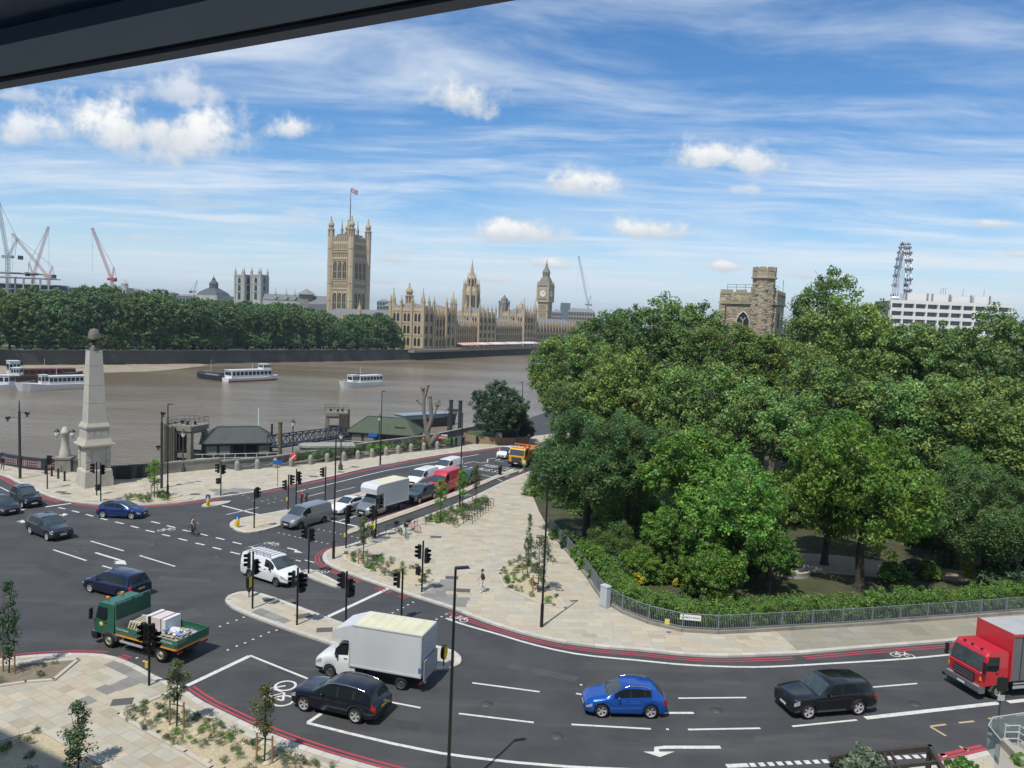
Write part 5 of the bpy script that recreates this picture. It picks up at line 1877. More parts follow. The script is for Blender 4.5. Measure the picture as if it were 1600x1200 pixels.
for (dx, dy, rz) in ((0, -1.235, 0), (0, 1.235, 0), (1.235, 0, R(90)), (-1.235, 0, R(90))):
 mb = MB()
 mb.box((dx, dy, 3.3), (1.35, .05, 1.9), rz)
 mb.build('inscribed_panel', M_STONE, OB)
for dx in (-.72, 0, .72):
 for k_ in range(4):
  mb = MB()
  a = k_ * math.pi / 2
  mb.box((dx * math.cos(a) + 1.225 * math.sin(a), dx * math.sin(a) - 1.225 * math.cos(a), 6.1), (.6, .05, .75), a)
  mb.build('recess_panel', M_STONE, OB)
ws = lambda z: 2.0 + (1.36 - 2.0) * (z - 7.35) / (15.4 - 7.35)
for z0, z1 in ((7.35, 9.6), (9.6, 11.65), (11.65, 13.9), (13.9, 15.7)):
 mb = MB()
 mb.box((0, 0, (z0 + z1) / 2), (ws(z0), ws(z0), z1 - z0 - .03), taper=ws(z1) / ws(z0))
 mb.build('shaft_stone', M_STONE2, OB)
mb = MB()
mb.lathe([(.75, 15.7), (.72, 15.85), (.45, 15.95), (.38, 16.15), (.22, 16.3), (.2, 16.6), (.42, 16.75), (.62, 16.85), (.64, 16.95), (.5, 17.0)], 14)
ped = mb.build('finial_stand', M('dark_bronze', (.07, .06, .05), .5, metal=.5, var=.2), OB)
mb = MB()
n = 14
for j in range(7):
 zz = 17.0 + 1.15 * j / 7
 for i in range(n):
  a = 2 * math.pi * (i + .5 * (j % 2)) / n
  q = .52 * math.sqrt(max(0.04, 1 - ((j - 1.8) / 5.6) ** 2))
  mb.box((q * math.cos(a), q * math.sin(a), zz), (.16, .19, .2), a, taper=.5)
mb.ball((0, 0, 17.5), .5, 12, 8, 0, (1, 1, 1.3))
mb.build('pineapple', M('weathered_gilding', (.27, .245, .20), .55, metal=.3, var=.3, scale=6), OB)
# --- stone pillar with two lanterns
pc = G(102, 735.5, PAVEZ)
LP = thing('lantern_pillar', 'squat stone pillar with a pair of lanterns left of the obelisk', 'pillar', (pc[0], pc[1], PAVEZ), R(10))
mb = MB()
mb.box((0, 0, .75), (1.75, 1.6, 1.5), taper=.97)
mb.box((0, 0, 1.62), (1.9, 1.75, .22))
mb.build('base', M_GRANITE, LP)
mb = MB()
mb.lathe([(.66, 1.73), (.6, 2.3), (.44, 2.9), (.4, 4.4), (.5, 4.5), (.5, 4.75), (.34, 4.9), (.3, 5.15), (.12, 5.3)], 12)
mb.build('shaft', M_STONE, LP)
for sd in (-1, 1):
 mb = MB()
 mb.path([(sd * .3, 0, 4.55), (sd * .65, 0, 4.75), (sd * .85, 0, 4.7)], .05, 6)
 arm = mb.build('bracket', BLK, LP)
 mb = MB()
 mb.lathe([(.1, -.55), (.24, -.35), (.3, .1), (.12, .2)], 10, (sd * .85, 0, 4.6))
 l = mb.build('lantern', GLOBE, arm)
 mb = MB()
 mb.lathe([(.34, .1), (.3, .2), (.1, .32), (.03, .45)], 10, (sd * .85, 0, 4.6))
 mb.lathe([(.12, -.6), (.1, -.52)], 8, (sd * .85, 0, 4.6))
 mb.build('lantern_cap', BLK, l)
# --- bridge parapet
NAVYS = M('parapet_navy', (.022, .03, .045), .5, var=.15, scale=2)
PINK = M('parapet_pink', (.36, .225, .215), .6, var=.3, scale=5)
pts = EDGE[2:8]
PAR = thing('bridge_parapet', 'dark bridge parapet with pink lattice panels at the left edge', 'parapet', (pts[3][0], pts[3][1], PAVEZ))
o0 = Vector((pts[3][0], pts[3][1]))
pr = resample(pts, 3.6)
for i in range(len(pr) - 1):
 a, b = Vector(pr[i]) - o0, Vector(pr[i + 1]) - o0
 d = b - a
 if d.length < .6:
  continue
 an = math.atan2(d.y, d.x)
 m_ = (a + b) / 2
 mb = MB()
 mb.box((m_.x, m_.y, .12), (d.length, .4, .24), an)
 mb.box((m_.x, m_.y, 1.3), (d.length, .36, .16), an)
 mb.build('rail', NAVYS, PAR)
 mb = MB()
 mb.box((a.x, a.y, .7), (.55, .38, 1.42), an)
 mb.build('post', NAVYS, PAR)
 mb = MB()
 mb.box((m_.x, m_.y, .73), (d.length - .7, .1, .98), an)
 pn = mb.build('panel', PINK, PAR)
 mb = MB()
 u = d.normalized()
 for j in range(-4, 5):
  c = m_ + u * (j * (d.length - .8) / 9)
  mb.box((c.x + u.y * .06, c.y - u.x * .06, .73), (.07, .04, .96), an)
 for z in (.42, .73, 1.04):
  mb.box((m_.x + u.y * .065, m_.y - u.x * .065, z), ((d.length - .8) * .6, .04, .06), an)
 mb.build('lattice', NAVYS, pn)
# --- granite river walls
def wall_run(name, label, line, h, th, mat, z=PAVEZ, stone=1.9, pier=True):
 o0 = Vector(line[0])
 r = thing(name, label, 'wall', (o0.x, o0.y, z))
 rs = resample(line, stone)
 for i in range(len(rs) - 1):
  a, b = Vector(rs[i]) - o0, Vector(rs[i + 1]) - o0
  d = b - a
  an = math.atan2(d.y, d.x)
  m_ = (a + b) / 2
  mb = MB()
  mb.box((m_.x, m_.y, (h - .22) / 2), (d.length - .02, th, h - .22), an)
  mb.build('stone_block', mat, r)
  mb = MB()
  mb.box((m_.x, m_.y, h - .105), (d.length - .02, th + .16, .21), an)
  mb.build('coping_stone', mat, r)
 return r
in_ = lambda L, d: offset_line(L, -d)
wall_run('river_wall', 'weathered granite river wall right of the obelisk', in_(EDGE[10:13], .35), 1.35, .5, M_GRANITE)
wall_run('river_wall', 'long granite river wall behind the stone posts and planting', in_(EDGE[12:22], .35), 1.1, .45, M_GRANITE, z=0.0)
DG = M('dark_green_panel', (.02, .03, .027), .6, var=.2)
r = wall_run('low_wall', 'dark low wall with green doors beside the obelisk', in_(EDGE[8:11], .4), 1.5, .5, M('sooty_stone', (.075, .075, .068), .9, var=.3, scale=1), stone=2.2)
for (px, py) in [(197, 748.5), (215, 746.5)]:
 g = G(px, py)
 mb = MB()
 mb.box((g[0] - r.location.x, g[1] - r.location.y - .5, .75), (1.5, .25, 1.6), R(12))
 mb.build('door', DG, r)
# --- stone posts with chains
PP = [(370.5, 735.2), (402, 732.6), (430, 731), (455, 729), (485, 725.5), (511, 722.2), (537, 720), (559, 717.5), (581, 714.5), (603, 711.5), (622, 709), (642, 706), (662, 704), (683, 702)]
pm = MB()
pm.lathe([(.3, 0), (.3, .95), (.26, 1.05), (.2, 1.2), (.08, 1.25)], sq=8)
PM = pm.mesh('stone_post', M('post_granite', (.30, .285, .245), .9, var=.2, scale=2, dirt=.4))
prev = None
for i, p in enumerate(PP):
 g = G(*p, PAVEZ)
 o = mobj('stone_post', PM, None, (g[0], g[1], PAVEZ))
 tag(o, 'granite post, number %s along the riverside pavement from the left' % ['one', 'two', 'three', 'four', 'five', 'six', 'seven', 'eight', 'nine', 'ten', 'eleven', 'twelve', 'thirteen', 'fourteen'][i], 'post', 'granite posts along the riverside')
 if prev and i < 6:
  mb = MB()
  a, b = Vector((*prev, PAVEZ + .95)), Vector((*g, PAVEZ + .95))
  ps = [a.lerp(b, t / 8) - Vector((0, 0, .5 * (1 - (2 * t / 8 - 1) ** 2))) for t in range(9)]
  mb.path([q - a for q in ps], .035, 5)
  o = mb.build('chain', M('pale_chain', (.33, .31, .27), .6, metal=.3), None, tuple(a))
  tag(o, 'sagging chain between granite posts %s and %s' % (['one', 'two', 'three', 'four', 'five'][i - 1], ['two', 'three', 'four', 'five', 'six'][i - 1]), 'chain', 'chains between granite posts')
 prev = g
# --- old iron lamps along the river wall
for (px, py, h, lab) in [(457, 718, 5.2, 'old iron lamp with white lantern by the gangway foot'), (592, 698, 4.6, 'old iron lamp with white lantern in front of the green pier roof'), (699, 680, 4.4, 'old iron lamp with white lantern left of the paired mooring piles'), (286, 737, 4.9, 'old iron lamp with white lantern in front of the concrete pier tower'), (532, 734, 4.6, 'slim old iron lamp column with a broad foot on the riverside pavement')]:
 g = G(px, py, PAVEZ)
 r = thing('iron_lamp', lab, 'street lamp', (g[0], g[1], PAVEZ))
 mb = MB()
 mb.lathe([(.3, 0), (.3, .5), (.16, .8), (.09, 1.2), (.07, h - .9), (.14, h - .75), (.06, h - .6)], 10)
 mb.build('column', M('old_iron', (.055, .057, .055), .6, var=.2), r)
 mb = MB()
 mb.lathe([(.14, h - .6), (.3, h - .15), (.28, h - .1)], 10)
 mb.build('lantern', GLOBE, r)
 mb = MB()
 mb.lathe([(.34, h - .1), (.2, h + .1), (.07, h + .2), (.03, h + .4)], 10)
 mb.build('cap', BLK, r)
# --- pier
TIMB = M('tarred_timber', (.085, .078, .062), .9, var=.4, scale=1.5, dirt=.4)
CONC = M('stained_concrete', (.20, .185, .15), .9, var=.35, scale=.8, dirt=.6)
TRUSS = M('truss_navy', (.02, .027, .05), .5, var=.1)
RAILW = M('white_rail', (.62, .63, .62), .5, var=.05)
def pier_tower(label, px0, px1, pyt, Y, side):
 a, b, t = AT(px0, pyt, Y), AT(px1, pyt, Y), AT((px0 + px1) / 2, pyt, Y)
 w = b.x - a.x
 top = t.z
 r = thing('mooring_tower', label, 'tower', (t.x, Y, WZ), R(-14) if side < 0 else R(12))
 H = top - WZ
 hw = w / 2 * .86
 mb = MB()
 mb.box((0, 0, H - .35), (2 * hw, 2 * hw, .7))
 mb.box((0, 0, H - .9), (1.8 * hw, 1.8 * hw, .4))
 top_ = mb.build('deck_slab', CONC, r)
 for sx in (-1, 1):
  for sy in (-1, 1):
   mb = MB()
   mb.box((sx * hw * .8, sy * hw * .8, H / 2 - .5), (.65, .65, H - 1))
   mb.build('column', CONC, r)
 mb = MB()
 for z in (H * .52, H * .2):
  for s_ in (-1, 1):
   mb.box((0, s_ * hw * .8, z), (2 * hw * .9, .5, .6))
   mb.box((s_ * hw * .8, 0, z), (.5, 2 * hw * .9, .6))
 mb.build('beam', CONC, r)
 for i in range(7):
  for k_ in (0, 1):
   y = (i / 6 - .5) * 2 * hw
   mb = MB()
   if k_ == 0:
    mb.tube((side * (hw + .2), y, -1), (side * (hw + .2), y, H + .1 + .15 * (i % 2)), .22, .2, 7)
   elif i < 5:
    mb.tube((side * (hw - .1 - i * .35), -hw - .2, -1), (side * (hw - .1 - i * .35), -hw - .2, H - .1 - .1 * (i % 3)), .2, .18, 7)
   else:
    continue
   mb.build('fender_pile', TIMB, r)
 mb = MB()
 for x in np.linspace(-hw, hw, 6):
  for y in (-hw, hw):
   mb.tube((x, y, H), (x, y, H + 1.05), .03, n=5)
 for z in (.55, 1.05):
  for y in (-hw, hw):
   mb.tube((-hw, y, H + z), (hw, y, H + z), .03, n=5)
  for x in (-hw, hw):
   mb.tube((x, -hw, H + z), (x, hw, H + z), .03, n=5)
 mb.build('railing', DGREY, r)
 mb = MB()
 for x, y in ((-.5 * hw, .2), (.2, -.3), (.5 * hw, .3)):
  mb.lathe([(.22, 0), (.16, .3), (.26, .5)], 8, (x, y, H))
 mb.build('mooring_bitt', BLK, r)
 return r
pier_tower('concrete and timber mooring tower at the left end of the pier', 268, 319, 663, 112, -1)
pier_tower('stained timber mooring tower beyond the gangway, left of the green roof', 506, 546, 643, 150, 1)
def hip(mb, hx, hy, z0, z1, ridge, ov=.5, rise=.15):
 x, y = hx + ov, hy + ov
 v = [(-x, -y, z0), (x, -y, z0), (x, y, z0), (-x, y, z0), (-ridge, 0, z1), (ridge, 0, z1)]
 mb.add(v, [(0, 1, 5, 4), (1, 2, 5), (2, 3, 4, 5), (3, 0, 4)])
 v2 = [(a, b, c - rise) for a, b, c in v[:4]]
 mb.add(v[:4] + v2, [(0, 4, 5, 1), (1, 5, 6, 2), (2, 6, 7, 3), (3, 7, 4, 0), (7, 6, 5, 4)])
def pavilion(label, px, py, Y, hx, hy, rz, roofm, wallh=2.6, rise=2.0):
 e = AT(px, py, Y)
 r = thing('pier_pavilion', label, 'pavilion', (e.x, Y, e.z - wallh), rz)
 mb = MB()
 hip(mb, hx, hy, wallh, wallh + rise, hx - hy * .75)
 rf = mb.build('roof', roofm, r)
 mb = MB()
 for i in range(4):
  sx, sy = ((-1, -1), (1, -1), (1, 1), (-1, 1))[i]
  mb.tube((sx * (hx + .5), sy * (hy + .5), wallh + .03), (sx * (hx - hy * .75), 0, wallh + rise + .03), .09, n=5)
 mb.tube((-(hx - hy * .75), 0, wallh + rise + .03), ((hx - hy * .75), 0, wallh + rise + .03), .1, n=5)
 mb.build('ridge', roofm, rf)
 mb = MB()
 mb.box((0, 0, wallh / 2), (2 * hx, 2 * hy, wallh))
 w_ = mb.build('wall', M('dark_pavilion_wall', (.035, .04, .045), .6, var=.2), r)
 for i in range(5):
  x = (i - 2) * hx * .38
  mb = MB()
  mb.box((x, -hy - .02, wallh * .55), (hx * .3, .06, wallh * .55))
  mb.build('window', M('pale_curtained_window', (.20, .20, .17), .35, var=.3, scale=1.5) if i in (0, 1, 4) else GLASS, w_)
 mb = MB()
 mb.box((0, 0, -.5), (2 * hx + 3.5, 2 * hy + 3, 1.0))
 mb.box((0, 0, .04), (2 * hx + 3.4, 2 * hy + 2.9, .06))
 mb.build('pontoon', M('pontoon_dark', (.07, .065, .055), .8, var=.3, dirt=.3), r)
 mb = MB()
 y = -hy - 1.3
 for x in np.arange(-hx - 1.5, hx + 1.6, 1.5):
  mb.tube((x, y, .05), (x, y, 1.15), .045, n=5)
 for z in (.55, 1.15):
  mb.tube((-hx - 1.5, y, z), (hx + 1.5, y, z), .04, n=5)
 mb.build('railing', RAILW, r)
 return r
ROOFG = M('grey_green_roof', (.062, .072, .066), .7, var=.2, scale=1.2, dirt=.2)
ROOFG2 = M('olive_green_roof', (.06, .078, .046), .7, var=.15, scale=1.2, dirt=.2)
k1 = pavilion('dark waterside pavilion with a grey-green hipped roof and white railing', 372, 687, 116, 4.9, 2.6, R(20), ROOFG)
k2 = pavilion('waterside pavilion with an olive green hipped roof behind the granite posts', 604, 673, 140, 6.0, 3.2, R(-8), ROOFG2, 2.7, 2.5)
mb = MB()
mb.box((3.2, -2.3, 3.6), (2.0, .06, .5))
o = mb.build('roof_sign', BLK, k2)
mb = MB()
mb.box((-.9, -5.2, 2.6), (1.6, .06, .6))
mb.build('blue_banner', BLUEP, k2)
# gangway
a, b = AT(436, 699, 110), AT(548, 681, 140)
gw = thing('gangway', 'navy lattice truss gangway leading down to the pier', 'gangway', tuple(a))
d = b - a
u = d.normalized()
side_ = Vector((-u.y, u.x, 0)).normalized()
for s_ in (0, 1):
 off = side_ * (1.8 * s_)
 n = 12
 hgt = Vector((0, 0, 1.6))
 mb = MB()
 mb.tube(off, d + off, .09, n=6)
 mb.tube(off + hgt, d + off + hgt, .09, n=6)
 mb.build('chord', TRUSS, gw)
 for i in range(n):
  p, q = d * (i / n) + off, d * ((i + 1) / n) + off
  mb = MB()
  mb.tube(p, q + hgt, .05, n=5)
  mb.tube(p + hgt, q, .05, n=5)
  mb.tube(p, p + hgt, .05, n=5)
  mb.build('lattice_bay', TRUSS, gw)
mb = MB()
mb.add([tuple(side_ * -.1), tuple(d + side_ * -.1), tuple(d + side_ * 1.9), tuple(side_ * 1.9)], [(0, 1, 2, 3)])
mb.add([tuple(side_ * -.1 - Vector((0, 0, .15))), tuple(d + side_ * -.1 - Vector((0, 0, .15))), tuple(d + side_ * 1.9 - Vector((0, 0, .15))), tuple(side_ * 1.9 - Vector((0, 0, .15)))], [(3, 2, 1, 0), ])
mb.build('walkway', TRUSS, gw)
# round-ended concrete landing
a = AT(513, 697, 108)
ld = thing('concrete_landing', 'round-ended concrete landing stage below the gangway', 'landing stage', (a.x, 108, WZ), R(18))
mb = MB()
pl = [(-2.4 + 1.5 * math.cos(t), 1.5 * math.sin(t)) for t in np.linspace(math.pi / 2, 3 * math.pi / 2, 9)] + [(3.4, -1.5), (3.4, 1.5)]
hz_ = a.z - WZ
mb.prism(pl, -.5, hz_)
mb.build('body', CONC, ld)
mb = MB()
mb.prism([(x * 1.05, y * 1.06) for x, y in pl], hz_ + .003, hz_ + .28)
mb.build('coping', M('landing_coping', (.30, .29, .25), .9, var=.2, dirt=.3), ld)
# piles and mast
for (px, py0, py1, Y, rr, mat, lab) in [(438, 661, 709, 105, .3, M('green_timber_pile', (.13, .11, .065), .9, var=.4, scale=1), 'brown timber pile standing at the gangway foot'), (425, 664, 690, 118, .16, BLK, 'thin black pile right of the grey-green pavilion roof'), (404.5, 640, 680, 122, .12, RAILW, 'white mast behind the grey-green pavilion'),
          (705, 626, 668, 150, .42, DGREY, 'left pile of the pair joined by a crossbar'), (719.5, 627, 675, 147, .42, DGREY, 'right pile of the pair joined by a crossbar')]:
 a = AT(px, py0, Y)
 mb = MB()
 mb.tube((0, 0, 0), (0, 0, a.z - WZ + 1), rr, rr * .9, 9)
 mb.tube((0, 0, a.z - WZ + 1), (0, 0, a.z - WZ + 1.15), rr * 1.12, n=9)
 o = mb.build('mooring_pile', mat, None, (a.x, Y, WZ - 1))
 tag(o, lab, 'pile')
a, b = AT(705, 640, 150), AT(719.5, 641, 147)
mb = MB()
mb.tube((0, 0, 0), b - a, .22, n=7)
tag(mb.build('crossbar', DGREY, None, tuple(a)), 'steel crossbar joining the paired mooring piles', 'beam')
# --- bus shelter, brick planter and bins
g = G(790, 694, PAVEZ)
bs = thing('bus_shelter', 'bus shelter with a grey roof and blue end panel beside the round tree', 'bus shelter', (g[0], g[1], PAVEZ), R(10))
mb = MB()
mb.box((0, 0, 2.45), (4.2, 1.7, .12))
mb.build('roof', M('shelter_roof', (.30, .33, .33), .5, var=.1), bs)
for x in (-1.8, 0, 1.8):
 mb = MB()
 mb.box((x, .6, 1.2), (.1, .1, 2.4))
 mb.build('post', DGREY, bs)
for x, mat in ((-.9, M('shelter_glass', (.10, .12, .125), .1, var=.2)), (.9, M('shelter_glass', (.10, .12, .125), .1))):
 mb = MB()
 mb.box((x, .62, 1.25), (1.6, .03, 2.0))
 mb.build('glass_panel', mat, bs)
mb = MB()
mb.box((1.85, -.1, 1.2), (.12, 1.3, 2.1))
mb.build('advert_panel', M('advert_blue', (.03, .12, .22), .3, var=.3), bs)
mb = MB()
mb.box((-1.2, -.1, 1.1), (1.0, 1.0, 1.8))
mb.build('grey_panel', M('advert_grey', (.28, .29, .3), .4, var=.2), bs)
BRK = M('yellow_brick_wall', (.30, .21, .12), .9, var=.35, scale=4, bump=.3)
g = G(757, 694, PAVEZ)
bp_ = thing('brick_planter', 'curved low brick planter with grass in front of the round tree', 'planter', (g[0], g[1], PAVEZ))
n = 20
for row in range(5):
 for i in range(n):
  a0 = R(175) + R(190) * (i + .5 * (row % 2)) / n
  mb = MB()
  mb.box((5.2 * math.cos(a0) + 1.8, 3.0 * math.sin(a0) + 3, .12 + row * .24), (.82, .3, .22), math.atan2(3.0 * math.cos(a0), -5.2 * math.sin(a0)))
  mb.build('brick_block', BRK, bp_)
mb = MB()
mb.prism([(5.1 * math.cos(a) + 1.8, 2.9 * math.sin(a) + 3) for a in np.linspace(R(175), R(365), 16)] + [(6.5, 8), (-3, 7)], .02, 1.08)
mb.build('grass_bed', M_GRASS, bp_)
# red and white barriers by the dead tree
for i, (px, py, lab) in enumerate([(688, 690, 'left red and white plastic barrier near the dead tree'), (694, 689, 'right white plastic barrier near the dead tree')]):
 g = G(px, py)
 r = thing('site_barrier', lab, 'barrier', (g[0], g[1], 0), R(10))
 mb = MB()
 mb.side([(-.55, 0), (.55, 0), (.5, .3), (.5, 1.0), (-.5, 1.0), (-.5, .3)], -.2, .2)
 mb.build('body', SREDM if i == 0 else RAILW, r)
 mb = MB()
 mb.box((0, 0, .7), (1.02, .42, .2))
 mb.build('band', RAILW if i == 0 else SREDM, r)
# --- boats
HULLW = M('white_hull', (.60, .61, .60), .4, var=.1, scale=.4, dirt=.15)
BWIN = M('boat_window', (.02, .028, .035), .08, var=0)
def hull_mb(L, B, h0, h1, bow=.28, z0=-.6, stern=.85):
 mb = MB()
 st = []
 for t in np.linspace(0, 1, 13):
  w = B / 2 * (min(1, (t / bow)) ** .6 if t < bow else 1) * (1 - (1 - stern) * max(0, (t - .8) / .2))
  w = max(w, .05)
  z = h1 - (h1 - h0) * min(1, t / .4) ** .7
  x = (t - .0) * L
  st.append([(x + .06 * L * (1 if t < .02 else 0), -w * .7, z0), (x, -w, z), (x, w, z), (x + .06 * L * (1 if t < .02 else 0), w * .7, z0)])
 for a, b in zip(st[:-1], st[1:]):
  for i in range(3):
   mb.add([a[i], b[i], b[i + 1], a[i + 1]], [(0, 1, 2, 3)] if i != 1 else [(0, 1, 2, 3)], 0, None, i != 1)
 mb.add(st[-1], [(0, 1, 2, 3)])
 mb.add(st[0], [(3, 2, 1, 0)])
 return mb
def boat(label, bow_px, stern_px, B, hullh, hullmat, cabin, stripe=None, extra=None, name='river_boat'):
 a, b = Vector(G(*bow_px, WZ)), Vector(G(*stern_px, WZ))
 d = b - a
 L = d.length
 r = thing(name, label, 'boat', (a.x, a.y, WZ), math.atan2(d.y, d.x))
 mb = hull_mb(L, B, hullh, hullh * 1.5)
 h = mb.build('hull', hullmat, r)
 if stripe:
  mb = hull_mb(L * .995, B * 1.01, .35, .45)
  o = mb.build('boot_stripe', stripe, h)
  o.location.x = L * .0025
 for (nm, x0, x1, w, z0, z1, mat, wins) in cabin:
  mb = MB()
  mb.box(((x0 + x1) / 2 * L, 0, (z0 + z1) / 2), ((x1 - x0) * L, w * B, z1 - z0), taper=.985)
  c = mb.build(nm, mat, r)
  mb = MB()
  mb.box(((x0 + x1) / 2 * L, 0, z1 + .05), ((x1 - x0) * L + .3, w * B + .3, .1))
  mb.build('roof', mat if nm != 'barge_hold' else hullmat, c)
  if wins:
   n = wins
   for i in range(n):
    xx = (x0 + (x1 - x0) * (i + .5) / n) * L
    for sd in (-1, 1):
     mb = MB()
     mb.box((xx, sd * (w * B / 2 + .01), z0 + (z1 - z0) * .6), ((x1 - x0) * L / n * .72, .06, (z1 - z0) * .42))
     mb.build('window', BWIN, c)
   for xx in (x0 * L - .01, x1 * L + .01):
    mb = MB()
    mb.box((xx, 0, z0 + (z1 - z0) * .6), (.06, w * B * .8, (z1 - z0) * .42))
    mb.build('window', BWIN, c)
 mb = MB()
 for sd in (-1, 1):
  mb.tube((.1 * L, sd * B * .36, hullh * 1.35), (.28 * L, sd * B * .47, hullh + .9), .04, n=4)
 mb.tube((.5 * L, 0, hullh + 1), (.5 * L, 0, hullh + 5.2), .05, n=5)
 mb.build('rail', RAILW, r)
 return r
W_ = HULLW
boat('white passenger boat with a row of cabin windows, partly behind the obelisk', (22, 611), (150, 606), 5, 1.7, W_, [('cabin', .38, .97, .8, 1.6, 4.0, W_, 11), ('wheelhouse', .30, .38, .55, 1.6, 4.4, W_, 2)])
boat('white river boat cut off by the left edge of the view', (46, 609), (-60, 607), 5.5, 1.5, W_, [('cabin', .25, .95, .85, 1.4, 4.2, W_, 9), ('wheelhouse', .12, .24, .6, 4.2, 6.4, W_, 3)])
boat('brown and red barge with a white wheelhouse moored behind the white boats', (130, 596), (6, 599), 6, 2.4, M('brown_hull', (.085, .05, .042), .6, var=.3, scale=.6), [('deckhouse', .12, .80, .75, 2.3, 4.4, M('red_brown_side', (.15, .055, .045), .6, var=.3, scale=.6), 8), ('wheelhouse', .82, .95, .7, 2.4, 7.0, W_, 3)])
boat('white river cruiser with a dark red waterline in mid river', (434, 593), (352, 596.5), 5.5, 1.3, W_, [('saloon', .20, .95, .88, 1.2, 4.1, W_, 10), ('wheelhouse', .2, .34, .6, 4.1, 6.0, W_, 3)], M('red_boot', (.20, .025, .03), .5))
boat('low dark barge moored ahead of the white cruiser', (308, 590), (352, 595.5), 5, 1.9, M('black_hull', (.03, .033, .035), .6, var=.3, scale=.6), [('barge_hold', .45, .9, .7, 1.8, 2.6, M('pale_cargo', (.30, .30, .28), .7, var=.5, scale=.6), 0)], name='barge')
boat('small white passenger boat alone in the middle of the river', (529, 606), (594, 602.5), 4.6, 1.7, W_, [('cabin', .42, .97, .85, 1.6, 4.0, W_, 7), ('wheelhouse', .26, .42, .65, 1.6, 4.3, W_, 3)])
a = AT(640, 668, 158)
bb = boat('dark barge with a pale blue cover moored behind the dead tree', (714, 662), (612, 669), 6, 2.2, M('black_hull', (.03, .033, .035), .6), [('covered_deck', .2, .9, .7, 2.1, 3.0, M('pale_blue_cover', (.20, .26, .29), .6, var=.15), 0)], name='barge')
# ================================================================ PEOPLE
SKIN = M('skin', (.38, .24, .17), .6, var=.05)
HAIR = M('dark_hair', (.02, .015, .012), .6, var=.1)
def limb(mb, pts, rad, mi, n=8):
 """one tapering limb: joints with radii, spheres at the bends so the skin stays closed"""
 for i in range(len(pts) - 1):
  mb.tube(pts[i], pts[i + 1], rad[i], rad[i + 1], n, mi)
 for p, r_ in zip(pts, rad):
  mb.ball(p, r_ * 1.0, n, 6, mi)
def skin_body(name, joints, edges, mats, paint_fn, parent, root=0):
 """continuous body: edges grown with a Skin modifier, then coloured by height and reach"""
 me = bpy.data.meshes.new(name)
 me.from_pydata([j[0] for j in joints], edges, [])
 ob = bpy.data.objects.new(name, me)
 COL.objects.link(ob)
 md = ob.modifiers.new('s', 'SKIN')
 for v, j in zip(me.skin_vertices[0].data, joints):
  v.radius = (j[1], j[1] if len(j) < 3 else j[2])
  v.use_root = False
 me.skin_vertices[0].data[root].use_root = True
 md.use_smooth_shade = True
 sb = ob.modifiers.new('u', 'SUBSURF')
 sb.levels = 1
 sb.render_levels = 1
 bpy.context.view_layer.update()
 m2 = bpy.data.meshes.new_from_object(ob.evaluated_get(bpy.context.evaluated_depsgraph_get()))
 bpy.data.objects.remove(ob)
 for m in mats:
  m2.materials.append(m)
 for p in m2.polygons:
  p.material_index = paint_fn(p.center)
  p.use_smooth = True
 m2.name = name
 return mobj(name, m2, parent)
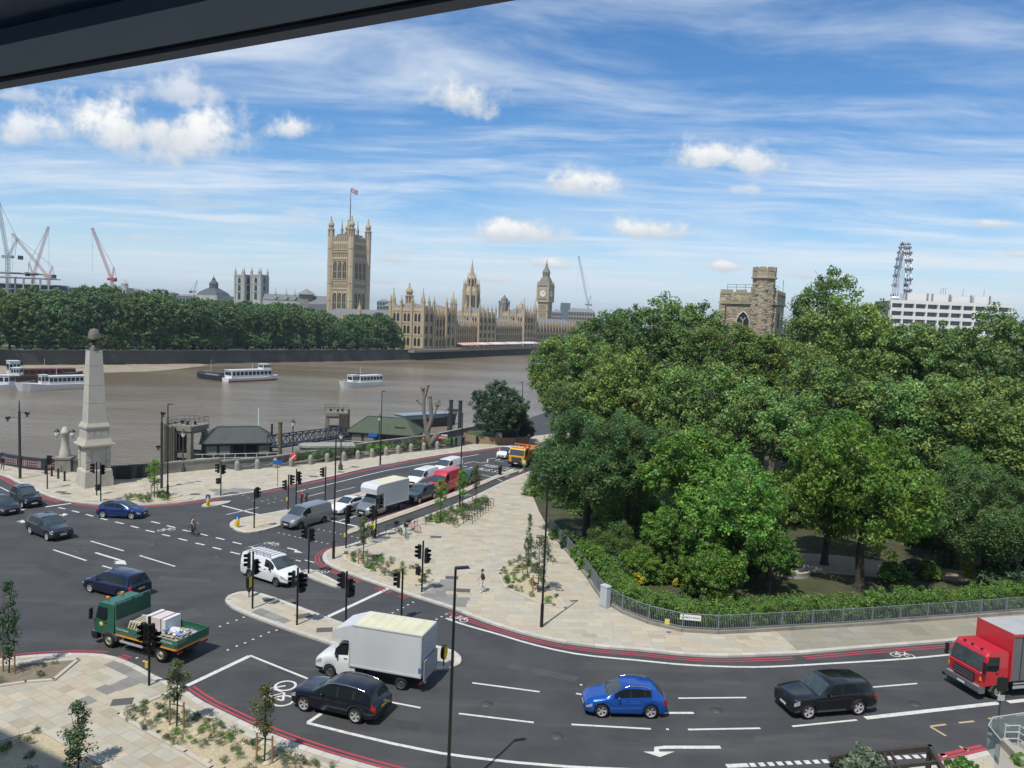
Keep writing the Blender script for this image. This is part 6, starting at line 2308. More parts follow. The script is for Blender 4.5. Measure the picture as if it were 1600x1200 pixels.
def person(label, loc, rz, top, bottom, shoe=None, pose='stand', skin=SKIN, hair=HAIR, sleeves='short', scale=1.0, long_hair=False, cap=None):
 """local +x is forward"""
 r = thing('person', label, 'person', loc, rz)
 r.scale = (scale,) * 3
 shoe = shoe or BLK
 if pose == 'walk':
  ll = [(0, .09, .92), (.16, .09, .50), (.10, .09, .09), (.25, .09, .04)]
  rl = [(0, -.09, .92), (.02, -.09, .50), (-.30, -.09, .16), (-.20, -.09, .05)]
  la = [(0, .19, 1.40), (-.08, .24, 1.12), (.06, .25, .90), (.10, .24, .82)]
  ra = [(0, -.19, 1.40), (.05, -.24, 1.12), (.24, -.24, .98), (.30, -.23, .92)]
  lean = .03
 elif pose == 'ride':
  ll = [(-.12, .09, .98), (.22, .11, .80), (.08, .11, .42), (.20, .11, .37)]
  rl = [(-.12, -.09, .98), (.18, -.11, .66), (.02, -.11, .24), (.14, -.11, .18)]
  la = [(.16, .19, 1.40), (.26, .24, 1.18), (.42, .24, 1.08), (.48, .23, 1.06)]
  ra = [(.16, -.19, 1.40), (.26, -.24, 1.18), (.42, -.24, 1.08), (.48, -.23, 1.06)]
  lean = .26
 else:
  ll = [(0, .09, .92), (.02, .10, .50), (0, .10, .09), (.15, .11, .04)]
  rl = [(0, -.09, .92), (.03, -.10, .50), (0, -.10, .09), (.15, -.11, .04)]
  la = [(0, .19, 1.40), (.0, .25, 1.13), (.06, .25, .88), (.08, .24, .80)]
  ra = [(0, -.19, 1.40), (.0, -.25, 1.13), (.10, -.23, .92), (.16, -.18, .90)]
  lean = .0
 pz = .96 if pose != 'ride' else 1.0
 px_ = 0 if pose != 'ride' else -.12
 J = [((px_, 0, pz), .125, .15), ((px_ + lean * .5, 0, pz + .22), .11, .14), ((px_ + lean * 1.05, 0, pz + .43), .12, .17), ((px_ + lean * 1.15, 0, pz + .52), .05), ((px_ + lean * 1.25, 0, pz + .58), .048)]
 E_ = [(0, 1), (1, 2), (2, 3), (3, 4)]
 n = len(J)
 for leg in (ll, rl):
  b = len(J)
  for p, q in zip(leg, (.085, .062, .042, .038)):
   J.append((p, q))
  E_ += [(0, b), (b, b + 1), (b + 1, b + 2), (b + 2, b + 3)]
 for arm in (la, ra):
  b = len(J)
  for p, q in zip(arm, (.052, .042, .032, .03)):
   J.append((p, q))
  E_ += [(2, b), (b, b + 1), (b + 1, b + 2), (b + 2, b + 3)]
 elbow = [Vector(la[1]), Vector(ra[1])]
 hand = [Vector(la[3]), Vector(ra[3])]
 feet = [Vector(ll[3]), Vector(rl[3])]
 def col(c):
  c = Vector(c)
  if min((c - f).length for f in feet) < .13 and c.z < min(.2, .5) or (pose == 'ride' and min((c - f).length for f in feet) < .13):
   return 3
  dh = min((c - h).length for h in hand)
  de = min((c - e).length for e in elbow)
  arm_ = abs(c.y) > .185 and c.z > .78
  if dh < (.08 if sleeves == 'long' else .27) and arm_:
   return 2
  if c.z > pz + .50 and abs(c.y) < .1:
   return 2
  if c.z > pz + .02 or arm_:
   return 0
  return 1
 skin_body('body', J, E_, [top, bottom, skin, shoe], col, r)
 hx, hz = px_ + lean * 1.35 + .02, pz + .69
 mb = MB()
 mb.ball((hx, 0, hz), .105, 12, 9, 0, (.95, .80, 1.18))
 mb.ball((hx + .105, 0, hz - .01), .022, 6, 4, 0, (1, .8, 1.2))
 for s_ in (-1, 1):
  mb.ball((hx, s_ * .085, hz - .01), .025, 6, 4, 0, (.6, .5, 1.2))
 hd = mb.build('head', skin, r)
 mb = MB()
 for s_ in (-1, 1):
  mb.ball((hx + .092, s_ * .034, hz + .012), .012, 6, 4)
 mb.box((hx + .095, 0, hz - .058), (.015, .045, .01))
 mb.build('face', HAIR, hd)
 mb = MB()
 mb.ball((hx - .02, 0, hz + .03), .113, 12, 8, 0, (.95, .86, 1.0))
 if long_hair:
  mb.ball((hx - .07, 0, hz - .1), .09, 10, 8, 0, (.6, .85, 1.4))
 mb.build('hair' if not cap else 'helmet', cap or hair, hd)
 # hands: palm, four fingers and a thumb
 for sgn, arm in ((1, la), (-1, ra)):
  mb = MB()
  w_, h_ = Vector(arm[2]), Vector(arm[3])
  d = (h_ - w_).normalized()
  sd = Vector((1, 0, 0)) if abs(d.x) < .7 else Vector((0, 1, 0))
  sd = (sd - d * sd.dot(d)).normalized()
  mb.tube(h_ - d * .02, h_ + d * .05, .028, .034, 6)
  for i, ln in enumerate((.06, .07, .065, .05)):
   o_ = h_ + d * .05 + sd * (.012 * (i - 1.5) * 1.5)
   k1_ = o_ + d * ln * .6
   mb.path([o_, k1_, k1_ + (d * .8 + Vector((0, -sgn * .5, 0))).normalized() * ln * .5], [.0095, .009, .007], 5)
  mb.path([h_ + sd * .03, h_ + sd * .055 + d * .03, h_ + sd * .05 + d * .06], [.011, .01, .008], 5)
  mb.build('hand', skin, r)
 return r
WT_ = M('white_trousers', (.62, .62, .60), .8, var=.05)
BLKT = M('black_cloth', (.02, .02, .022), .85, var=.1)
NAVT = M('navy_cloth', (.03, .04, .07), .85, var=.1)
JEAN = M('blue_jeans', (.06, .10, .17), .85, var=.15)
REDC = M('red_cloth', (.45, .04, .05), .8, var=.1)
BLUC = M('blue_cloth', (.05, .16, .30), .8, var=.1)
HIVIS = M('hi_vis_yellow', (.50, .62, .04), .7, var=.1)
GREYT = M('grey_cloth', (.10, .10, .10), .85, var=.1)
MAROON = M('dark_maroon_top', (.06, .018, .025), .85, var=.1)
def gz(px, py, z=PAVEZ):
 g = G(px, py, z)
 return (g[0], g[1], z)
person('person in a dark top and wide white trousers walking across the plaza', gz(753.5, 925.5), R(-160), MAROON, WT_, WSIGN, 'walk', scale=1.0)
person('person in dark clothes and jeans walking off the bridge at the left edge', gz(4, 735), R(-40), BLKT, JEAN, None, 'walk', sleeves='long')
person('person in a red top waiting on the upper island behind the silver van', gz(471.5, 792), R(-120), REDC, GREYT, None, 'stand', hair=M('pale_hair', (.5, .45, .36), .7))
person('person in a dark teal top beside the one in red behind the silver van', gz(479, 789), R(-120), M('teal_cloth', (.03, .10, .13), .8), BLKT, None, 'stand')
person('worker in pale hi-vis jacket standing in front of the yellow lorry', gz(818.5, 736, .0), R(-120), M('pale_hi_vis', (.50, .56, .28), .7), M('green_trousers', (.10, .24, .10), .8), None, 'stand', sleeves='long')
person('worker in an orange-red jacket beside the dead tree', gz(661.5, 701, .0), R(-60), M('orange_red_cloth', (.50, .12, .09), .8), M('pink_trousers', (.40, .16, .14), .8), None, 'stand', sleeves='long', scale=1.15)
# dark post at the end of the cycle kerb
g = G(781, 743)
po = thing('kerb_bollard', 'dark bollard at the far end of the cycle track kerb', 'bollard', (g[0], g[1], .11))
mb = MB()
mb.lathe([(.22, 0), (.22, .7), (.26, .75), (.26, 1.15), (.1, 1.25)], 10)
mb.build('body', BLK, po)
# rider on the carriageway
h_ = gdir((292, 830), (312, 838))
lc_ = gz(301.5, 836, .003)
bicycle('ridden_bicycle', 'dark bicycle ridden across the middle of the junction', lc_, h_, GREYT)
p = person('cyclist in a pale shirt with dark rucksack riding across the junction', lc_, h_, M('pale_shirt', (.45, .42, .38), .8, var=.1), BLKT, None, 'ride', sleeves='short')
mb = MB()
mb.box((-.05, 0, 1.33), (.16, .28, .36), taper=.85)
mb.build('rucksack', BLKT, p)
# rider in hi-vis at the cycle track
h2 = gdir((600, 830), (575, 842))
lc2 = gz(583.5, 843, .003)
bicycle('ridden_bicycle', 'dark bicycle waiting at the cycle track line', lc2, h2, BLK)
p = person('cyclist in a bright yellow hi-vis jacket stopped on the cycle track', lc2, h2, HIVIS, BLKT, None, 'ride', sleeves='long', cap=M('dark_helmet', (.03, .03, .035), .4))
# ================================================================ TREES AND PLANTS
def leaf_mat(name, rgb, trans=0.28, rough=0.5):
 m = bpy.data.materials.new(name)
 m.use_nodes = True
 k = NT(m.node_tree)
 t = m.node_tree
 b = t.nodes['Principled BSDF']
 at = k.n('ShaderNodeAttribute', attribute_name='tone')
 oi = k.n('ShaderNodeObjectInfo')
 v = k.m('MULTIPLY_ADD', k.m('SUBTRACT', oi.outputs['Random'], .5), .42, 1.0)
 c = k.mix(1.0, (*rgb, 1), at.outputs['Color'], 'MULTIPLY')
 v2 = k.m('FRACT', k.m('MULTIPLY', oi.outputs['Random'], 7.31))
 c = k.mix(1.0, c, k.comb(k.m('MULTIPLY', v, k.m('MULTIPLY_ADD', v2, .20, .80)), v, k.m('MULTIPLY', v, k.m('MULTIPLY_ADD', v2, -.3, 1.2))), 'MULTIPLY')
 k.put(b.inputs['Base Color'], c)
 b.inputs['Roughness'].default_value = rough
 b.inputs['Specular IOR Level'].default_value = 0.35
 tr = k.n('ShaderNodeBsdfTranslucent')
 k.put(tr.inputs['Color'], k.mix(1.0, c, (1.2, 1.35, .6, 1), 'MULTIPLY'))
 mx = k.n('ShaderNodeMixShader')
 mx.inputs[0].default_value = trans
 t.links.new(b.outputs[0], mx.inputs[1])
 t.links.new(tr.outputs[0], mx.inputs[2])
 t.links.new(mx.outputs[0], t.nodes['Material Output'].inputs[0])
 return m
LEAF = leaf_mat('plane_leaves', (.165, .235, .062))
LEAF_D = leaf_mat('dark_feathery_leaves', (.105, .172, .05))
LEAF_L = leaf_mat('light_green_leaves', (.15, .255, .04), .33)
LEAF_E = leaf_mat('evergreen_leaves', (.070, .112, .044), .12)
LEAF_F = leaf_mat('far_bank_leaves', (.108, .168, .052), .2)
LEAF_Y = leaf_mat('yellow_flowers', (.50, .40, .03), .2)
LEAF_B = leaf_mat('bronze_leaves', (.125, .130, .045), .25)
LEAF_G = leaf_mat('grey_green_leaves', (.12, .14, .085), .2)
BARK = M('plane_bark', (.16, .135, .10), .95, var=.4, scale=1.5, bump=.6)
BARKD = M('dark_bark', (.06, .05, .04), .95, var=.4, scale=2, bump=.6)
def leaves_mesh(name, mat, cen, rad, per, size, seed, aspect=.62, up=.45, flat=.8, hang=0.0, jitter=1.0):
 """leaf-sized faces scattered round clump centres; cen (n,3) rad (n,)"""
 rng = np.random.default_rng(seed)
 n = len(cen)
 N = n * per
 ci = np.repeat(np.arange(n), per)
 d = rng.normal(size=(N, 3))
 d /= np.linalg.norm(d, axis=1)[:, None]
 q = rng.random(N) ** .45
 off = d * (q * rad[ci])[:, None]
 off[:, 2] *= flat
 p = cen[ci] + off
 if hang:
  p[:, 2] -= hang * rng.random(N) * rad[ci]
 nrm = d * .75 + np.array([0, 0, up]) + rng.normal(size=(N, 3)) * .55 * jitter
 nrm /= np.linalg.norm(nrm, axis=1)[:, None]
 t = rng.normal(size=(N, 3))
 t -= nrm * (t * nrm).sum(1)[:, None]
 t /= np.linalg.norm(t, axis=1)[:, None]
 b = np.cross(nrm, t)
 s = size * rng.uniform(.65, 1.35, N)[:, None]
 fold = nrm * s * .12
 V = np.stack([p - t * s, p + b * s * aspect - fold, p + t * s, p - b * s * aspect - fold], 1).reshape(-1, 3)
 me = bpy.data.meshes.new(name)
 me.vertices.add(N * 4)
 me.vertices.foreach_set('co', V.astype(np.float32).ravel())
 me.loops.add(N * 4)
 me.loops.foreach_set('vertex_index', np.arange(N * 4, dtype=np.int32))
 me.polygons.add(N)
 me.polygons.foreach_set('loop_start', np.arange(0, N * 4, 4, dtype=np.int32))
 me.polygons.foreach_set('loop_total', np.full(N, 4, np.int32))
 ct = rng.normal(1.0, .22, n)[ci] * rng.normal(1.0, .2, N)
 ct = np.clip(ct, .45, 1.7)
 hue = rng.normal(0, .10, n)[ci] + rng.normal(0, .07, N)
 col = np.stack([ct * (1 + hue), ct, ct * (1 - hue * .5), np.ones(N)], 1)
 col = np.repeat(col, 4, 0).astype(np.float32)
 at = me.color_attributes.new('tone', 'FLOAT_COLOR', 'POINT')
 at.data.foreach_set('color', col.ravel())
 me.materials.append(mat)
 me.update(calc_edges=True)
 return me
def crown_clumps(seed, lobes=15, per=26, flat=.85, lobe_r=(.34, .5), crad=(.085, .15), spread=.62, low=-.75):
 """clump centres for a unit crown: lumps piled round the middle"""
 rng = np.random.default_rng(seed)
 C, Rr, lc = [], [], []
 for i in range(lobes):
  while True:
   d = rng.normal(size=3)
   d /= np.linalg.norm(d)
   if d[2] > low:
    break
  c = d * spread * rng.uniform(.75, 1.12)
  c[2] *= flat
  lr = rng.uniform(*lobe_r)
  lc.append((c, lr))
  for j in range(per):
   e = rng.normal(size=3) + d * .8
   e /= np.linalg.norm(e)
   C.append(c + e * lr * rng.uniform(.72, 1.05))
   Rr.append(rng.uniform(*crad))
 for j in range(lobes * 5):
  e = rng.normal(size=3)
  e /= np.linalg.norm(e)
  C.append(e * rng.uniform(.1, .6) * np.array([1, 1, flat]))
  Rr.append(rng.uniform(.12, .2))
 return np.array(C), np.array(Rr), lc
def limb_mesh(name, mat, lc, base_z, trunk_r, seed, n=9, lean=.0):
 """tapered trunk from below the crown with limbs bending out to the lobes (unit crown space)"""
 rng = random.Random(seed)
 mb = MB()
 fork = Vector((rng.uniform(-.05, .05), rng.uniform(-.05, .05), -.55))
 b = Vector((0, 0, base_z))
 m1 = b.lerp(fork, .5) + Vector((rng.uniform(-.03, .03), rng.uniform(-.03, .03), 0))
 mb.tube(b, b + Vector((0, 0, .12)), trunk_r * 1.5, trunk_r * 1.1, 10)
 mb.path([b + Vector((0, 0, .1)), m1, fork], [trunk_r * 1.1, trunk_r * .9, trunk_r * .75], 10)
 for (c, lr) in lc[:n]:
  c = Vector(c)
  mid = fork.lerp(c, .5) + Vector((0, 0, -.06)) + Vector((rng.uniform(-.05, .05), rng.uniform(-.05, .05), 0))
  mb.path([fork, mid, c], [trunk_r * .55, trunk_r * .36, trunk_r * .16], 7)
  for q in range(3):
   e = c + Vector((rng.uniform(-1, 1), rng.uniform(-1, 1), rng.uniform(-.2, 1))) * lr * .9
   mb.tube(mid.lerp(c, .3 + .3 * q), e, trunk_r * .14, trunk_r * .04, 5)
 return mb.mesh(name, mat)
# crown types, unit radius; scaled per tree. base_z: ground below the crown centre in crown radii
TYPES = {}
def make_type(key, mat, bark, seed, per, size, aspect=.62, flat=.85, hang=0, lobes=15, cl=26, base=-1.9, tr=.065, spread=.62, crad=(.085, .15), jitter=1.0, low=-.75, lobe_r=(.34, .5)):
 C, Rr, lc = crown_clumps(seed, lobes, cl, flat, lobe_r, crad, spread, low)
 me = leaves_mesh(key + '_crown', mat, C, Rr, per, size, seed, aspect, hang=hang, jitter=jitter)
 tm = limb_mesh(key + '_trunk', bark, lc, base, tr, seed)
 TYPES[key] = (me, tm, base)
make_type('plane_a', LEAF, BARK, 21, 62, .0235, lobes=17)
make_type('plane_b', LEAF, BARK, 22, 62, .0235, lobes=15, cl=28)
make_type('plane_c', LEAF, BARK, 23, 62, .0245, lobes=20, spread=.68, cl=22)
make_type('plane_open', LEAF, BARK, 24, 46, .0235, lobes=14, cl=16, spread=.78, lobe_r=(.22, .36))
make_type('feather', LEAF_D, BARKD, 25, 130, .031, aspect=.28, hang=1.0, flat=.8, lobes=15, cl=26, crad=(.1, .18))
make_type('light_a', LEAF_L, BARKD, 26, 62, .030, lobes=15, cl=24)
make_type('light_b', LEAF_L, BARKD, 27, 62, .028, lobes=17, cl=24, aspect=.5)
make_type('round', LEAF_E, BARKD, 28, 60, .026, lobes=18, cl=26, flat=.95, spread=.5, base=-1.25, lobe_r=(.4, .52))
make_type('far_a', LEAF_F, BARKD, 31, 26, .048, lobes=14, cl=24, base=-2.2)
make_type('far_b', LEAF_F, BARKD, 32, 26, .048, lobes=12, cl=26, base=-2.2)
make_type('far_c', LEAF_F, BARKD, 33, 26, .048, lobes=17, cl=20, base=-2.2)
def tree(key, px, py, Y, rad, label, group, sz=1.0, rz=None, name='tree', ground=0.0, cat='tree'):
 """crown centre seen at (px,py) at depth Y; the trunk runs down to the ground"""
 c = AT(px, py, Y)
 cm, tm, base = TYPES[key]
 r = thing(name, label, cat, (c.x, Y, ground), group=group)
 rz = random.uniform(0, 6.28) if rz is None else rz
 mobj('crown', cm, r, (0, 0, c.z - ground), rz, (rad, rad, rad * sz))
 # trunk stretched so that it reaches the ground
 k_ = (c.z - ground) / (-base * rad)
 o = mobj('trunk', tm, r, (0, 0, c.z - ground), rz, (rad, rad, rad * k_ if k_ > .4 else rad))
 return r
GT = 'big trees of the walled garden'
BIG = [
 ('plane_a', 898, 578, 104, 6.0, 'plane tree at the left end of the tree mass, overhanging the river'),
 ('plane_b', 975, 548, 112, 8.0, 'broad plane tree right of the river end of the tree mass'),
 ('plane_c', 1063, 542, 118, 8.0, 'tall plane tree just left of the stone church tower'),
 ('plane_a', 1130, 560, 108, 6.6, 'plane tree hiding the foot of the church tower'),
 ('plane_b', 1215, 582, 104, 6.4, 'plane tree in front of the church tower buttress'),
 ('plane_open', 1300, 512, 112, 7.6, 'tallest open-crowned tree right of the church tower'),
 ('plane_c', 1318, 560, 106, 8.2, 'dense plane tree under the tallest open crown'),
 ('plane_a', 1405, 575, 102, 7.4, 'plane tree below the big wheel'),
 ('plane_b', 1490, 588, 98, 7.4, 'plane tree in front of the white hospital block'),
 ('plane_c', 1585, 586, 92, 7.4, 'plane tree by the right edge below the hospital roof'),
 ('plane_b', 900, 640, 96, 4.6, 'lower plane crown by the left edge of the tree mass'),
 ('plane_c', 985, 630, 90, 6.2, 'middle plane crown above the feathery dark tree'),
 ('plane_a', 1090, 640, 88, 6.6, 'middle plane crown left of centre in the garden'),
 ('plane_b', 1195, 672, 82, 6.0, 'middle plane crown below the church tower'),
 ('plane_c', 1300, 660, 84, 6.8, 'middle plane crown above the light green spreading tree'),
 ('plane_a', 1415, 665, 80, 6.6, 'middle plane crown right of the light green spreading tree'),
 ('plane_b', 1520, 670, 76, 6.4, 'middle plane crown near the right edge'),
 ('plane_a', 1605, 700, 70, 6.0, 'plane crown cut by the right edge'),
 ('feather', 922, 712, 70, 5.4, 'dark feathery-leaved tree leaning over the plaza corner'),
 ('feather', 985, 712, 72, 4.4, 'dark feathery-leaved tree behind the plaza corner one'),
 ('light_a', 1085, 735, 64, 4.6, 'light green leafy tree beside the feathery one'),
 ('light_b', 1140, 800, 60, 4.6, 'bushy green tree behind the hedge bend'),
 ('light_a', 1050, 830, 61, 2.5, 'small yellow-green tree at the hedge bend'),
 ('light_b', 1355, 765, 60, 5.4, 'spreading light green tree standing in the garden lawn'),
 ('light_b', 1300, 720, 66, 4.4, 'light green tree behind the spreading one'),
 ('feather', 1545, 800, 62, 4.2, 'dark feathery shrub-like tree at the right edge behind the hedge'),
 ('feather', 1500, 760, 68, 4.2, 'dark feathery tree left of the right-edge one'),
 ('plane_b', 1230, 785, 80, 4.6, 'low plane crown behind the fountain'),
 ('light_b', 1430, 805, 76, 4.4, 'low green crown right behind the spreading tree'),
 ('plane_a', 1320, 800, 84, 4.6, 'low plane crown in the shade behind the spreading tree'),
 ('feather', 1590, 760, 78, 4.8, 'dark feathery crown cut by the right edge'),
 ('light_b', 1000, 800, 76, 4.2, 'low green crown between the feathery trees and the yellow-green one'),
 ('plane_c', 930, 800, 82, 4.0, 'low dark crown behind the plaza corner tree'),
 ('plane_a', 868, 775, 88, 3.8, 'low crown beyond the end of the railings'),
 ('light_a', 1170, 850, 66, 3.2, 'green bush-like tree left of the fountain path'),
 ('light_b', 1010, 880, 60, 2.2, 'bushy green tree above the yellow flowers'),
 ('feather', 955, 850, 66, 2.6, 'low dark feathery tree by the clearing'),
 ('light_b', 1500, 850, 72, 2.8, 'bushy tree beyond the garden path'),
]
for (key, px, py, Y, rad, lab) in BIG:
 tree(key, px, py, Y, rad, lab, GT, sz=random.uniform(.92, 1.08) if key != 'plane_open' else 1.15, name='garden_tree')
tree('light_a', 1205, 860, 57.5, 2.4, 'low bushy tree behind the hedge left of the fountain', GT, name='garden_tree')
tree('light_a', 1110, 890, 55.5, 2.6, 'dense bush-like tree right behind the curved hedge', GT, name='garden_tree')
tree('round', 779, 641, 124, 4.9, 'dense round evergreen tree by the bus shelter', None, name='evergreen_tree')
tree('round', 818, 668, 128, 2.4, 'smaller evergreen bush right of the round tree', None, name='evergreen_tree')
# far bank: two staggered rows of planes
bank = resample(FB[1:9], 1.0)
k_ = 0
rg = random.Random(4)
ORD = []
for row, (inl, step) in enumerate(((5.0, 8.5), (18.0, 9.5), (36.0, 11.0))):
 line = offset_line(bank, inl)
 i = rg.uniform(0, 5) + row * 3
 while i < len(line):
  x, y = line[int(i)]
  d = Vector((x, y, 0))
  v = (x * RV.x + y * RV.y) / (x * _f.x + y * _f.y)
  px = 800 + FPX * v
  if -60 < px < 634:
   # tree tops follow the outline in the photograph
   top_py = float(np.interp(px, [-60, 0, 60, 110, 150, 180, 230, 300, 340, 420, 500, 515, 530, 560, 600, 634], [440, 444, 444, 450, 441, 447, 446, 464, 460, 470, 478, 490, 496, 488, 487, 505]))
   zt = AT(px, top_py, y).z - FARZ
   hgt = zt * rg.uniform(.90, 1.02) * (1 if row else .93)
   rad = rg.uniform(7.2, 9.6) * (hgt / 26)
   ORD.append((px, x, y, hgt, rad, row))
  i += step * rg.uniform(.8, 1.2)
ORD.sort()
for q, (px, x, y, hgt, rad, row) in enumerate(ORD):
 cm, tm, base = TYPES['far_' + 'abc'[q % 3]]
 r = thing('embankment_tree', 'plane tree in the dense row along the far embankment', 'tree', (x, y, FARZ), group='plane trees on the far embankment')
 rz = rg.uniform(0, 6.28)
 sz = hgt * .40 / rad
 cz = hgt - rad * sz * 1.02
 mobj('crown', cm, r, (0, 0, cz), rz, (rad, rad, rad * sz))
 mobj('trunk', tm, r, (0, 0, cz), rz, (rad, rad, cz / 2.2))
 if row < 2:
  # low skirt of branches
  mobj('lower_crown', TYPES['far_' + 'bca'[q % 3]][0], r, (rg.uniform(-2, 2), 0, hgt * .24), rz + 1, (rad * 1.1, rad * .95, hgt * .25))
# --- pollarded dead tree on the riverside
g = G(668, 699)
dt = thing('dead_tree', 'bare pollarded tree trunk with cut stems by the river wall', 'tree', (g[0], g[1], 0))
mb = MB()
s_ = 1.0
P = lambda x, z, y=0: (x * s_, y, z * s_)
DEADB = M('dead_bark', (.17, .152, .128), .95, var=.4, scale=1.2, bump=.6)
mb.path([P(.2, 0), P(.1, 1.2), P(-.35, 3.4), P(-.75, 5.6), P(-.75, 7.6), P(-.95, 8.9)], [.62, .48, .34, .27, .22, .16], 10)
mb.build('main_stem', DEADB, dt)
for pts, rad in [([P(-.75, 7.6), P(-.45, 8.7), P(-.2, 9.6)], [.26, .2, .2]), ([P(-.95, 8.9), P(-1.3, 9.4)], [.2, .18]), ([P(-.75, 6.4), P(-1.6, 7.0), P(-1.85, 7.3)], [.16, .12, .14]), ([P(-.1, 2.6), P(.45, 4.2), P(.35, 6.2), P(.15, 7.9)], [.4, .34, .27, .24]),
     ([P(.42, 4.4), P(1.0, 5.4), P(1.35, 6.5)], [.2, .15, .1]), ([P(.4, .6), P(1.2, 1.6), P(1.5, 2.2)], [.5, .45, .38])]:
 mb = MB()
 mb.path(pts, rad, 8)
 mb.build('branch', DEADB, dt)
for p, q in ((P(-1.0, 9.1), .34), (P(-.2, 9.6), .25), (P(-1.85, 7.3), .22), (P(.15, 7.9), .3), (P(1.35, 6.6), .3)):
 mb = MB()
 mb.ball(p, q, 8, 6)
 mb.build('pollard_knuckle', DEADB, dt)
C = np.array([[1.4, 0, 6.9], [1.6, .1, 7.2], [1.2, 0, 6.7]])
mobj('tuft', leaves_mesh('tuft', LEAF_B, C, np.array([.4, .35, .35]), 30, .12, 3, .3), dt)
# --- garden behind the railings
mb = MB()
gp = GP(FENCE_PX) + [G(1900, 930), (120, 90), (120, 170), (40, 175), (14, 150), (8, 120)] + GP([(846, 745), (838, 775), (846, 800)])
mb.sheet(gp, 0.03)
GARD = struct('garden_ground', mb, M('garden_floor', (.058, .062, .028), .95, var=.6, scale=.7, bump=.8, bscale=10))
mb = MB()
mb.sheet(GP([(1170, 868), (1230, 863), (1310, 868), (1450, 886), (1600, 903), (1680, 912), (1680, 926), (1600, 917), (1450, 904), (1400, 905), (1300, 897), (1200, 890)]), .036)
struct('garden_path', mb, M_PATH)
mb = MB()
mb.sheet(GP([(890, 830), (940, 832), (985, 850), (990, 866), (930, 856)]), .036)
struct('garden_clearing', mb, M_PATH)
# fountain basin
g = G(1233, 895)
ft = thing('fountain', 'round stone fountain basin on the garden path', 'fountain', (g[0], g[1], .036))
mb = MB()
mb.lathe([(1.7, 0), (1.7, .4), (1.75, .5), (1.5, .5), (1.5, .2)], 20)
mb.build('basin', M_STONE, ft)
mb = MB()
mb.lathe([(.3, 0), (.2, .8), (.5, 1.0), (.15, 1.1), (.1, 1.6)], 10)
mb.build('pedestal', M_STONE, ft)
# hedge
hl_ = offset_line(resample(FENCE[8:], 1.0), 1.35)
hm = []
hr = []
rg2 = np.random.default_rng(8)
for (x, y) in hl_:
 for q in range(46):
  hm.append((x + rg2.uniform(-.6, .6), y + rg2.uniform(-.9, 1.1), rg2.uniform(.3, 1.75) + .08 * math.sin(x * .7)))
  hr.append(rg2.uniform(.2, .36))
hedge = mobj('hedge', leaves_mesh('hedge', leaf_mat('hedge_leaves', (.145, .22, .038), .25), np.array(hm), np.array(hr), 44, .064, 9, .5, up=.9))
tag(hedge, 'clipped green hedge running along behind the railings', 'hedge')
# shrubs
sm_ = {}
for key, mat, seed in (('shrub_green', LEAF_L, 1), ('shrub_dark', LEAF_E, 2), ('shrub_yellow', LEAF_Y, 3), ('shrub_grey', LEAF_G, 4)):
 C, Rr, lc = crown_clumps(seed + 50, 9, 16, .8, (.35, .5), (.12, .2), .55, -.2)
 sm_[key] = leaves_mesh(key, mat, C, Rr, 26, .075, seed, .5)
for (px, py, rad, key, lab) in [(872, 845, 1.0, 'shrub_green', 'rounded green shrub at the upper end of the curved railings'), (893, 858, 1.3, 'shrub_dark', 'dark shrub behind the upper curve of the railings'), (912, 878, 1.3, 'shrub_green', 'bright green shrub left of the dark tree trunk'), (930, 893, 1.4, 'shrub_green', 'bright green shrub just above the grey cabinet'), (948, 912, 1.4, 'shrub_green', 'leafy shrub behind the grey cabinet'),
        (968, 905, 1.4, 'shrub_dark', 'dark shrub behind the hedge bend'), (1000, 914, .8, 'shrub_yellow', 'yellow flowering shrub behind the hedge bend'), (1018, 910, 1.3, 'shrub_green', 'green shrub right of the yellow flowers'), (1035, 900, 1.6, 'shrub_dark', 'dark shrub in the shade under the garden trees'), (1062, 918, .55, 'shrub_yellow', 'small yellow flowering shrub under the dense bush'),
        (1160, 905, 1.5, 'shrub_dark', 'dark shrub left of the fountain'), (1425, 900, 1.1, 'shrub_grey', 'pale flowering shrub right of the spreading tree'), (1450, 905, 1.2, 'shrub_green', 'green shrub by the garden path'), (1478, 885, 1.2, 'shrub_dark', 'clipped dark shrub by the path'), (1395, 912, 1.3, 'shrub_green', 'green shrub below the spreading tree'), (1515, 900, .9, 'shrub_yellow', 'rust coloured bush by the path end'),
        (1565, 930, 2.0, 'shrub_dark', 'large dark shrub at the right edge behind the railings'), (1595, 935, 2.2, 'shrub_dark', 'dark shrub behind the red lorry roof')]:
 g = G(px, py)
 o = mobj('shrub', sm_[key], None, (g[0], g[1], rad * .55), random.uniform(0, 6), rad)
 tag(o, lab, 'shrub')
# --- planting beds
BEDS = {}
def bed(name, label, poly, mat=M_GRAVEL, edge=True):
 r = thing(name, label, 'planting bed', (poly[0][0], poly[0][1], 0))
 o = Vector(poly[0])
 loc = [(p[0] - o.x, p[1] - o.y) for p in poly]
 mb = MB()
 mb.prism(loc, .02, PAVE_Z + .03, bottom=False)
 mb.build('gravel', mat, r)
 if edge:
  n = len(loc)
  cx, cy = sum(p[0] for p in loc) / n, sum(p[1] for p in loc) / n
  for i in range(n):
   a, b = Vector(loc[i]), Vector(loc[(i + 1) % n])
   d = b - a
   an = math.atan2(d.y, d.x)
   m_ = (a + b) / 2
   mb = MB()
   mb.box((m_.x, m_.y, PAVE_Z + .02), (d.length + .1, .2, .14), an)
   mb.build('edging', M_EDGE, r)
 return r
bed('planting_bed', 'gravel planting bed on the plaza tip near the crossing', PL1)
bed('planting_bed', 'triangular gravel planting bed by the plaza lamp post', PL2)
bed('planting_bed', 'long gravel planting bed between the cycle stands and the cycle track', PL3)
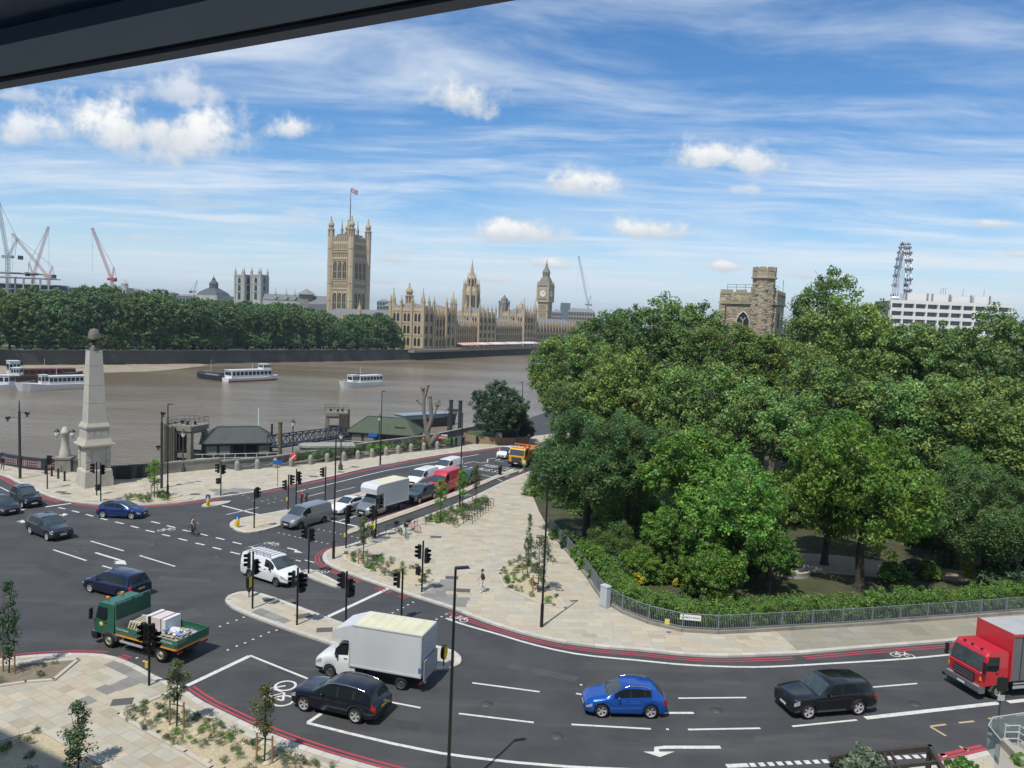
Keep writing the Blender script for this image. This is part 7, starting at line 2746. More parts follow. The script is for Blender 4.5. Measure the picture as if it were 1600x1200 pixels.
bed('planting_bed', 'large gravel planting bed along the near kerb', PL4)
bed('planting_bed', 'planting bed in the bottom left corner', PL5)
bed('planting_bed', 'bare brown bed with a small tree at the left edge', PL6, M_SOIL)
PL7 = GP([(188, 787), (200, 778), (240, 775), (284, 776), (300, 782), (262, 787.5), (225, 789)])
bed('planting_bed', 'planting bed round the young tree on the riverside corner', PL7)
PLR = GP([(452, 726), (540, 716), (620, 706), (700, 697), (704, 694), (660, 694), (590, 704), (520, 714.5), (470, 721)])
bed('planting_bed', 'riverside planting strip between the granite posts and the river wall', PLR, M_SOIL, False)
PLANTM = []
for i, (mat, sz, fl, asp, hh) in enumerate([(LEAF_E, .06, 1.0, .3, .3), (LEAF_L, .055, .8, .35, .25), (LEAF_G, .06, .9, .3, .3), (LEAF_D, .07, 1.2, .2, .35), (LEAF_B, .05, .7, .35, .2), (LEAF_E, .045, .6, .5, .12)]):
 rg3 = np.random.default_rng(70 + i)
 C = rg3.normal(size=(9, 3)) * np.array([.17, .17, .06]) + np.array([0, 0, hh])
 PLANTM.append(leaves_mesh('bed_plant', mat, C, rg3.uniform(.12, .22, 9), 52, sz * .72, 80 + i, asp, flat=fl, up=.6))
def fill_bed(poly, n, label, group, smin=.7, smax=1.3, kinds=(0, 1, 2, 3, 4, 5), seed=1, z=PAVE_Z + .03, vis=None):
 rr = random.Random(seed)
 xs, ys = [p[0] for p in poly], [p[1] for p in poly]
 c = 0
 pts = []
 tries = 0
 while c < n and tries < 6000:
  tries += 1
  p = (rr.uniform(min(xs), max(xs)), rr.uniform(min(ys), max(ys)))
  if not inside(p, poly) or any((p[0] - q[0]) ** 2 + (p[1] - q[1]) ** 2 < .12 for q in pts):
   continue
  pts.append(p)
  o = mobj('bed_plant', PLANTM[rr.choice(kinds)], None, (p[0], p[1], z), rr.uniform(0, 6), rr.uniform(smin, smax))
  tag(o, label, 'plant', group)
  c += 1
fill_bed(PL1, 42, 'low leafy plant in the plaza tip bed', 'plants in the plaza tip bed', .6, 1.1, seed=1)
fill_bed(PL2, 42, 'low leafy plant in the triangular plaza bed', 'plants in the triangular plaza bed', .5, 1.0, seed=2, kinds=(0, 1, 1, 3, 4, 5, 5))
fill_bed(PL3, 38, 'leafy plant in the bed beside the cycle stands', 'plants beside the cycle stands', .9, 1.7, seed=3, kinds=(0, 1, 3, 1))
fill_bed(PL4, 80, 'low plant in the large near gravel bed', 'plants in the large near bed', .4, .95, seed=4)
fill_bed(PL5, 26, 'dark low plant in the bottom left corner bed', 'plants in the bottom left bed', .45, .9, seed=5, kinds=(0, 3, 5, 0))
fill_bed(PL6, 5, 'sparse low plant in the bare brown bed', 'plants in the bare bed', .4, .8, seed=6, kinds=(0, 3))
fill_bed(PL7, 18, 'green plant in the riverside corner bed', 'plants in the riverside corner bed', .9, 1.5, seed=7, kinds=(0, 1, 3))
fill_bed(PLR, 44, 'bushy plant in the riverside planting strip', 'plants in the riverside strip', 1.4, 3.2, seed=8, kinds=(1, 3, 2, 1), z=.14)
# pale rocks in the gravel beds
rk_ = MB()
rk_.ball((0, 0, 0), .5, 7, 5, 0, (.55, .4, .28))
RKM = rk_.mesh('rock', M('buff_rock', (.50, .44, .31), .9, var=.2, scale=3))
for poly, n, lab, seed in ((PL1, 16, 'pale rock in the plaza tip bed', 3), (PL3, 22, 'pale rock in the cycle stand bed', 4), (PL4, 20, 'pale rock in the large near bed', 5)):
 rr = random.Random(seed)
 xs, ys = [p[0] for p in poly], [p[1] for p in poly]
 c = 0
 while c < n:
  p = (rr.uniform(min(xs), max(xs)), rr.uniform(min(ys), max(ys)))
  if inside(p, poly):
   o = mobj('rock', RKM, None, (p[0], p[1], PAVE_Z + .05), rr.uniform(0, 6), rr.uniform(.35, .95))
   tag(o, lab, 'rock', lab.replace('pale rock', 'rocks'))
   c += 1
# --- young trees tied to stakes
YT = {}
for key, mat, seed, prof in (('y_a', LEAF_B, 61, (.55, 1.0)), ('y_b', LEAF_L, 62, (.6, 1.0)), ('y_c', LEAF_E, 63, (.42, 1.2)), ('y_d', LEAF_G, 64, (.8, .9))):
 rg4 = np.random.default_rng(seed)
 n = 46
 zz = rg4.uniform(0, 1, n)
 wv = np.sin(np.pi * (zz * .85 + .1)) * prof[0]
 a = rg4.uniform(0, 6.28, n)
 C = np.stack([np.cos(a) * wv * rg4.uniform(.2, 1, n), np.sin(a) * wv * rg4.uniform(.2, 1, n), zz * 1.7 * prof[1]], 1)
 YT[key] = (leaves_mesh('young_crown', mat, C, rg4.uniform(.14, .26, n), 34, .052, seed, .45), C)
def young(px, py, h, rad, key, label, stakes=2, ch=1.9):
 g = G(px, py, PAVE_Z)
 r = thing('young_tree', label, 'tree', (g[0], g[1], PAVE_Z), group='young street trees')
 z0 = h - ch
 me, C = YT[key]
 mobj('crown', me, r, (0, 0, z0), random.uniform(0, 6), (rad, rad, ch / 1.75))
 mb = MB()
 mb.path([(0, 0, 0), (.03, .02, z0), (0, 0, h * .95)], [.045, .035, .012], 7)
 for i in range(7):
  e = C[i * 5]
  mb.tube((0, 0, z0 + .1 + .12 * i), (e[0] * rad, e[1] * rad, z0 + e[2] * ch / 1.75), .015, .006, 5)
 mb.build('trunk', BARKD, r)
 for i in range(stakes):
  x = (-.38, .38)[i]
  mb = MB()
  mb.tube((x, .1 * (1 - 2 * i), -.05), (x, .1 * (1 - 2 * i), 1.3), .045, n=7)
  st = mb.build('stake', M('stake_timber', (.30, .19, .10), .85, var=.25, scale=3), r)
  mb = MB()
  mb.tube((x, .1 * (1 - 2 * i), 1.1), (0, 0, 1.1), .022, n=5)
  mb.build('tie', TRIM, st)
 return r
young(276, 1136, 3.3, 1.15, 'y_a', 'young bronze-leaved tree between stakes near the green lorry', ch=1.9)
young(413, 1191, 3.6, 1.15, 'y_a', 'young bronze-leaved tree between stakes below the navy SUV', ch=2.3)
young(14, 1052, 4.4, 1.3, 'y_c', 'young narrow green tree in the bare bed at the left edge', ch=3.6)
young(122, 1203, 2.6, 1.5, 'y_c', 'bushy young tree in the bottom left corner bed', 0, 2.2)
young(567, 882, 3.9, 1.2, 'y_a', 'young staked tree in the plaza tip bed', ch=2.0)
young(824, 898, 4.2, .8, 'y_c', 'slim dark young tree in the triangular bed', 1, 3.4)
young(840, 926, 4.6, 1.6, 'y_d', 'young silvery loose-leaved tree beside the plaza lamp post', 2, 3.0)
young(241, 778, 4.2, 1.4, 'y_b', 'young green tree on the riverside corner', ch=2.8)
young(687, 818, 4.4, 1.35, 'y_b', 'young tree at the left end of the cycle stand bed', 1, 2.6)
young(722, 800, 4.6, 1.4, 'y_b', 'young tree in the middle of the cycle stand bed', 1, 2.8)
young(743, 789, 4.4, 1.0, 'y_a', 'young tree at the far end of the cycle stand bed', 1, 2.6)
# ================================================================ SKYLINE
HONEY = M('honey_limestone', (.46, .37, .24), .9, var=.14, scale=.25, dirt=.35)
HONEY2 = M('honey_limestone_trim', (.41, .325, .205), .9, var=.14, scale=.3, dirt=.3)
HONEYD = M('tracery_stone', (.20, .155, .10), .9, var=.2, scale=.3)
LEADR = M('grey_iron_roof', (.20, .205, .20), .6, var=.15, scale=.2, dirt=.2)
DWIN = M('far_dark_window', (.035, .036, .038), .25, var=.2, scale=.3)
PINN = {}
def frame_at(px, Y, rz, z=FARZ):
 p = AT(px, 500, Y)
 return (p.x, Y, z), rz
def boxm(name, size, mat):
 key = (name, tuple(round(s, 3) for s in size), mat.name)
 if key not in PINN:
  mb = MB()
  mb.box((0, 0, size[2] / 2), size)
  PINN[key] = mb.mesh(name, mat)
 return PINN[key]
def lancet(w, h, mat, d=.3):
 """pointed window leaf with its lower edge at z=0, facing -y"""
 key = ('lancet', round(w, 2), round(h, 2), mat.name)
 if key not in PINN:
  mb = MB()
  hw = w / 2
  mb.side([(-hw, 0), (hw, 0), (hw, h - w * .7), (hw * .6, h - w * .25), (0, h), (-hw * .6, h - w * .25), (-hw, h - w * .7)], -d / 2, d / 2)
  PINN[key] = mb.mesh('window', mat)
 return PINN[key]
def pinnacle(w, h, mat=None):
 mat = mat or HONEY2
 key = ('pin', round(w, 2), round(h, 2), mat.name)
 if key not in PINN:
  mb = MB()
  mb.box((0, 0, h * .2), (w, w, h * .4))
  mb.box((0, 0, h * .43), (w * 1.25, w * 1.25, h * .06))
  mb.lathe([(w * .6, h * .46), (w * .34, h * .66), (w * .12, h * .92), (w * .22, h * .95), (w * .03, h)], sq=4, rot=0)
  PINN[key] = mb.mesh('pinnacle', mat)
 return PINN[key]
FACES = {'s': (0, -1, 0.0), 'e': (1, 0, R(90)), 'w': (-1, 0, R(-90))}
def gothic(root, x0, x1, y0, y1, h, e_bays=0, s_bays=0, rows=3, ph=4.0, roof=0.0, z0=0.0, butt=.8, wfrac=.42, par=1.2, pairs=True, pin_ends=True):
 """one block of the palace: wall, string courses, buttresses with pinnacles, windows; east and south sides detailed"""
 mb = MB()
 mb.box(((x0 + x1) / 2, (y0 + y1) / 2, z0 + h / 2), (x1 - x0, y1 - y0, h))
 wl = mb.build('wall', HONEY, root)
 mb = MB()
 for r_ in range(rows + 1):
  z = z0 + h * (.06 + .86 * r_ / rows)
  mb.box(((x0 + x1) / 2, (y0 + y1) / 2, z), (x1 - x0 + .5, y1 - y0 + .5, .35))
 mb.build('string_course', HONEY2, wl)
 mb = MB()
 n = max(4, int((y1 - y0) / 2.2))
 for i in range(n):
  yy = y0 + (y1 - y0) * (i + .25) / n
  mb.box((x1 - .2, yy, z0 + h + par / 2), (.5, (y1 - y0) / n * .55, par))
 n = max(3, int((x1 - x0) / 2.2))
 for i in range(n):
  xx = x0 + (x1 - x0) * (i + .25) / n
  mb.box((xx, y0 + .2, z0 + h + par / 2), ((x1 - x0) / n * .55, .5, par))
 mb.build('battlement', HONEY2, wl)['kind'] = 'stuff'
 for face, bays in (('e', e_bays), ('s', s_bays)):
  if not bays:
   continue
  L = (y1 - y0) if face == 'e' else (x1 - x0)
  bw = L / bays
  for i in range(bays + 1):
   t = L * i / bays
   loc = (x1 + butt * .3, y0 + t, z0) if face == 'e' else (x0 + t, y0 - butt * .3, z0)
   if face == 's' and i == bays and e_bays:
    continue
   b = mobj('buttress', boxm('buttress', (butt, butt, h + par * .6), HONEY2), root, loc)
   adopt(mobj('pinnacle', pinnacle(butt * .95, ph), None, (0, 0, h + par * .6)), b)
  for i in range(bays):
   for r_ in range(rows):
    z = z0 + h * (.06 + .86 * (r_ + .16) / rows)
    hh = h * .86 / rows * .68
    cnt = 2 if (pairs and bw > 3.2) else 1
    for q in range(cnt):
     t = bw * (i + (.5 if cnt == 1 else (.33, .67)[q]))
     w = bw * (wfrac if cnt == 1 else wfrac * .55)
     loc = (x1 + .02, y0 + t, z) if face == 'e' else (x0 + t, y0 - .02, z)
     o = mobj('window', lancet(w, hh, DWIN), root, loc, R(90) if face == 'e' else 0)
 if roof:
  mb = MB()
  xm = (x0 + x1) / 2
  hx = (x1 - x0) / 2 - .8
  mb.add([(xm - hx, y0 + .8, z0 + h + .05), (xm + hx, y0 + .8, z0 + h + .05), (xm + hx, y1 - .8, z0 + h + .05), (xm - hx, y1 - .8, z0 + h + .05), (xm, y0 + min(3, hx), z0 + h + roof), (xm, y1 - min(3, hx), z0 + h + roof)],
    [(0, 1, 4), (1, 2, 5, 4), (2, 3, 5), (3, 0, 4, 5)])
  mb.build('roof', LEADR, root)
 return wl
def turret(root, x, y, z0, z1, r, cap, n=8, mat=None, lantern=True):
 """octagonal turret with open lantern and ogee cap"""
 mat = mat or HONEY
 mb = MB()
 mb.lathe([(r, z0), (r, z1)], sq=n, c=(x, y, 0))
 for z in np.arange(z0 + 4, z1, (z1 - z0) / 6):
  mb.lathe([(r * 1.1, z), (r * 1.1, z + .5)], sq=n, c=(x, y, 0))
 t = mb.build('turret', mat, root)
 c = cap
 if lantern:
  mb = MB()
  for i in range(n):
   a = 2 * math.pi * (i + .5) / n
   mb.box((x + r * .85 * math.cos(a), y + r * .85 * math.sin(a), z1 + c * .17), (r * .3, r * .3, c * .34), a)
  mb.lathe([(r * 1.15, 0), (r * 1.15, c * .05)], sq=n, c=(x, y, z1 + c * .34))
  for i in range(n):
   a = 2 * math.pi * (i + .5) / n
   mb.box((x + r * .6 * math.cos(a), y + r * .6 * math.sin(a), z1 + c * .45), (r * .22, r * .22, c * .16), a)
  mb.build('lantern', mat, t)
  z2 = z1 + c * .52
 else:
  z2 = z1
 mb = MB()
 hh = z1 + c - z2
 mb.lathe([(r * .9, 0), (r * .95, hh * .12), (r * .8, hh * .3), (r * .45, hh * .48), (r * .24, hh * .68), (r * .1, hh * .9), (r * .28, hh * .92), (r * .28, hh * .95), (r * .04, hh)], sq=n, c=(x, y, z2))
 mb.build('cap', HONEY2 if mat is HONEY else mat, t)
 return t
PRZ = R(-27)
# ---- the great square tower with the flag
loc, rz = frame_at(543.5, 600, PRZ)
VT = thing('square_tower', 'tall square honey-stone tower with corner turrets and a flag, across the river', 'tower', loc, PRZ)
hw = 10.3
Z1 = 75.0
def zpx(py, px, Y):
 return AT(px, py, Y).z - FARZ
mb = MB()
mb.box((0, 0, Z1 / 2), (2 * hw, 2 * hw, Z1))
vw = mb.build('wall', HONEY, VT)
zl = lambda py: zpx(py, 543, 600)
for py in (392, 406, 440, 452.5, 487, 396, 409, 437):
 mb = MB()
 mb.box((0, 0, zl(py)), (2 * hw + 1.0, 2 * hw + 1.0, .9 if py in (392, 406, 440, 452.5, 487) else .5))
 mb.build('string_course', HONEY2, vw)
for face in ('s', 'e'):
 nx, ny, fr = FACES[face]
 def fpos(t, z, out):
  return (t, -hw - out, z) if face == 's' else (hw + out, t, z)
 for (pt, pb, w) in ((411, 436, 3.0), (458, 485, 3.0)):
  for t in (-4.6, 0, 4.6):
   zb_ = zl(pb)
   o = mobj('window', lancet(w, zl(pt) - zb_, DWIN, .5), VT, fpos(t, zb_, .03), fr)
   mb = MB()
   mb.box((0, -.35, (zl(pt) - zb_) * .42), (.3, .3, (zl(pt) - zb_) * .84))
   mb.box((0, -.33, (zl(pt) - zb_) * .42), (w, .25, .4))
   mb.build('mullion', HONEY2, o)
  for t in (-6.9, -2.3, 2.3, 6.9):
   mb = MB()
   mb.box((0, -.4, (zl(pt) - zl(pb)) / 2 + .8), (.9, .9, zl(pt) - zl(pb) + 2))
   o = mb.build('shaft', HONEY2, VT, fpos(t, zl(pb) - 1, .0), fr)
 for (pt, pb) in ((397.5, 403, ), (444, 450)):
  for t in np.linspace(-6.6, 6.6, 8):
   mobj('panel', boxm('panel', (1.15, .3, zl(pt) - zl(pb)), HONEYD), VT, fpos(t, zl(pb), .03), fr)
 for t in np.linspace(-7.4, 7.4, 9):
  mobj('battlement', boxm('battlement', (1.1, .6, 4.6), HONEY2), VT, fpos(t, Z1 - .4, -.4), fr)
  mobj('panel', lancet(1.0, 4.2, HONEYD, .3), VT, fpos(t, zl(391), .03), fr)
for sx, sy in ((-1, -1), (1, -1), (-1, 1), (1, 1)):
 turret(VT, sx * (hw - .4), sy * (hw - .4), 0, zl(372), 2.5, 15.5)
mb = MB()
mb.box((0, 0, Z1 + 3), (2 * hw - 3, 2 * hw - 3, 6), taper=.75)
mb.build('roof', M('dark_tower_roof', (.13, .13, .13), .7, var=.2), VT)
for sx, sy in ((-1, -1), (1, -1), (-1, 1), (1, 1)):
 mobj('pinnacle', pinnacle(1.4, 13), VT, (sx * 4.2, sy * 4.2, Z1 + 4))
mb = MB()
mb.lathe([(.5, Z1), (.35, zl(320)), (.14, zl(294))], 8)
mb.build('flagpole', M('flagpole_grey', (.12, .12, .13), .5), VT)
# flag, waving, in three colours
FL, FHt = 6.4, 3.4
cols = {'b': M('flag_blue', (.02, .035, .13), .7, var=0), 'w': M('flag_white', (.6, .6, .6), .7, var=0), 'r': M('flag_red', (.42, .03, .04), .7, var=0)}
fm = MB()
NX, NZ = 24, 14
for i in range(NX):
 for j in range(NZ):
  u_, v_ = (i + .5) / NX, (j + .5) / NZ
  du, dv = abs(u_ - .5) * FL, abs(v_ - .5) * FHt
  dg = abs(abs(u_ - .5) / .5 - abs(v_ - .5) / .5)
  c_ = 2 if (du < .36 or dv < .36) else 1 if (du < .6 or dv < .6) else 2 if dg < .07 else 1 if dg < .22 else 0
  q = []
  for a, b in ((i, j), (i + 1, j), (i + 1, j + 1), (i, j + 1)):
   x_ = a / NX * FL
   q.append((x_ * .82, .5 * math.sin(x_ * 1.3) * (x_ / FL), b / NZ * FHt - .28 * x_ + .2 * math.sin(x_ * 1.1)))
  fm.add(q, [(0, 1, 2, 3)], c_, None, True)
fo_ = fm.build('flag', [cols['b'], cols['w'], cols['r']], VT)
fo_.location = (.15, 0, zl(300.5))
fo_.rotation_euler = (0, 0, -PRZ)
# ---- the long palace on the river
A0 = Vector(G(672, 561.5, WZ))
PX, PY = Vector((math.cos(PRZ), math.sin(PRZ))), Vector((-math.sin(PRZ), math.cos(PRZ)))
A0 = A0 - PX * 6
PAL = thing('gothic_palace', 'long honey-stone gothic palace with many pinnacles along the far river front', 'palace', (A0.x, A0.y, FARZ), PRZ)
def y_for(px):
 """distance along the river front that appears at a column of the photograph"""
 best, by = 1e9, 0
 for t in np.arange(-20, 330, .5):
  p = A0 + PY * t
  v = Vector((p.x, p.y, -CAM_H))
  q = 800 + FPX * v.dot(RV) / v.dot(_f)
  if abs(q - px) < best:
   best, by = abs(q - px), t
 return by
Ys = [y_for(p) for p in (671, 709, 747, 773, 817, 836, 868)]
gothic(PAL, -24, 0, 0, Ys[1] * .30, 26, 2, 3, 3, 7, 3, butt=1.3)
gothic(PAL, -20, -.8, Ys[1] * .30 + .1, Ys[1] * .70, 22, 4, 0, 3, 5, 4, butt=1.0)
gothic(PAL, -24, 0, Ys[1] * .70 + .1, Ys[1], 26, 2, 0, 3, 7, 3, butt=1.3)
gothic(PAL, -18, -2, Ys[1] + .1, Ys[2], 15.5, 11, 0, 3, 4.2, 5.5, butt=.95)
gothic(PAL, -20, -.5, Ys[2] + .1, Ys[3], 24.5, 4, 3, 4, 6, 4, butt=1.1)
gothic(PAL, -18, -2, Ys[3] + .1, Ys[4], 16.5, 14, 0, 3, 4.2, 5.5, butt=.95)
gothic(PAL, -20, -.5, Ys[4] + .1, Ys[5], 26, 4, 3, 4, 6, 4, butt=1.1)
gothic(PAL, -18, -2, Ys[5] + .1, Ys[6] + 45, 17.5, 14, 0, 3, 4.2, 5.5, butt=.95)
# west of the pavilion: lower south range and inner roofs
gothic(PAL, -62, -24.1, 6, 24, 17, 0, 7, 3, 4.5, 5, butt=1.0)
gothic(PAL, -60, -24.1, 40, 160, 16, 0, 6, 2, 4, 7, butt=1.0)
gothic(PAL, -110, -62, 20, 200, 17, 0, 6, 2, 4, 7, butt=1.0)
for (tx, ty, z1, r_, cp) in ((-1, 1, 29, 1.5, 9), (-23, 1, 29, 1.5, 9), (-1, Ys[1] - 1, 29, 1.5, 9), (-12, Ys[2] + 2, 27, 1.3, 9), (-12, Ys[3] - 2, 27, 1.3, 8), (-1, Ys[4] + 1, 28, 1.4, 10), (-1, Ys[5] - 1, 28, 1.4, 10), (-30, 8, 24, 1.6, 9), (-55, 8, 22, 1.5, 8)):
 turret(PAL, tx, ty, 10, z1, r_, cp, lantern=False)
# domed lantern turret behind the south pavilion
turret(PAL, -26, Ys[1] * .6, 14, 29, 2.7, 13)
# terrace with awnings
mb = MB()
mb.box((3.2, 150, .2), (9, 340, 1.4))
mb.build('terrace', M('terrace_stone', (.24, .21, .16), .9, var=.2, scale=.2, dirt=.4), PAL)
mb = MB()
for t in np.arange(Ys[1] + 3, Ys[5] + 60, 6):
 mb.box((7.6, t, 1.4), (.5, .6, 1.3))
mb.box((7.6, 150, 1.9), (.35, 330, .2))
mb.build('terrace_parapet', HONEY2, PAL)
AWW, AWP = M('white_awning', (.62, .62, .60), .7, var=.05), M('pink_awning', (.62, .40, .36), .7, var=.05)
na = 14
for i in range(na):
 t0 = Ys[1] + 2 + (Ys[5] - Ys[1] - 6) * i / na
 t1 = Ys[1] + 2 + (Ys[5] - Ys[1] - 6) * (i + .94) / na
 mb = MB()
 mb.add([(1.2, t0, 4.6), (6.6, t0, 3.4), (6.6, t1, 3.4), (1.2, t1, 4.6), (6.6, t0, 2.9), (6.6, t1, 2.9), (1.2, t0, 4.0), (1.2, t1, 4.0)], [(0, 1, 2, 3), (1, 4, 5, 2), (0, 6, 4, 1), (3, 2, 5, 7)])
 mb.build('awning', AWP if i % 3 == 1 or i < 3 else AWW, PAL)
# ---- clock tower
loc, _ = frame_at(850.5, 870, PRZ)
CT = thing('clock_tower', 'clock tower with a tall pointed roof at the far end of the palace', 'tower', loc, PRZ)
zc = lambda py: zpx(py, 850, 870)
w = 12.2
mb = MB()
mb.box((0, 0, zc(471) / 2), (w, w, zc(471)))
cw = mb.build('shaft', HONEY, CT)
for face in ('s', 'e'):
 nx, ny, fr = FACES[face]
 for t in np.linspace(-4.2, 4.2, 5):
  p = (t, -w / 2 - .1, 10) if face == 's' else (w / 2 + .1, t, 10)
  o = mobj('rib', boxm('rib', (.8, .5, zc(472) - 10), HONEY2), CT, p, fr)
 for t in np.linspace(-3.1, 3.1, 4):
  for z in np.arange(16, zc(476), 8.5):
   p = (t, -w / 2 - .03, z) if face == 's' else (w / 2 + .03, t, z)
   mobj('window', lancet(.9, 6, HONEYD, .3), CT, p, fr)
for py in (500, 486, 471.5, 466.5, 446):
 mb = MB()
 ww = w + (1.0 if py > 480 else 3.0)
 mb.box((0, 0, zc(py)), (ww, ww, .9))
 mb.build('string_course', HONEY2, cw)
w2 = 13.6
mb = MB()
mb.box((0, 0, (zc(471) + zc(447)) / 2), (w2, w2, zc(447) - zc(471)))
ck = mb.build('clock_stage', HONEY, CT)
for face in ('s', 'e'):
 nx, ny, fr = FACES[face]
 zc_ = zc(459)
 mb = MB()
 mb.box((0, -w2 / 2 - .1, 0), (9.4, .3, 9.4))
 sq = mb.build('dial_surround', M('gilded_surround', (.34, .27, .13), .6, var=.2, scale=.8), CT, (0, 0, zc_), fr)
 mb = MB()
 mb.tube((0, -w2 / 2 - .2, 0), (0, -w2 / 2 - .45, 0), 3.6, n=28)
 dial = mb.build('clock_dial', M('dial_white', (.70, .70, .66), .5, var=.03), sq)
 mb = MB()
 for i in range(12):
  a = i * math.pi / 6
  mb.box((3.0 * math.sin(a), -w2 / 2 - .47, 3.0 * math.cos(a)), (.22, .05, .22))
 mb.build('hour_mark', M('dial_blue_black', (.02, .025, .05), .5), dial)['kind'] = 'stuff'
 for ang, ln, wd in ((R(35), 1.9, .45), (R(47), 3.0, .32)):
  mb = MB()
  e = Vector((math.sin(ang), 0, math.cos(ang)))
  mb.tube(Vector((0, -w2 / 2 - .55, 0)) - e * .5, Vector((0, -w2 / 2 - .55, 0)) + e * ln, wd * .6, wd * .3, 5)
  mb.build('clock_hand', M('dial_blue_black', (.02, .025, .05), .5), dial)
for sx, sy in ((-1, -1), (1, -1), (-1, 1), (1, 1)):
 mb = MB()
 mb.box((sx * (w2 / 2 - .2), sy * (w2 / 2 - .2), (zc(471) + zc(445)) / 2), (1.8, 1.8, zc(445) - zc(471)))
 b = mb.build('corner_pier', HONEY2, CT)
 adopt(mobj('pinnacle', pinnacle(1.0, 5), None, (sx * (w2 / 2 - .2), sy * (w2 / 2 - .2), zc(445))), b)
RF = M('clock_roof_iron', (.19, .175, .14), .6, var=.15, scale=.5)
mb = MB()
q2 = math.sqrt(2) / 2
zb_ = zc(446)
mb.lathe([(w2 * q2 * 1.0, 0), (w2 * q2 * .74, zc(438) - zb_), (w2 * q2 * .52, zc(433) - zb_)], sq=4, c=(0, 0, zb_))
rf = mb.build('lower_roof', RF, CT)
for r_ in range(2):
 for t in (-3, -1, 1, 3):
  for face in ('s', 'e'):
   fr = FACES[face][2]
   off = (w2 / 2 - 1.7 - r_ * 1.6)
   p = (t * (1 - .2 * r_), -off, zb_ + 1.5 + r_ * 3) if face == 's' else (off, t * (1 - .2 * r_), zb_ + 1.5 + r_ * 3)
   adopt(mobj('dormer', lancet(.8, 1.6, HONEY2, 1.0), None, p, fr), rf)
mb = MB()
mb.box((0, 0, zc(429.5)), (6.2, 6.2, zc(426) - zc(433)))
lt = mb.build('belfry_lantern', HONEY2, CT)
for t in (-2, 0, 2):
 for face in ('s', 'e'):
  fr = FACES[face][2]
  p = (t, -3.12, zc(432)) if face == 's' else (3.12, t, zc(432))
  adopt(mobj('opening', lancet(1.1, 3.6, DWIN, .2), None, p, fr), lt)
mb = MB()
mb.lathe([(5.2, 0), (3.5, 3.2), (1.7, zc(417) - zc(426)), (.5, zc(410) - zc(426)), (.15, zc(404) - zc(426))], sq=4, c=(0, 0, zc(426)))
mb.build('spire', RF, CT)
# ---- central spire
loc, _ = frame_at(735, 690, PRZ)
CS = thing('central_spire', 'octagonal stone lantern tower with a slender spire in the middle of the palace', 'tower', loc, PRZ)
zs_ = lambda py: zpx(py, 735, 690)
mb = MB()
mb.lathe([(7.3, 0), (7.0, zs_(455)), (5.8, zs_(449))], sq=8)
b_ = mb.build('drum', HONEY, CS)
for i in range(8):
 a = 2 * math.pi * (i + .5) / 8
 mb = MB()
 mb.box((7.2 * math.cos(a), 7.2 * math.sin(a), zs_(452) / 2), (1.5, 1.5, zs_(452)), a)
 p = mb.build('pier', HONEY2, CS)
 adopt(mobj('pinnacle', pinnacle(1.2, 9), None, (6.9 * math.cos(a), 6.9 * math.sin(a), zs_(452)), a), p)
 a2 = 2 * math.pi * (i + 1) / 8
 for s_ in (-.9, .9):
  mobj('window', lancet(1.2, zs_(461) - zs_(490), DWIN, .3), CS, (6.75 * math.cos(a2) - s_ * math.sin(a2), 6.75 * math.sin(a2) + s_ * math.cos(a2), zs_(490)), a2 + R(90))
mb = MB()
mb.lathe([(4.0, zs_(450)), (3.8, zs_(434)), (2.6, zs_(431))], sq=8)
u_ = mb.build('upper_lantern', HONEY, CS)
for i in range(8):
 a = 2 * math.pi * (i + .5) / 8
 adopt(mobj('pinnacle', pinnacle(.8, 13), None, (4.0 * math.cos(a), 4.0 * math.sin(a), zs_(449)), a), u_)
 a2 = 2 * math.pi * (i + 1) / 8
 adopt(mobj('opening', lancet(1.3, 6.5, DWIN, .3), None, (3.72 * math.cos(a2), 3.72 * math.sin(a2), zs_(447)), a2 + R(90)), u_)
mb = MB()
mb.lathe([(2.7, zs_(432)), (1.3, zs_(422)), (.5, zs_(412)), (.1, zs_(405))], sq=8)
mb.build('spire', HONEY2, CS)
# ---- smaller towers behind the palace
for (px, pt, pb, Y, wd, lab) in [(787, 460, 495, 760, 8, 'slim dark stone tower with a pointed cap behind the palace roofs'), (813, 470, 497, 740, 5, 'small turret left of the clock tower'), (646, 469, 500, 640, 5, 'small pointed turret left of the palace pavilion')]:
 loc, _ = frame_at(px, Y, PRZ)
 t = thing('distant_turret', lab, 'tower', loc, PRZ)
 zz = lambda py: zpx(py, px, Y)
 m_ = M('grey_turret_stone', (.17, .16, .14), .9, var=.2) if px == 787 else HONEY
 mb = MB()
 mb.box((0, 0, zz(pb - (pb - pt) * .62) / 2), (wd, wd, zz(pb - (pb - pt) * .62)))
 mb.build('shaft', m_, t)
 mb = MB()
 z0_ = zz(pb - (pb - pt) * .62)
 hh = zz(pt) - z0_
 mb.lathe([(wd * .72, 0), (wd * .5, hh * .2), (wd * .42, hh * .5), (wd * .14, hh * .75), (.1, hh)], sq=4, c=(0, 0, z0_))
 mb.build('cap', m_, t)
 for sx, sy in ((-1, -1), (1, -1), (-1, 1), (1, 1)):
  mobj('pinnacle', pinnacle(wd * .16, hh * .35, m_), t, (sx * wd * .45, sy * wd * .45, z0_))
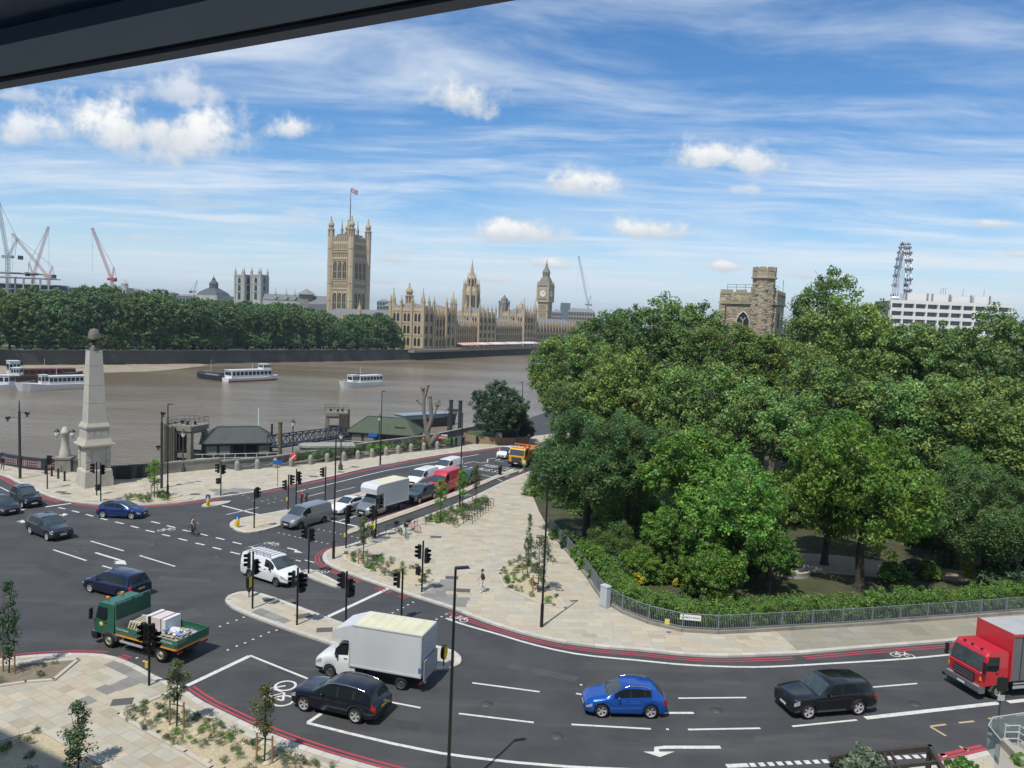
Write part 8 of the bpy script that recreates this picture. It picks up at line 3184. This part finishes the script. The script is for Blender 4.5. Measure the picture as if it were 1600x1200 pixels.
# ---- white twin-towered abbey
ABW = M('abbey_pale_stone', (.38, .375, .345), .9, var=.14, scale=.2, dirt=.3)
for (px, lab) in ((379.5, 'left tower of the pale twin-towered abbey'), (405, 'right tower of the pale twin-towered abbey')):
 loc, _ = frame_at(px, 760, R(-20))
 t = thing('abbey_tower', lab, 'tower', loc, R(-20), group='abbey towers')
 zz = lambda py: zpx(py, px, 760)
 wd = 11.5
 mb = MB()
 mb.box((0, 0, zz(429) / 2), (wd, wd, zz(429)))
 mb.build('wall', ABW, t)
 for py in (431, 444, 456):
  mb = MB()
  mb.box((0, 0, zz(py)), (wd + .8, wd + .8, .8))
  mb.build('string_course', ABW, t)
 for face in ('s', 'e'):
  fr = FACES[face][2]
  for z_, h_ in ((443, 6), (455, 6), (468, 7)):
   p = (0, -wd / 2 - .03, zz(z_)) if face == 's' else (wd / 2 + .03, 0, zz(z_))
   mobj('window', lancet(3.2, h_, DWIN), t, p, fr)
  for s_ in (-wd / 2 + .6, wd / 2 - .6):
   p = (s_, -wd / 2 - .3, 0) if face == 's' else (wd / 2 + .3, s_, 0)
   mobj('buttress', boxm('abuttress', (1.5, 1.0, zz(431)), ABW), t, p, fr)
 for sx, sy in ((-1, -1), (1, -1), (-1, 1), (1, 1)):
  mobj('pinnacle', pinnacle(1.5, zz(418.5) - zz(430), ABW), t, (sx * (wd / 2 - .6), sy * (wd / 2 - .6), zz(430)))
# nave roofs
loc, _ = frame_at(466, 740, R(-20))
nv = thing('abbey_nave', 'long grey-roofed abbey nave running from the twin towers to the square tower', 'church', loc, R(4))
zz = lambda py: zpx(py, 466, 740)
mb = MB()
mb.box((0, 0, zz(470) / 2), (64, 14, zz(470)))
mb.build('wall', ABW, nv)
mb = MB()
h0, h1 = zz(470), zz(461)
mb.add([(-32, -7.4, h0), (32, -7.4, h0), (32, 0, h1), (-32, 0, h1), (32, 7.4, h0), (-32, 7.4, h0)], [(0, 1, 2, 3), (3, 2, 4, 5), (1, 4, 2), (0, 3, 5)])
mb.build('roof', M('lead_roof', (.145, .15, .155), .6, var=.2, scale=.3), nv)
for x in (-20, -10, -2):
 o = mobj('pinnacle', pinnacle(1.8, zz(452) - zz(468), ABW), nv, (x, -7, zz(468)))
mb = MB()
mb.lathe([(7, 0), (7, zz(460)), (9.5, zz(460)), (.3, zz(451))], sq=8, c=(9, -8, 0))
mb.build('octagon_roof', M('octagon_roof_grey', (.21, .2, .18), .8, var=.15), nv)
mb = MB()
mb.add([(12, -16, zz(474)), (30, -16, zz(474)), (28, -7, zz(462)), (14, -7, zz(462)), (12, -16, 0), (30, -16, 0)], [(0, 1, 2, 3), (4, 5, 1, 0)])
mb.build('aisle_roof', M('lead_roof', (.145, .15, .155), .6), nv)
# ---- domed hall
loc, _ = frame_at(333.5, 800, 0)
dh = thing('domed_hall', 'dark square-domed hall with a lantern above the embankment trees', 'building', loc, R(-15))
zz = lambda py: zpx(py, 333, 800)
mb = MB()
mb.box((0, 0, zz(462) / 2), (30, 30, zz(462)))
mb.build('wall', ABW, dh)
DK = M('slate_dome', (.075, .085, .09), .6, var=.15, scale=.3)
mb = MB()
mb.lathe([(17, 0), (14, zz(457) - zz(462)), (8, zz(452) - zz(462)), (5, zz(450) - zz(462))], sq=4, c=(0, 0, zz(462)))
mb.build('dome', DK, dh)
mb = MB()
mb.lathe([(4.5, 0), (4.5, 3.5), (5, 4), (3.5, 6.5), (1.8, 8), (1.8, 9.5), (.4, 11), (.2, zz(430) - zz(450))], sq=8, c=(0, 0, zz(450)))
mb.build('lantern', DK, dh)
# ---- far blocks between and behind: each a building with its own window rows
def block(px0, px1, pt, Y, label, mat, floors, bays, pb=505, roof=None, glass=None):
 a, b = AT(px0, pt, Y), AT(px1, pt, Y)
 r = thing('city_building', label, 'building', ((a.x + b.x) / 2, Y, FARZ))
 h = a.z - FARZ
 w_ = b.x - a.x
 mb = MB()
 mb.box((0, 8, h / 2), (w_, 16, h))
 wl = mb.build('wall', mat, r)
 zb2 = max(2.0, zpx(pb, px0, Y))
 fh = (h - zb2) / floors
 for i in range(floors):
  for j in range(bays):
   mobj('window', boxm('win', (w_ / bays * .6, .2, fh * .55), glass or DWIN), wl, (-w_ / 2 + w_ * (j + .5) / bays, -.06, zb2 + fh * (i + .2)))
 if roof:
  mb = MB()
  mb.add([(-w_ / 2 - .4, -.4, h), (w_ / 2 + .4, -.4, h), (w_ / 2 + .4, 16.4, h), (-w_ / 2 - .4, 16.4, h), (-w_ / 2 + 4, 8, h + roof), (w_ / 2 - 4, 8, h + roof)], [(0, 1, 5, 4), (1, 2, 5), (2, 3, 4, 5), (3, 0, 4)])
  mb.build('roof', LEADR, r)
 return r
GBL = M('grey_block', (.22, .225, .23), .8, var=.15, scale=.1)
block(589, 606, 471, 900, 'pale grey roof block right of the square tower', GBL, 3, 4, 490, 3)
block(600, 622, 478, 860, 'stone block between the square tower and the palace', M('stone_block', (.26, .23, .18), .85, var=.2, scale=.1), 3, 6, 495, 4)
block(618, 640, 483, 820, 'low roofs left of the palace pavilion', M('brick_block', (.2, .15, .12), .85, var=.2, scale=.1), 2, 6, 500, 3)
block(876.5, 891.5, 473, 1300, 'bluish glass office block right of the clock tower', M('blue_glass_block', (.12, .17, .19), .25, var=.15, scale=.1), 8, 5, 497, None, M('blue_pane', (.10, .15, .18), .15))
block(863, 878, 488, 1000, 'grey roofs with chimneys right of the clock tower', GBL, 2, 5, 500, 4)
block(888, 930, 487, 1000, 'stone range behind the trees right of the glass block', M('stone_block', (.26, .23, .18), .85), 2, 10, 500, 5)
block(640, 672, 489, 700, 'low grey roof range behind the palace pavilion', GBL, 2, 6, 505, 4)
block(186, 197, 449, 760, 'stone block under a small cupola above the trees', ABW, 1, 2, 465)
block(200, 216, 453, 820, 'pinkish roof block right of the cupola', M('pink_block', (.3, .24, .22), .85), 1, 4, 465, 2)
block(258, 270, 458, 820, 'brick gable peeping over the trees', M('brick_block', (.2, .15, .12), .85), 1, 3, 470, 2)
block(275, 300, 462, 820, 'low roofline over the trees left of the domed hall', GBL, 1, 5, 472, 2)
block(88, 112, 448, 560, 'greenish scaffolded facade beside the construction site', M('green_scaffold', (.13, .19, .15), .8, var=.2, scale=.3), 2, 5, 465)
loc, _ = frame_at(191, 765, 0)
cu_ = thing('cupola', 'small pale stone cupola rising over the embankment trees', 'cupola', (loc[0], 770, FARZ))
zz = lambda py: zpx(py, 191, 770)
mb = MB()
mb.lathe([(3.2, zz(450)), (3.2, zz(444)), (3.6, zz(443.5)), (2.4, zz(441)), (.8, zz(438.5)), (.2, zz(436))], sq=8)
mb.build('drum', ABW, cu_)
# construction frame at the left edge
bs_ = thing('building_site', 'concrete frame of a building under construction at the left edge', 'building', tuple(AT(40, 500, 520)[:2]) + (FARZ,))
zz = lambda py: zpx(py, 40, 520)
CF = M('raw_concrete', (.28, .28, .27), .85, var=.2, scale=.2)
a, b = AT(-30, 440, 520), AT(86, 440, 520)
x0, x1 = a.x - AT(40, 500, 520).x, b.x - AT(40, 500, 520).x
for i, py in enumerate((462, 452, 444, 434, 427)):
 mb = MB()
 sh = 0 if i < 3 else (6 if i == 3 else 14)
 mb.box(((x0 + x1 - sh) / 2, 8, zz(py)), (x1 - x0 - sh, 18, .6))
 mb.build('floor_slab', CF, bs_)
for x in np.linspace(x0 + 1, x1 - 4, 9):
 mb = MB()
 mb.box((x, -.5, zz(434) / 2), (.9, .9, zz(434)))
 mb.build('column', CF, bs_)
mb = MB()
mb.box(((x0 + x1) / 2, 9, zz(445) / 2), (x1 - x0 - 2, 14, zz(445)))
mb.build('core', M('dark_core', (.08, .085, .09), .8, var=.2), bs_)
# ---- tower cranes
def crane(label, Y, base, pivot, tip, colr, back=None, w=1.3):
 b_, p, t = AT(*base, Y), AT(*pivot, Y), AT(*tip, Y)
 r = thing('tower_crane', label, 'crane', (p.x, Y, FARZ))
 o = Vector((p.x, Y, FARZ))
 def lattice(a, c, w_, name, mat):
  d = c - a
  L = d.length
  u = d.normalized()
  s1 = u.cross(Vector((0, 1, 0))).normalized() * w_ / 2
  s2 = Vector((0, 1, 0)) * w_ / 2
  mb = MB()
  cs = [s1 + s2, s1 - s2, -s1 - s2, -s1 + s2]
  for q in cs:
   mb.tube(a + q, c + q, w_ * .09, n=4)
  n = max(4, int(L / (w_ * 1.3)))
  for i in range(n):
   for k_ in range(4):
    q0, q1 = cs[k_], cs[(k_ + 1) % 4]
    mb.tube(a + d * (i / n) + q0, a + d * ((i + 1) / n) + q1, w_ * .05, n=3, cap=False)
  return mb.build(name, mat, r)
 lattice(Vector((0, 0, 0)), p - o, w * 1.2, 'mast', colr)
 lattice(p - o, t - o, w, 'jib', colr)
 mb = MB()
 mb.box((0, 0, p.z - FARZ + .8), (4.5 * w, 2.6, 1.8))
 mb.build('machine_deck', colr, r)
 if back:
  k2_ = AT(*back, Y) - o
  lattice(p - o, k2_, w * .7, 'back_mast', colr)
  mb = MB()
  mb.tube(k2_, t - o, .1, n=4)
  mb.tube(k2_, p - o + Vector((3 * w if k2_.x > 0 else -3 * w, 0, 0)), .1, n=4)
  mb.build('stay', DGREY, r)
  mb = MB()
  mb.box((k2_.x * 1.3, 0, p.z - FARZ + .5), (2.2, 2.4, 2.6))
  mb.build('counterweight', DGREY, r)
 mb = MB()
 mb.tube(t - o, t - o - Vector((0, 0, (t - p).z * .85)), .06, n=4)
 mb.build('hoist_rope', DGREY, r)
 return r
RC = M('crane_red', (.42, .06, .06), .6, var=.1)
PC = M('crane_faded_red', (.45, .24, .23), .6, var=.1)
GC = M('crane_grey', (.26, .28, .28), .6, var=.1)
crane('red crane standing alone over the embankment trees', 560, (175, 450), (175, 438), (144, 356), RC, (178, 418))
crane('pale red crane leaning right at the building site', 530, (52, 445), (52, 430), (76, 354), PC, (45, 411), 1.2)
crane('pale red crane leaning left across the other at the building site', 525, (76, 445), (76, 433), (19, 365), PC, (82, 416), 1.2)
crane('grey crane at the left edge of the view', 515, (12, 430), (12, 403), (-4, 310), GC, (27, 373), 1.5)
crane('blue-grey crane right of the clock tower', 1100, (919, 500), (919, 477), (904, 400), M('crane_blue', (.16, .22, .28), .6), (923, 462), 2.0)
crane('thin crane far beyond the palace roofs', 1300, (636, 500), (632, 478), (627, 471), GC, (636, 476), 1.0)
crane('thin crane left of the domed hall', 900, (303, 465), (303, 457), (308, 438), GC, (299, 452), .9)
# ---- church tower above the garden trees
def rubble_mat():
 m = bpy.data.materials.new('rubble_stone')
 m.use_nodes = True
 k = NT(m.node_tree)
 b = m.node_tree.nodes['Principled BSDF']
 tc = k.n('ShaderNodeTexCoord').outputs['Object']
 v = k.n('ShaderNodeTexVoronoi')
 k.put(v.inputs['Vector'], k.mapping(tc, scale=(1.3, 1.3, 2.6)))
 v.inputs['Scale'].default_value = 1.35
 rr = k.n('ShaderNodeSeparateColor')
 k.put(rr.inputs[0], v.outputs['Color'])
 c = k.mix(k.smooth(rr.outputs[0], .15, .75), (.47, .395, .27, 1), (.27, .225, .16, 1))
 c = k.mix(k.m('MULTIPLY', k.smooth(k.noise(tc, .45, 5, .6), .45, .7), .4), c, (.19, .165, .125, 1))
 k.put(b.inputs['Base Color'], c)
 b.inputs['Roughness'].default_value = .95
 bn = k.n('ShaderNodeBump')
 bn.inputs['Strength'].default_value = .7
 bn.inputs['Distance'].default_value = .1
 k.put(bn.inputs['Height'], k.m('SUBTRACT', 1.0, v.outputs['Distance']))
 m.node_tree.links.new(bn.outputs[0], b.inputs['Normal'])
 return m
RUB = rubble_mat()
DRS = M('dressed_stone', (.37, .31, .215), .9, var=.2, scale=.8, dirt=.35)
cY = 130
loc = AT(1186, 500, cY)
CH_ = thing('church_tower', 'rubble-stone church tower with a battlemented stair turret above the trees', 'tower', (loc.x, cY + 4, 0), R(-27))
zz = lambda py, px=1175: AT(px, py, cY).z
hw = 4.55
ht = zz(453)
mb = MB()
mb.box((0, 0, (ht - 1) / 2), (2 * hw, 2 * hw, ht - 1))
mb.build('wall', RUB, CH_)
for z, o_, hh in ((zz(474), .28, .35), (zz(458), .12, .25)):
 mb = MB()
 mb.box((0, 0, z), (2 * hw + 2 * o_, 2 * hw + 2 * o_, hh))
 mb.build('string_course', DRS, CH_)
mb = MB()
mb.box((0, 0, (zz(472) + zz(459)) / 2), (2 * hw + .3, 2 * hw + .3, zz(459) - zz(472)))
mb.build('parapet_band', RUB, CH_)
for face in ('s', 'e', 'w'):
 fr = FACES[face][2]
 for t in (-3.5, -1.2, 1.2, 3.5):
  p = {'s': (t, -hw + .1, ht - .95), 'e': (hw - .1, t, ht - .95), 'w': (-hw + .1, t, ht - .95)}[face]
  mobj('merlon', boxm('merlon', (1.65, .5, .95), DRS), CH_, p, fr)
for (face, t) in (('s', -.6), ('e', -.5)):
 fr = FACES[face][2]
 p = (t, -hw - .02, zz(511)) if face == 's' else (hw + .02, t, zz(511))
 wn = mobj('window', lancet(2.0, zz(488) - zz(511), DWIN, .3), CH_, p, fr)
 hh = zz(488) - zz(511)
 mb = MB()
 for q in (-1, 1):
  pts = [(q * 1.08, -.2, -.1), (q * 1.08, -.2, hh - 1.45), (q * .65, -.2, hh - .5), (0, -.2, hh + .1)]
  mb.path(pts, .14, 6)
 mb.path([(0, -.18, 0), (0, -.18, hh - 1.5), (.45, -.18, hh - .9)], .08, 5)
 mb.path([(0, -.18, hh - 1.5), (-.45, -.18, hh - .9)], .08, 5)
 mb.build('tracery', M('pale_tracery', (.48, .44, .40), .8), wn)
tx, ty = hw - 2.1, -hw - .5
mb = MB()
mb.lathe([(2.05, 0), (1.85, zz(437, 1196)), (1.9, zz(437, 1196))], sq=8, c=(tx, ty, 0))
tu = mb.build('stair_turret', RUB, CH_)
zt = zz(437, 1196)
mb = MB()
mb.lathe([(2.1, zt), (2.1, zt + .25), (1.95, zt + .3), (1.95, zt + 1.25)], sq=8, c=(tx, ty, 0))
mb.build('turret_parapet', DRS, tu)
for i in range(8):
 a = 2 * math.pi * i / 8
 o = mobj('turret_merlon', boxm('tm', (.4, .95, .65), DRS), None, (tx + 1.66 * math.cos(a), ty + 1.66 * math.sin(a), zt + 1.25), a)
 adopt(o, tu)
for i in range(8):
 a = 2 * math.pi * (i + .5) / 8
 for q in range(16):
  if (q + i) % 2:
   mb = MB()
   mb.box((tx + 1.76 * math.cos(a), ty + 1.76 * math.sin(a), zt - .8 - q * .8), (.42, .5, .5), a)
   mb.build('quoin', DRS, tu)
mb = MB()
for x in np.linspace(-hw + .8, hw - .8, 6):
 mb.tube((x, -hw + 1, ht - .5), (x, -hw + 1, ht + .9), .04, n=4)
for z in (.45, .9):
 mb.tube((-hw + .8, -hw + 1, ht + z), (hw - .8, -hw + 1, ht + z), .04, n=4)
 mb.tube((hw - .8, -hw + 1, ht + z), (hw - .8, hw - 1, ht + z), .04, n=4)
mb.tube((hw - .3, hw - .6, ht - .5), (hw - .3, hw - .6, ht + 2.2), .05, n=4)
mb.build('roof_railing', DGREY, CH_)
for (sx, sy) in ((-1, -1),):
 mb = MB()
 mb.side([(-.9, 0), (.9, 0), (.7, zz(480)), (-.3, zz(477))], -.7, .7)
 o = mb.build('corner_buttress', RUB, CH_)
 o.location = (-hw + .3, -hw - .3, 0)
# ---- hospital block
hY = 430
a, b = AT(1392, 470, hY), AT(1578, 470, hY)
hp = thing('hospital_block', 'long white hospital block with rows of windows behind the trees', 'building', ((a.x + b.x) / 2, hY, 0), R(0))
HW_ = M('white_panel', (.76, .74, .68), .7, var=.06, scale=.05)
wd = b.x - a.x
# roofline in the picture is level once the tilt of the view is allowed for
top = AT(1485, 472, hY).z
mb = MB()
mb.box((0, 10, (top - .5) / 2), (wd, 18, top - .5))
mb.build('core', M('hospital_recess', (.16, .165, .17), .6, var=.1), hp)
fl_h = 4.3
for i in range(9):
 mb = MB()
 mb.box((0, .2, top - .9 - i * fl_h), (wd + .6, 2.4, 1.9))
 mb.build('floor_band', HW_, hp)
nb = 10
for i in range(nb + 1):
 mb = MB()
 mb.box((-wd / 2 + wd * i / nb, -.1, top / 2), (.8, 2.0, top - 2))
 mb.build('pier', HW_, hp)
for i in range(5):
 for j in range(nb):
  mobj('window', boxm('hosp_win', (wd / nb * .82, .2, fl_h * .52), M('hospital_glass', (.09, .11, .125), .12, var=.4, scale=.15)), hp, (-wd / 2 + wd * (j + .5) / nb, .85, top - .9 - i * fl_h - 3.3))
for (x0_, x1_, h_) in ((-.33, .02, 4.2), (.05, .22, 3.4), (.24, .36, 4.0)):
 mb = MB()
 mb.box(((x0_ + x1_) / 2 * wd, 9, top + h_ / 2), ((x1_ - x0_) * wd, 9, h_))
 mb.build('roof_house', HW_, hp)
mb = MB()
for x in (-.34, -.16, -.12, .03, .21, .37):
 mb.box((x * wd, 4.2, top + 2.2), (.7, .7, 4.4))
for x in (-.02, .0, .02, .17, .35):
 mb.tube((x * wd, 8, top + 3), (x * wd, 8, top + 8), .12, n=4)
mb.build('roof_plant', GBL, hp)
mb = MB()
mb.tube((-.36 * wd, 6, top), (-.36 * wd, 6, top + 9.5), .12, n=5)
fp = mb.build('flagpole', RAILW, hp)
mb = MB()
mb.box((-.36 * wd + 1.4, 6, top + 8.6), (2.6, .1, 1.7))
mb.build('flag', M('flag_dark', (.05, .06, .10), .7), fp)
# ---- big observation wheel
wY = 900
c = AT(1406.5, 466, wY)
BW = thing('observation_wheel', 'giant white observation wheel seen almost edge-on behind the hospital', 'ferris wheel', (c.x, wY, 0), R(70))
Rw = 59.5
WM = M('wheel_white', (.78, .79, .80), .5, var=.05)
# wheel in the local x,z plane
for yy, q in ((-2.6, Rw), (2.6, Rw), (0, Rw - 5)):
 mb = MB()
 n = 64
 pts = [(q * math.cos(2 * math.pi * i / n), yy, c.z + q * math.sin(2 * math.pi * i / n)) for i in range(n + 1)]
 mb.path(pts, .75, 5)
 mb.build('rim', WM, BW)
mb = MB()
for i in range(128):
 a0, a1 = 2 * math.pi * i / 128, 2 * math.pi * (i + 1) / 128
 for yy in (-2.6, 2.6):
  mb.tube((Rw * math.cos(a0), yy, c.z + Rw * math.sin(a0)), ((Rw - 5) * math.cos(a1), 0, c.z + (Rw - 5) * math.sin(a1)), .28, n=4, cap=False)
 mb.tube((Rw * math.cos(a0), -2.6, c.z + Rw * math.sin(a0)), (Rw * math.cos(a1), 2.6, c.z + Rw * math.sin(a1)), .25, n=4, cap=False)
mb.build('rim_bracing', WM, BW)
mb = MB()
for i in range(64):
 a0 = 2 * math.pi * i / 64
 mb.tube((0, (-4, 4)[i % 2], c.z), ((Rw - 5) * math.cos(a0), 0, c.z + (Rw - 5) * math.sin(a0)), .09, n=3, cap=False)
mb.build('spokes', WM, BW)
mb = MB()
mb.tube((0, -9, c.z), (0, 9, c.z), 2.2, n=12)
mb.build('hub', WM, BW)
mb = MB()
for s_ in (-1, 1):
 mb.tube((s_ * 20, -45, 0), (0, -8, c.z), 2.0, 1.2, 8)
mb.build('leg_frame', WM, BW)
cm_ = MB()
cm_.ball((0, 0, 0), 1, 12, 8, 0, (2.2, 4.4, 2.2))
CAPM = cm_.mesh('capsule', M('capsule_glass', (.10, .12, .13), .12, var=.3, scale=.4))
cr_ = MB()
for yy in (-2.2, 0, 2.2):
 cr_.path([(2.3 * math.cos(a), yy, 2.3 * math.sin(a)) for a in np.linspace(0, 2 * math.pi, 13)], .22, 5)
cr_.box((0, 0, 2.2), (1.5, 7, .5))
CRM = cr_.mesh('capsule_ring', WM)
for i in range(32):
 a0 = 2 * math.pi * (i + .5) / 32
 o = mobj('capsule', CAPM, BW, ((Rw + 3.2) * math.cos(a0), 0, c.z + (Rw + 3.2) * math.sin(a0)))
 adopt(mobj('capsule_ring', CRM), o)
# ================================================================ THE BUILDING WE LOOK OUT FROM
FD = Vector((-0.888, 0.46, 0))      # along the facade
FN = Vector((0.46, 0.888, 0))       # outwards
ANG = math.atan2(-FD.y, -FD.x)
# window head over the viewer: a real aluminium head section with seals, standing in the facade
hd = ray(0, 140)
hz_ = .42
t_ = hz_ / hd.z
edge = hd * t_
edge_n = edge.dot(FN)
WF = thing('window_frame', 'dark aluminium window head crossing the top left corner', 'window frame', (0, 0, CAM_H), ANG)
FRM = M('dark_blue_aluminium', (.03, .085, .17), .38, metal=.2, var=.12, scale=3)
FRM2 = M('grey_blue_reveal', (.26, .37, .48), .55, var=.1, scale=2)
SEAL = M('black_seal', (.004, .0045, .005), .7, var=.1)
# local x runs along the facade, local y outwards
for (nm, y0, y1, z0, z1, mat) in [('outer_head', edge_n - .03, edge_n, hz_, hz_ + .10, M('violet_grey_edge', (.2, .23, .30), .5, var=.05)), ('seal', edge_n - .045, edge_n - .031, hz_ + .006, hz_ + .10, SEAL), ('glazing_bead', edge_n - .15, edge_n - .046, hz_ + .004, hz_ + .10, FRM2), ('soffit', edge_n - .9, edge_n - .151, hz_ + .03, hz_ + .14, FRM)]:
 mb = MB()
 mb.box((0, (y0 + y1) / 2, (z0 + z1) / 2), (7.0, y1 - y0, z1 - z0))
 mb.build(nm, mat, WF)
# the block itself, behind and below the viewer
BFAC = M('facade_panel', (.34, .33, .31), .7, var=.08, scale=.2)
bl = thing('hotel_building', 'tall pale building from whose window the view is taken', 'building', (0, 0, 0), ANG)
mb = MB()
mb.box((-14, -9.0, 17.7), (92, 16, 35.4))
mb.build('wall', BFAC, bl)
mb = MB()
mb.box((-14, -9.0, 35.7), (93, 16.6, .6))
mb.build('roof', M('roof_slab', (.3, .3, .29), .8), bl)
for fl in range(9):
 for j in range(14):
  mobj('window', boxm('facade_window', (2.6, .15, 2.2), GLASS), bl, (-22 + j * 4, -.95, 2 + fl * 3.6))
# ---- entrance terrace at the bottom right: planted pergola, steps, glass balustrade
TC = M('terrace_concrete', (.34, .315, .27), .85, var=.12, scale=.6, dirt=.2)
zt_ = 2.6
def GT_(px, py, z=zt_):
 g = G(px, py, z)
 return Vector((g[0], g[1], z))
tr = thing('entrance_terrace', 'raised concrete terrace with steps at the bottom right', 'terrace', (*G(1560, 1185, zt_), 0))
o = Vector(tr.location)
pl = [GT_(1556, 1163), GT_(1700, 1150), GT_(1800, 1400), GT_(1600, 1400), GT_(1552, 1205)]
mb = MB()
mb.prism([tuple((p - o).xy) for p in pl], 0, zt_)
mb.build('deck', TC, tr)
pl2 = [GT_(1563, 1166, zt_), GT_(1596, 1200, zt_), GT_(1603, 1196, zt_), GT_(1570, 1163, zt_)]
mb = MB()
mb.prism([tuple((p - o).xy) for p in pl2], zt_ + .003, zt_ + .35)
mb.build('side_wall', TC, tr)
for i in range(5):
 a_, b_ = GT_(1548 - i * 2, 1180 + i * 2, 0), GT_(1560, 1215, 0)
# glass balustrade
GLS = M('balustrade_glass', (.62, .75, .73), .03, var=0, trans=.9, spec=.5)
gb = thing('glass_balustrade', 'glass balustrade with thin metal rail at the terrace corner', 'balustrade', (*G(1548, 1165, zt_), zt_))
ob = Vector(gb.location)
corner = [GT_(1548, 1158), GT_(1541, 1171), GT_(1560, 1196)]
run2 = [GT_(1548, 1158), GT_(1600, 1150), GT_(1680, 1140)]
for run in (corner, run2):
 for p, q in zip(run[:-1], run[1:]):
  p_, q_ = p - ob, q - ob
  d = q_ - p_
  m_ = (p_ + q_) / 2
  mb = MB()
  mb.box((m_.x, m_.y, .55), (d.length - .04, .02, 1.05), math.atan2(d.y, d.x))
  mb.build('glass_pane', GLS, gb)
  mb = MB()
  mb.tube(p_ + Vector((0, 0, 1.1)), q_ + Vector((0, 0, 1.1)), .025, n=6)
  mb.build('rail', ALLOY, gb)
mb = MB()
hr_ = thing('handrail', 'tubular metal handrail above the terrace steps', 'handrail', (*G(1572, 1172, zt_), zt_))
oh = Vector(hr_.location)
A_, B_, C_ = GT_(1568, 1166) - oh, GT_(1590, 1166) - oh, GT_(1625, 1190) - oh
for z in (.35, .65, .95):
 mb = MB()
 mb.path([A_ + Vector((0, 0, z)), B_ + Vector((0, 0, z)), C_ + Vector((0, 0, z))], .025, 6)
 mb.build('rail', ALLOY, hr_)
for q in (A_, B_, C_):
 mb = MB()
 mb.tube(q, q + Vector((0, 0, .97)), .03, n=6)
 mb.build('upright', ALLOY, hr_)
# pergola
zp = 3.2
pg = thing('pergola', 'dark timber pergola frame along the bottom right edge', 'pergola', (*G(1400, 1200, zp), 0))
og = Vector(pg.location)
DKT = M('dark_stained_timber', (.05, .042, .034), .75, var=.3, scale=3)
P_ = lambda px, py: GT_(px, py, zp) - og
q = [P_(1345, 1179), P_(1453, 1168.5), P_(1480, 1215), P_(1368, 1228)]
def beam(a, b, w, h, name):
 d = b - a
 m_ = (a + b) / 2
 mb = MB()
 mb.box((m_.x, m_.y, zp), (d.length + w, w, h), math.atan2(d.y, d.x))
 mb.build(name, DKT, pg)
beam(q[0], q[1], .16, .22, 'beam')
beam(q[1], q[2], .16, .22, 'beam')
beam(q[0], q[3], .16, .22, 'beam')
beam(q[0].lerp(q[3], .5), q[1].lerp(q[2], .5), .09, .14, 'rafter')
for t in (.0, .22, .42):
 beam(q[0].lerp(q[1], .32 + t * .0) if t == 0 else q[0].lerp(q[1], t), (q[3].lerp(q[2], .32) if t == 0 else q[3].lerp(q[2], t)), .08, .12, 'rafter')
beam(P_(1300, 1184.5), q[0], .16, .22, 'beam')
for c_ in q:
 mb = MB()
 mb.box((c_.x, c_.y, zp / 2), (.16, .16, zp))
 mb.build('post', DKT, pg)
for (px, py, rad, key, lab) in [(1345, 1207, 1.15, 'shrub_grey', 'pale green shrub growing over the pergola edge'), (1498, 1206, .75, 'shrub_green', 'green shrub beside the pergola corner'), (1592, 1188, .4, 'shrub_green', 'small green planting on the terrace')]:
 g = G(px, py, 2.7)
 o_ = mobj('shrub', sm_[key], None, (g[0], g[1], 2.7), .4, rad)
 tag(o_, lab, 'shrub')
# ---------------------------------------------------------------- summer haze over the city
mb = MB()
mb.box((0, 3000, 73), (16600, 10400, 164))
hzo = mb.build('haze', [])
hzo['kind'] = 'stuff'
hm_ = bpy.data.materials.new('haze_air')
hm_.use_nodes = True
ht_ = hm_.node_tree
ht_.nodes.clear()
pv_ = ht_.nodes.new('ShaderNodeVolumePrincipled')
pv_.inputs['Color'].default_value = (.80, .90, 1.0, 1)
pv_.inputs['Density'].default_value = 0.00013
pv_.inputs['Anisotropy'].default_value = 0.3
om_ = ht_.nodes.new('ShaderNodeOutputMaterial')
ht_.links.new(pv_.outputs[0], om_.inputs['Volume'])
hzo.data.materials.append(hm_)
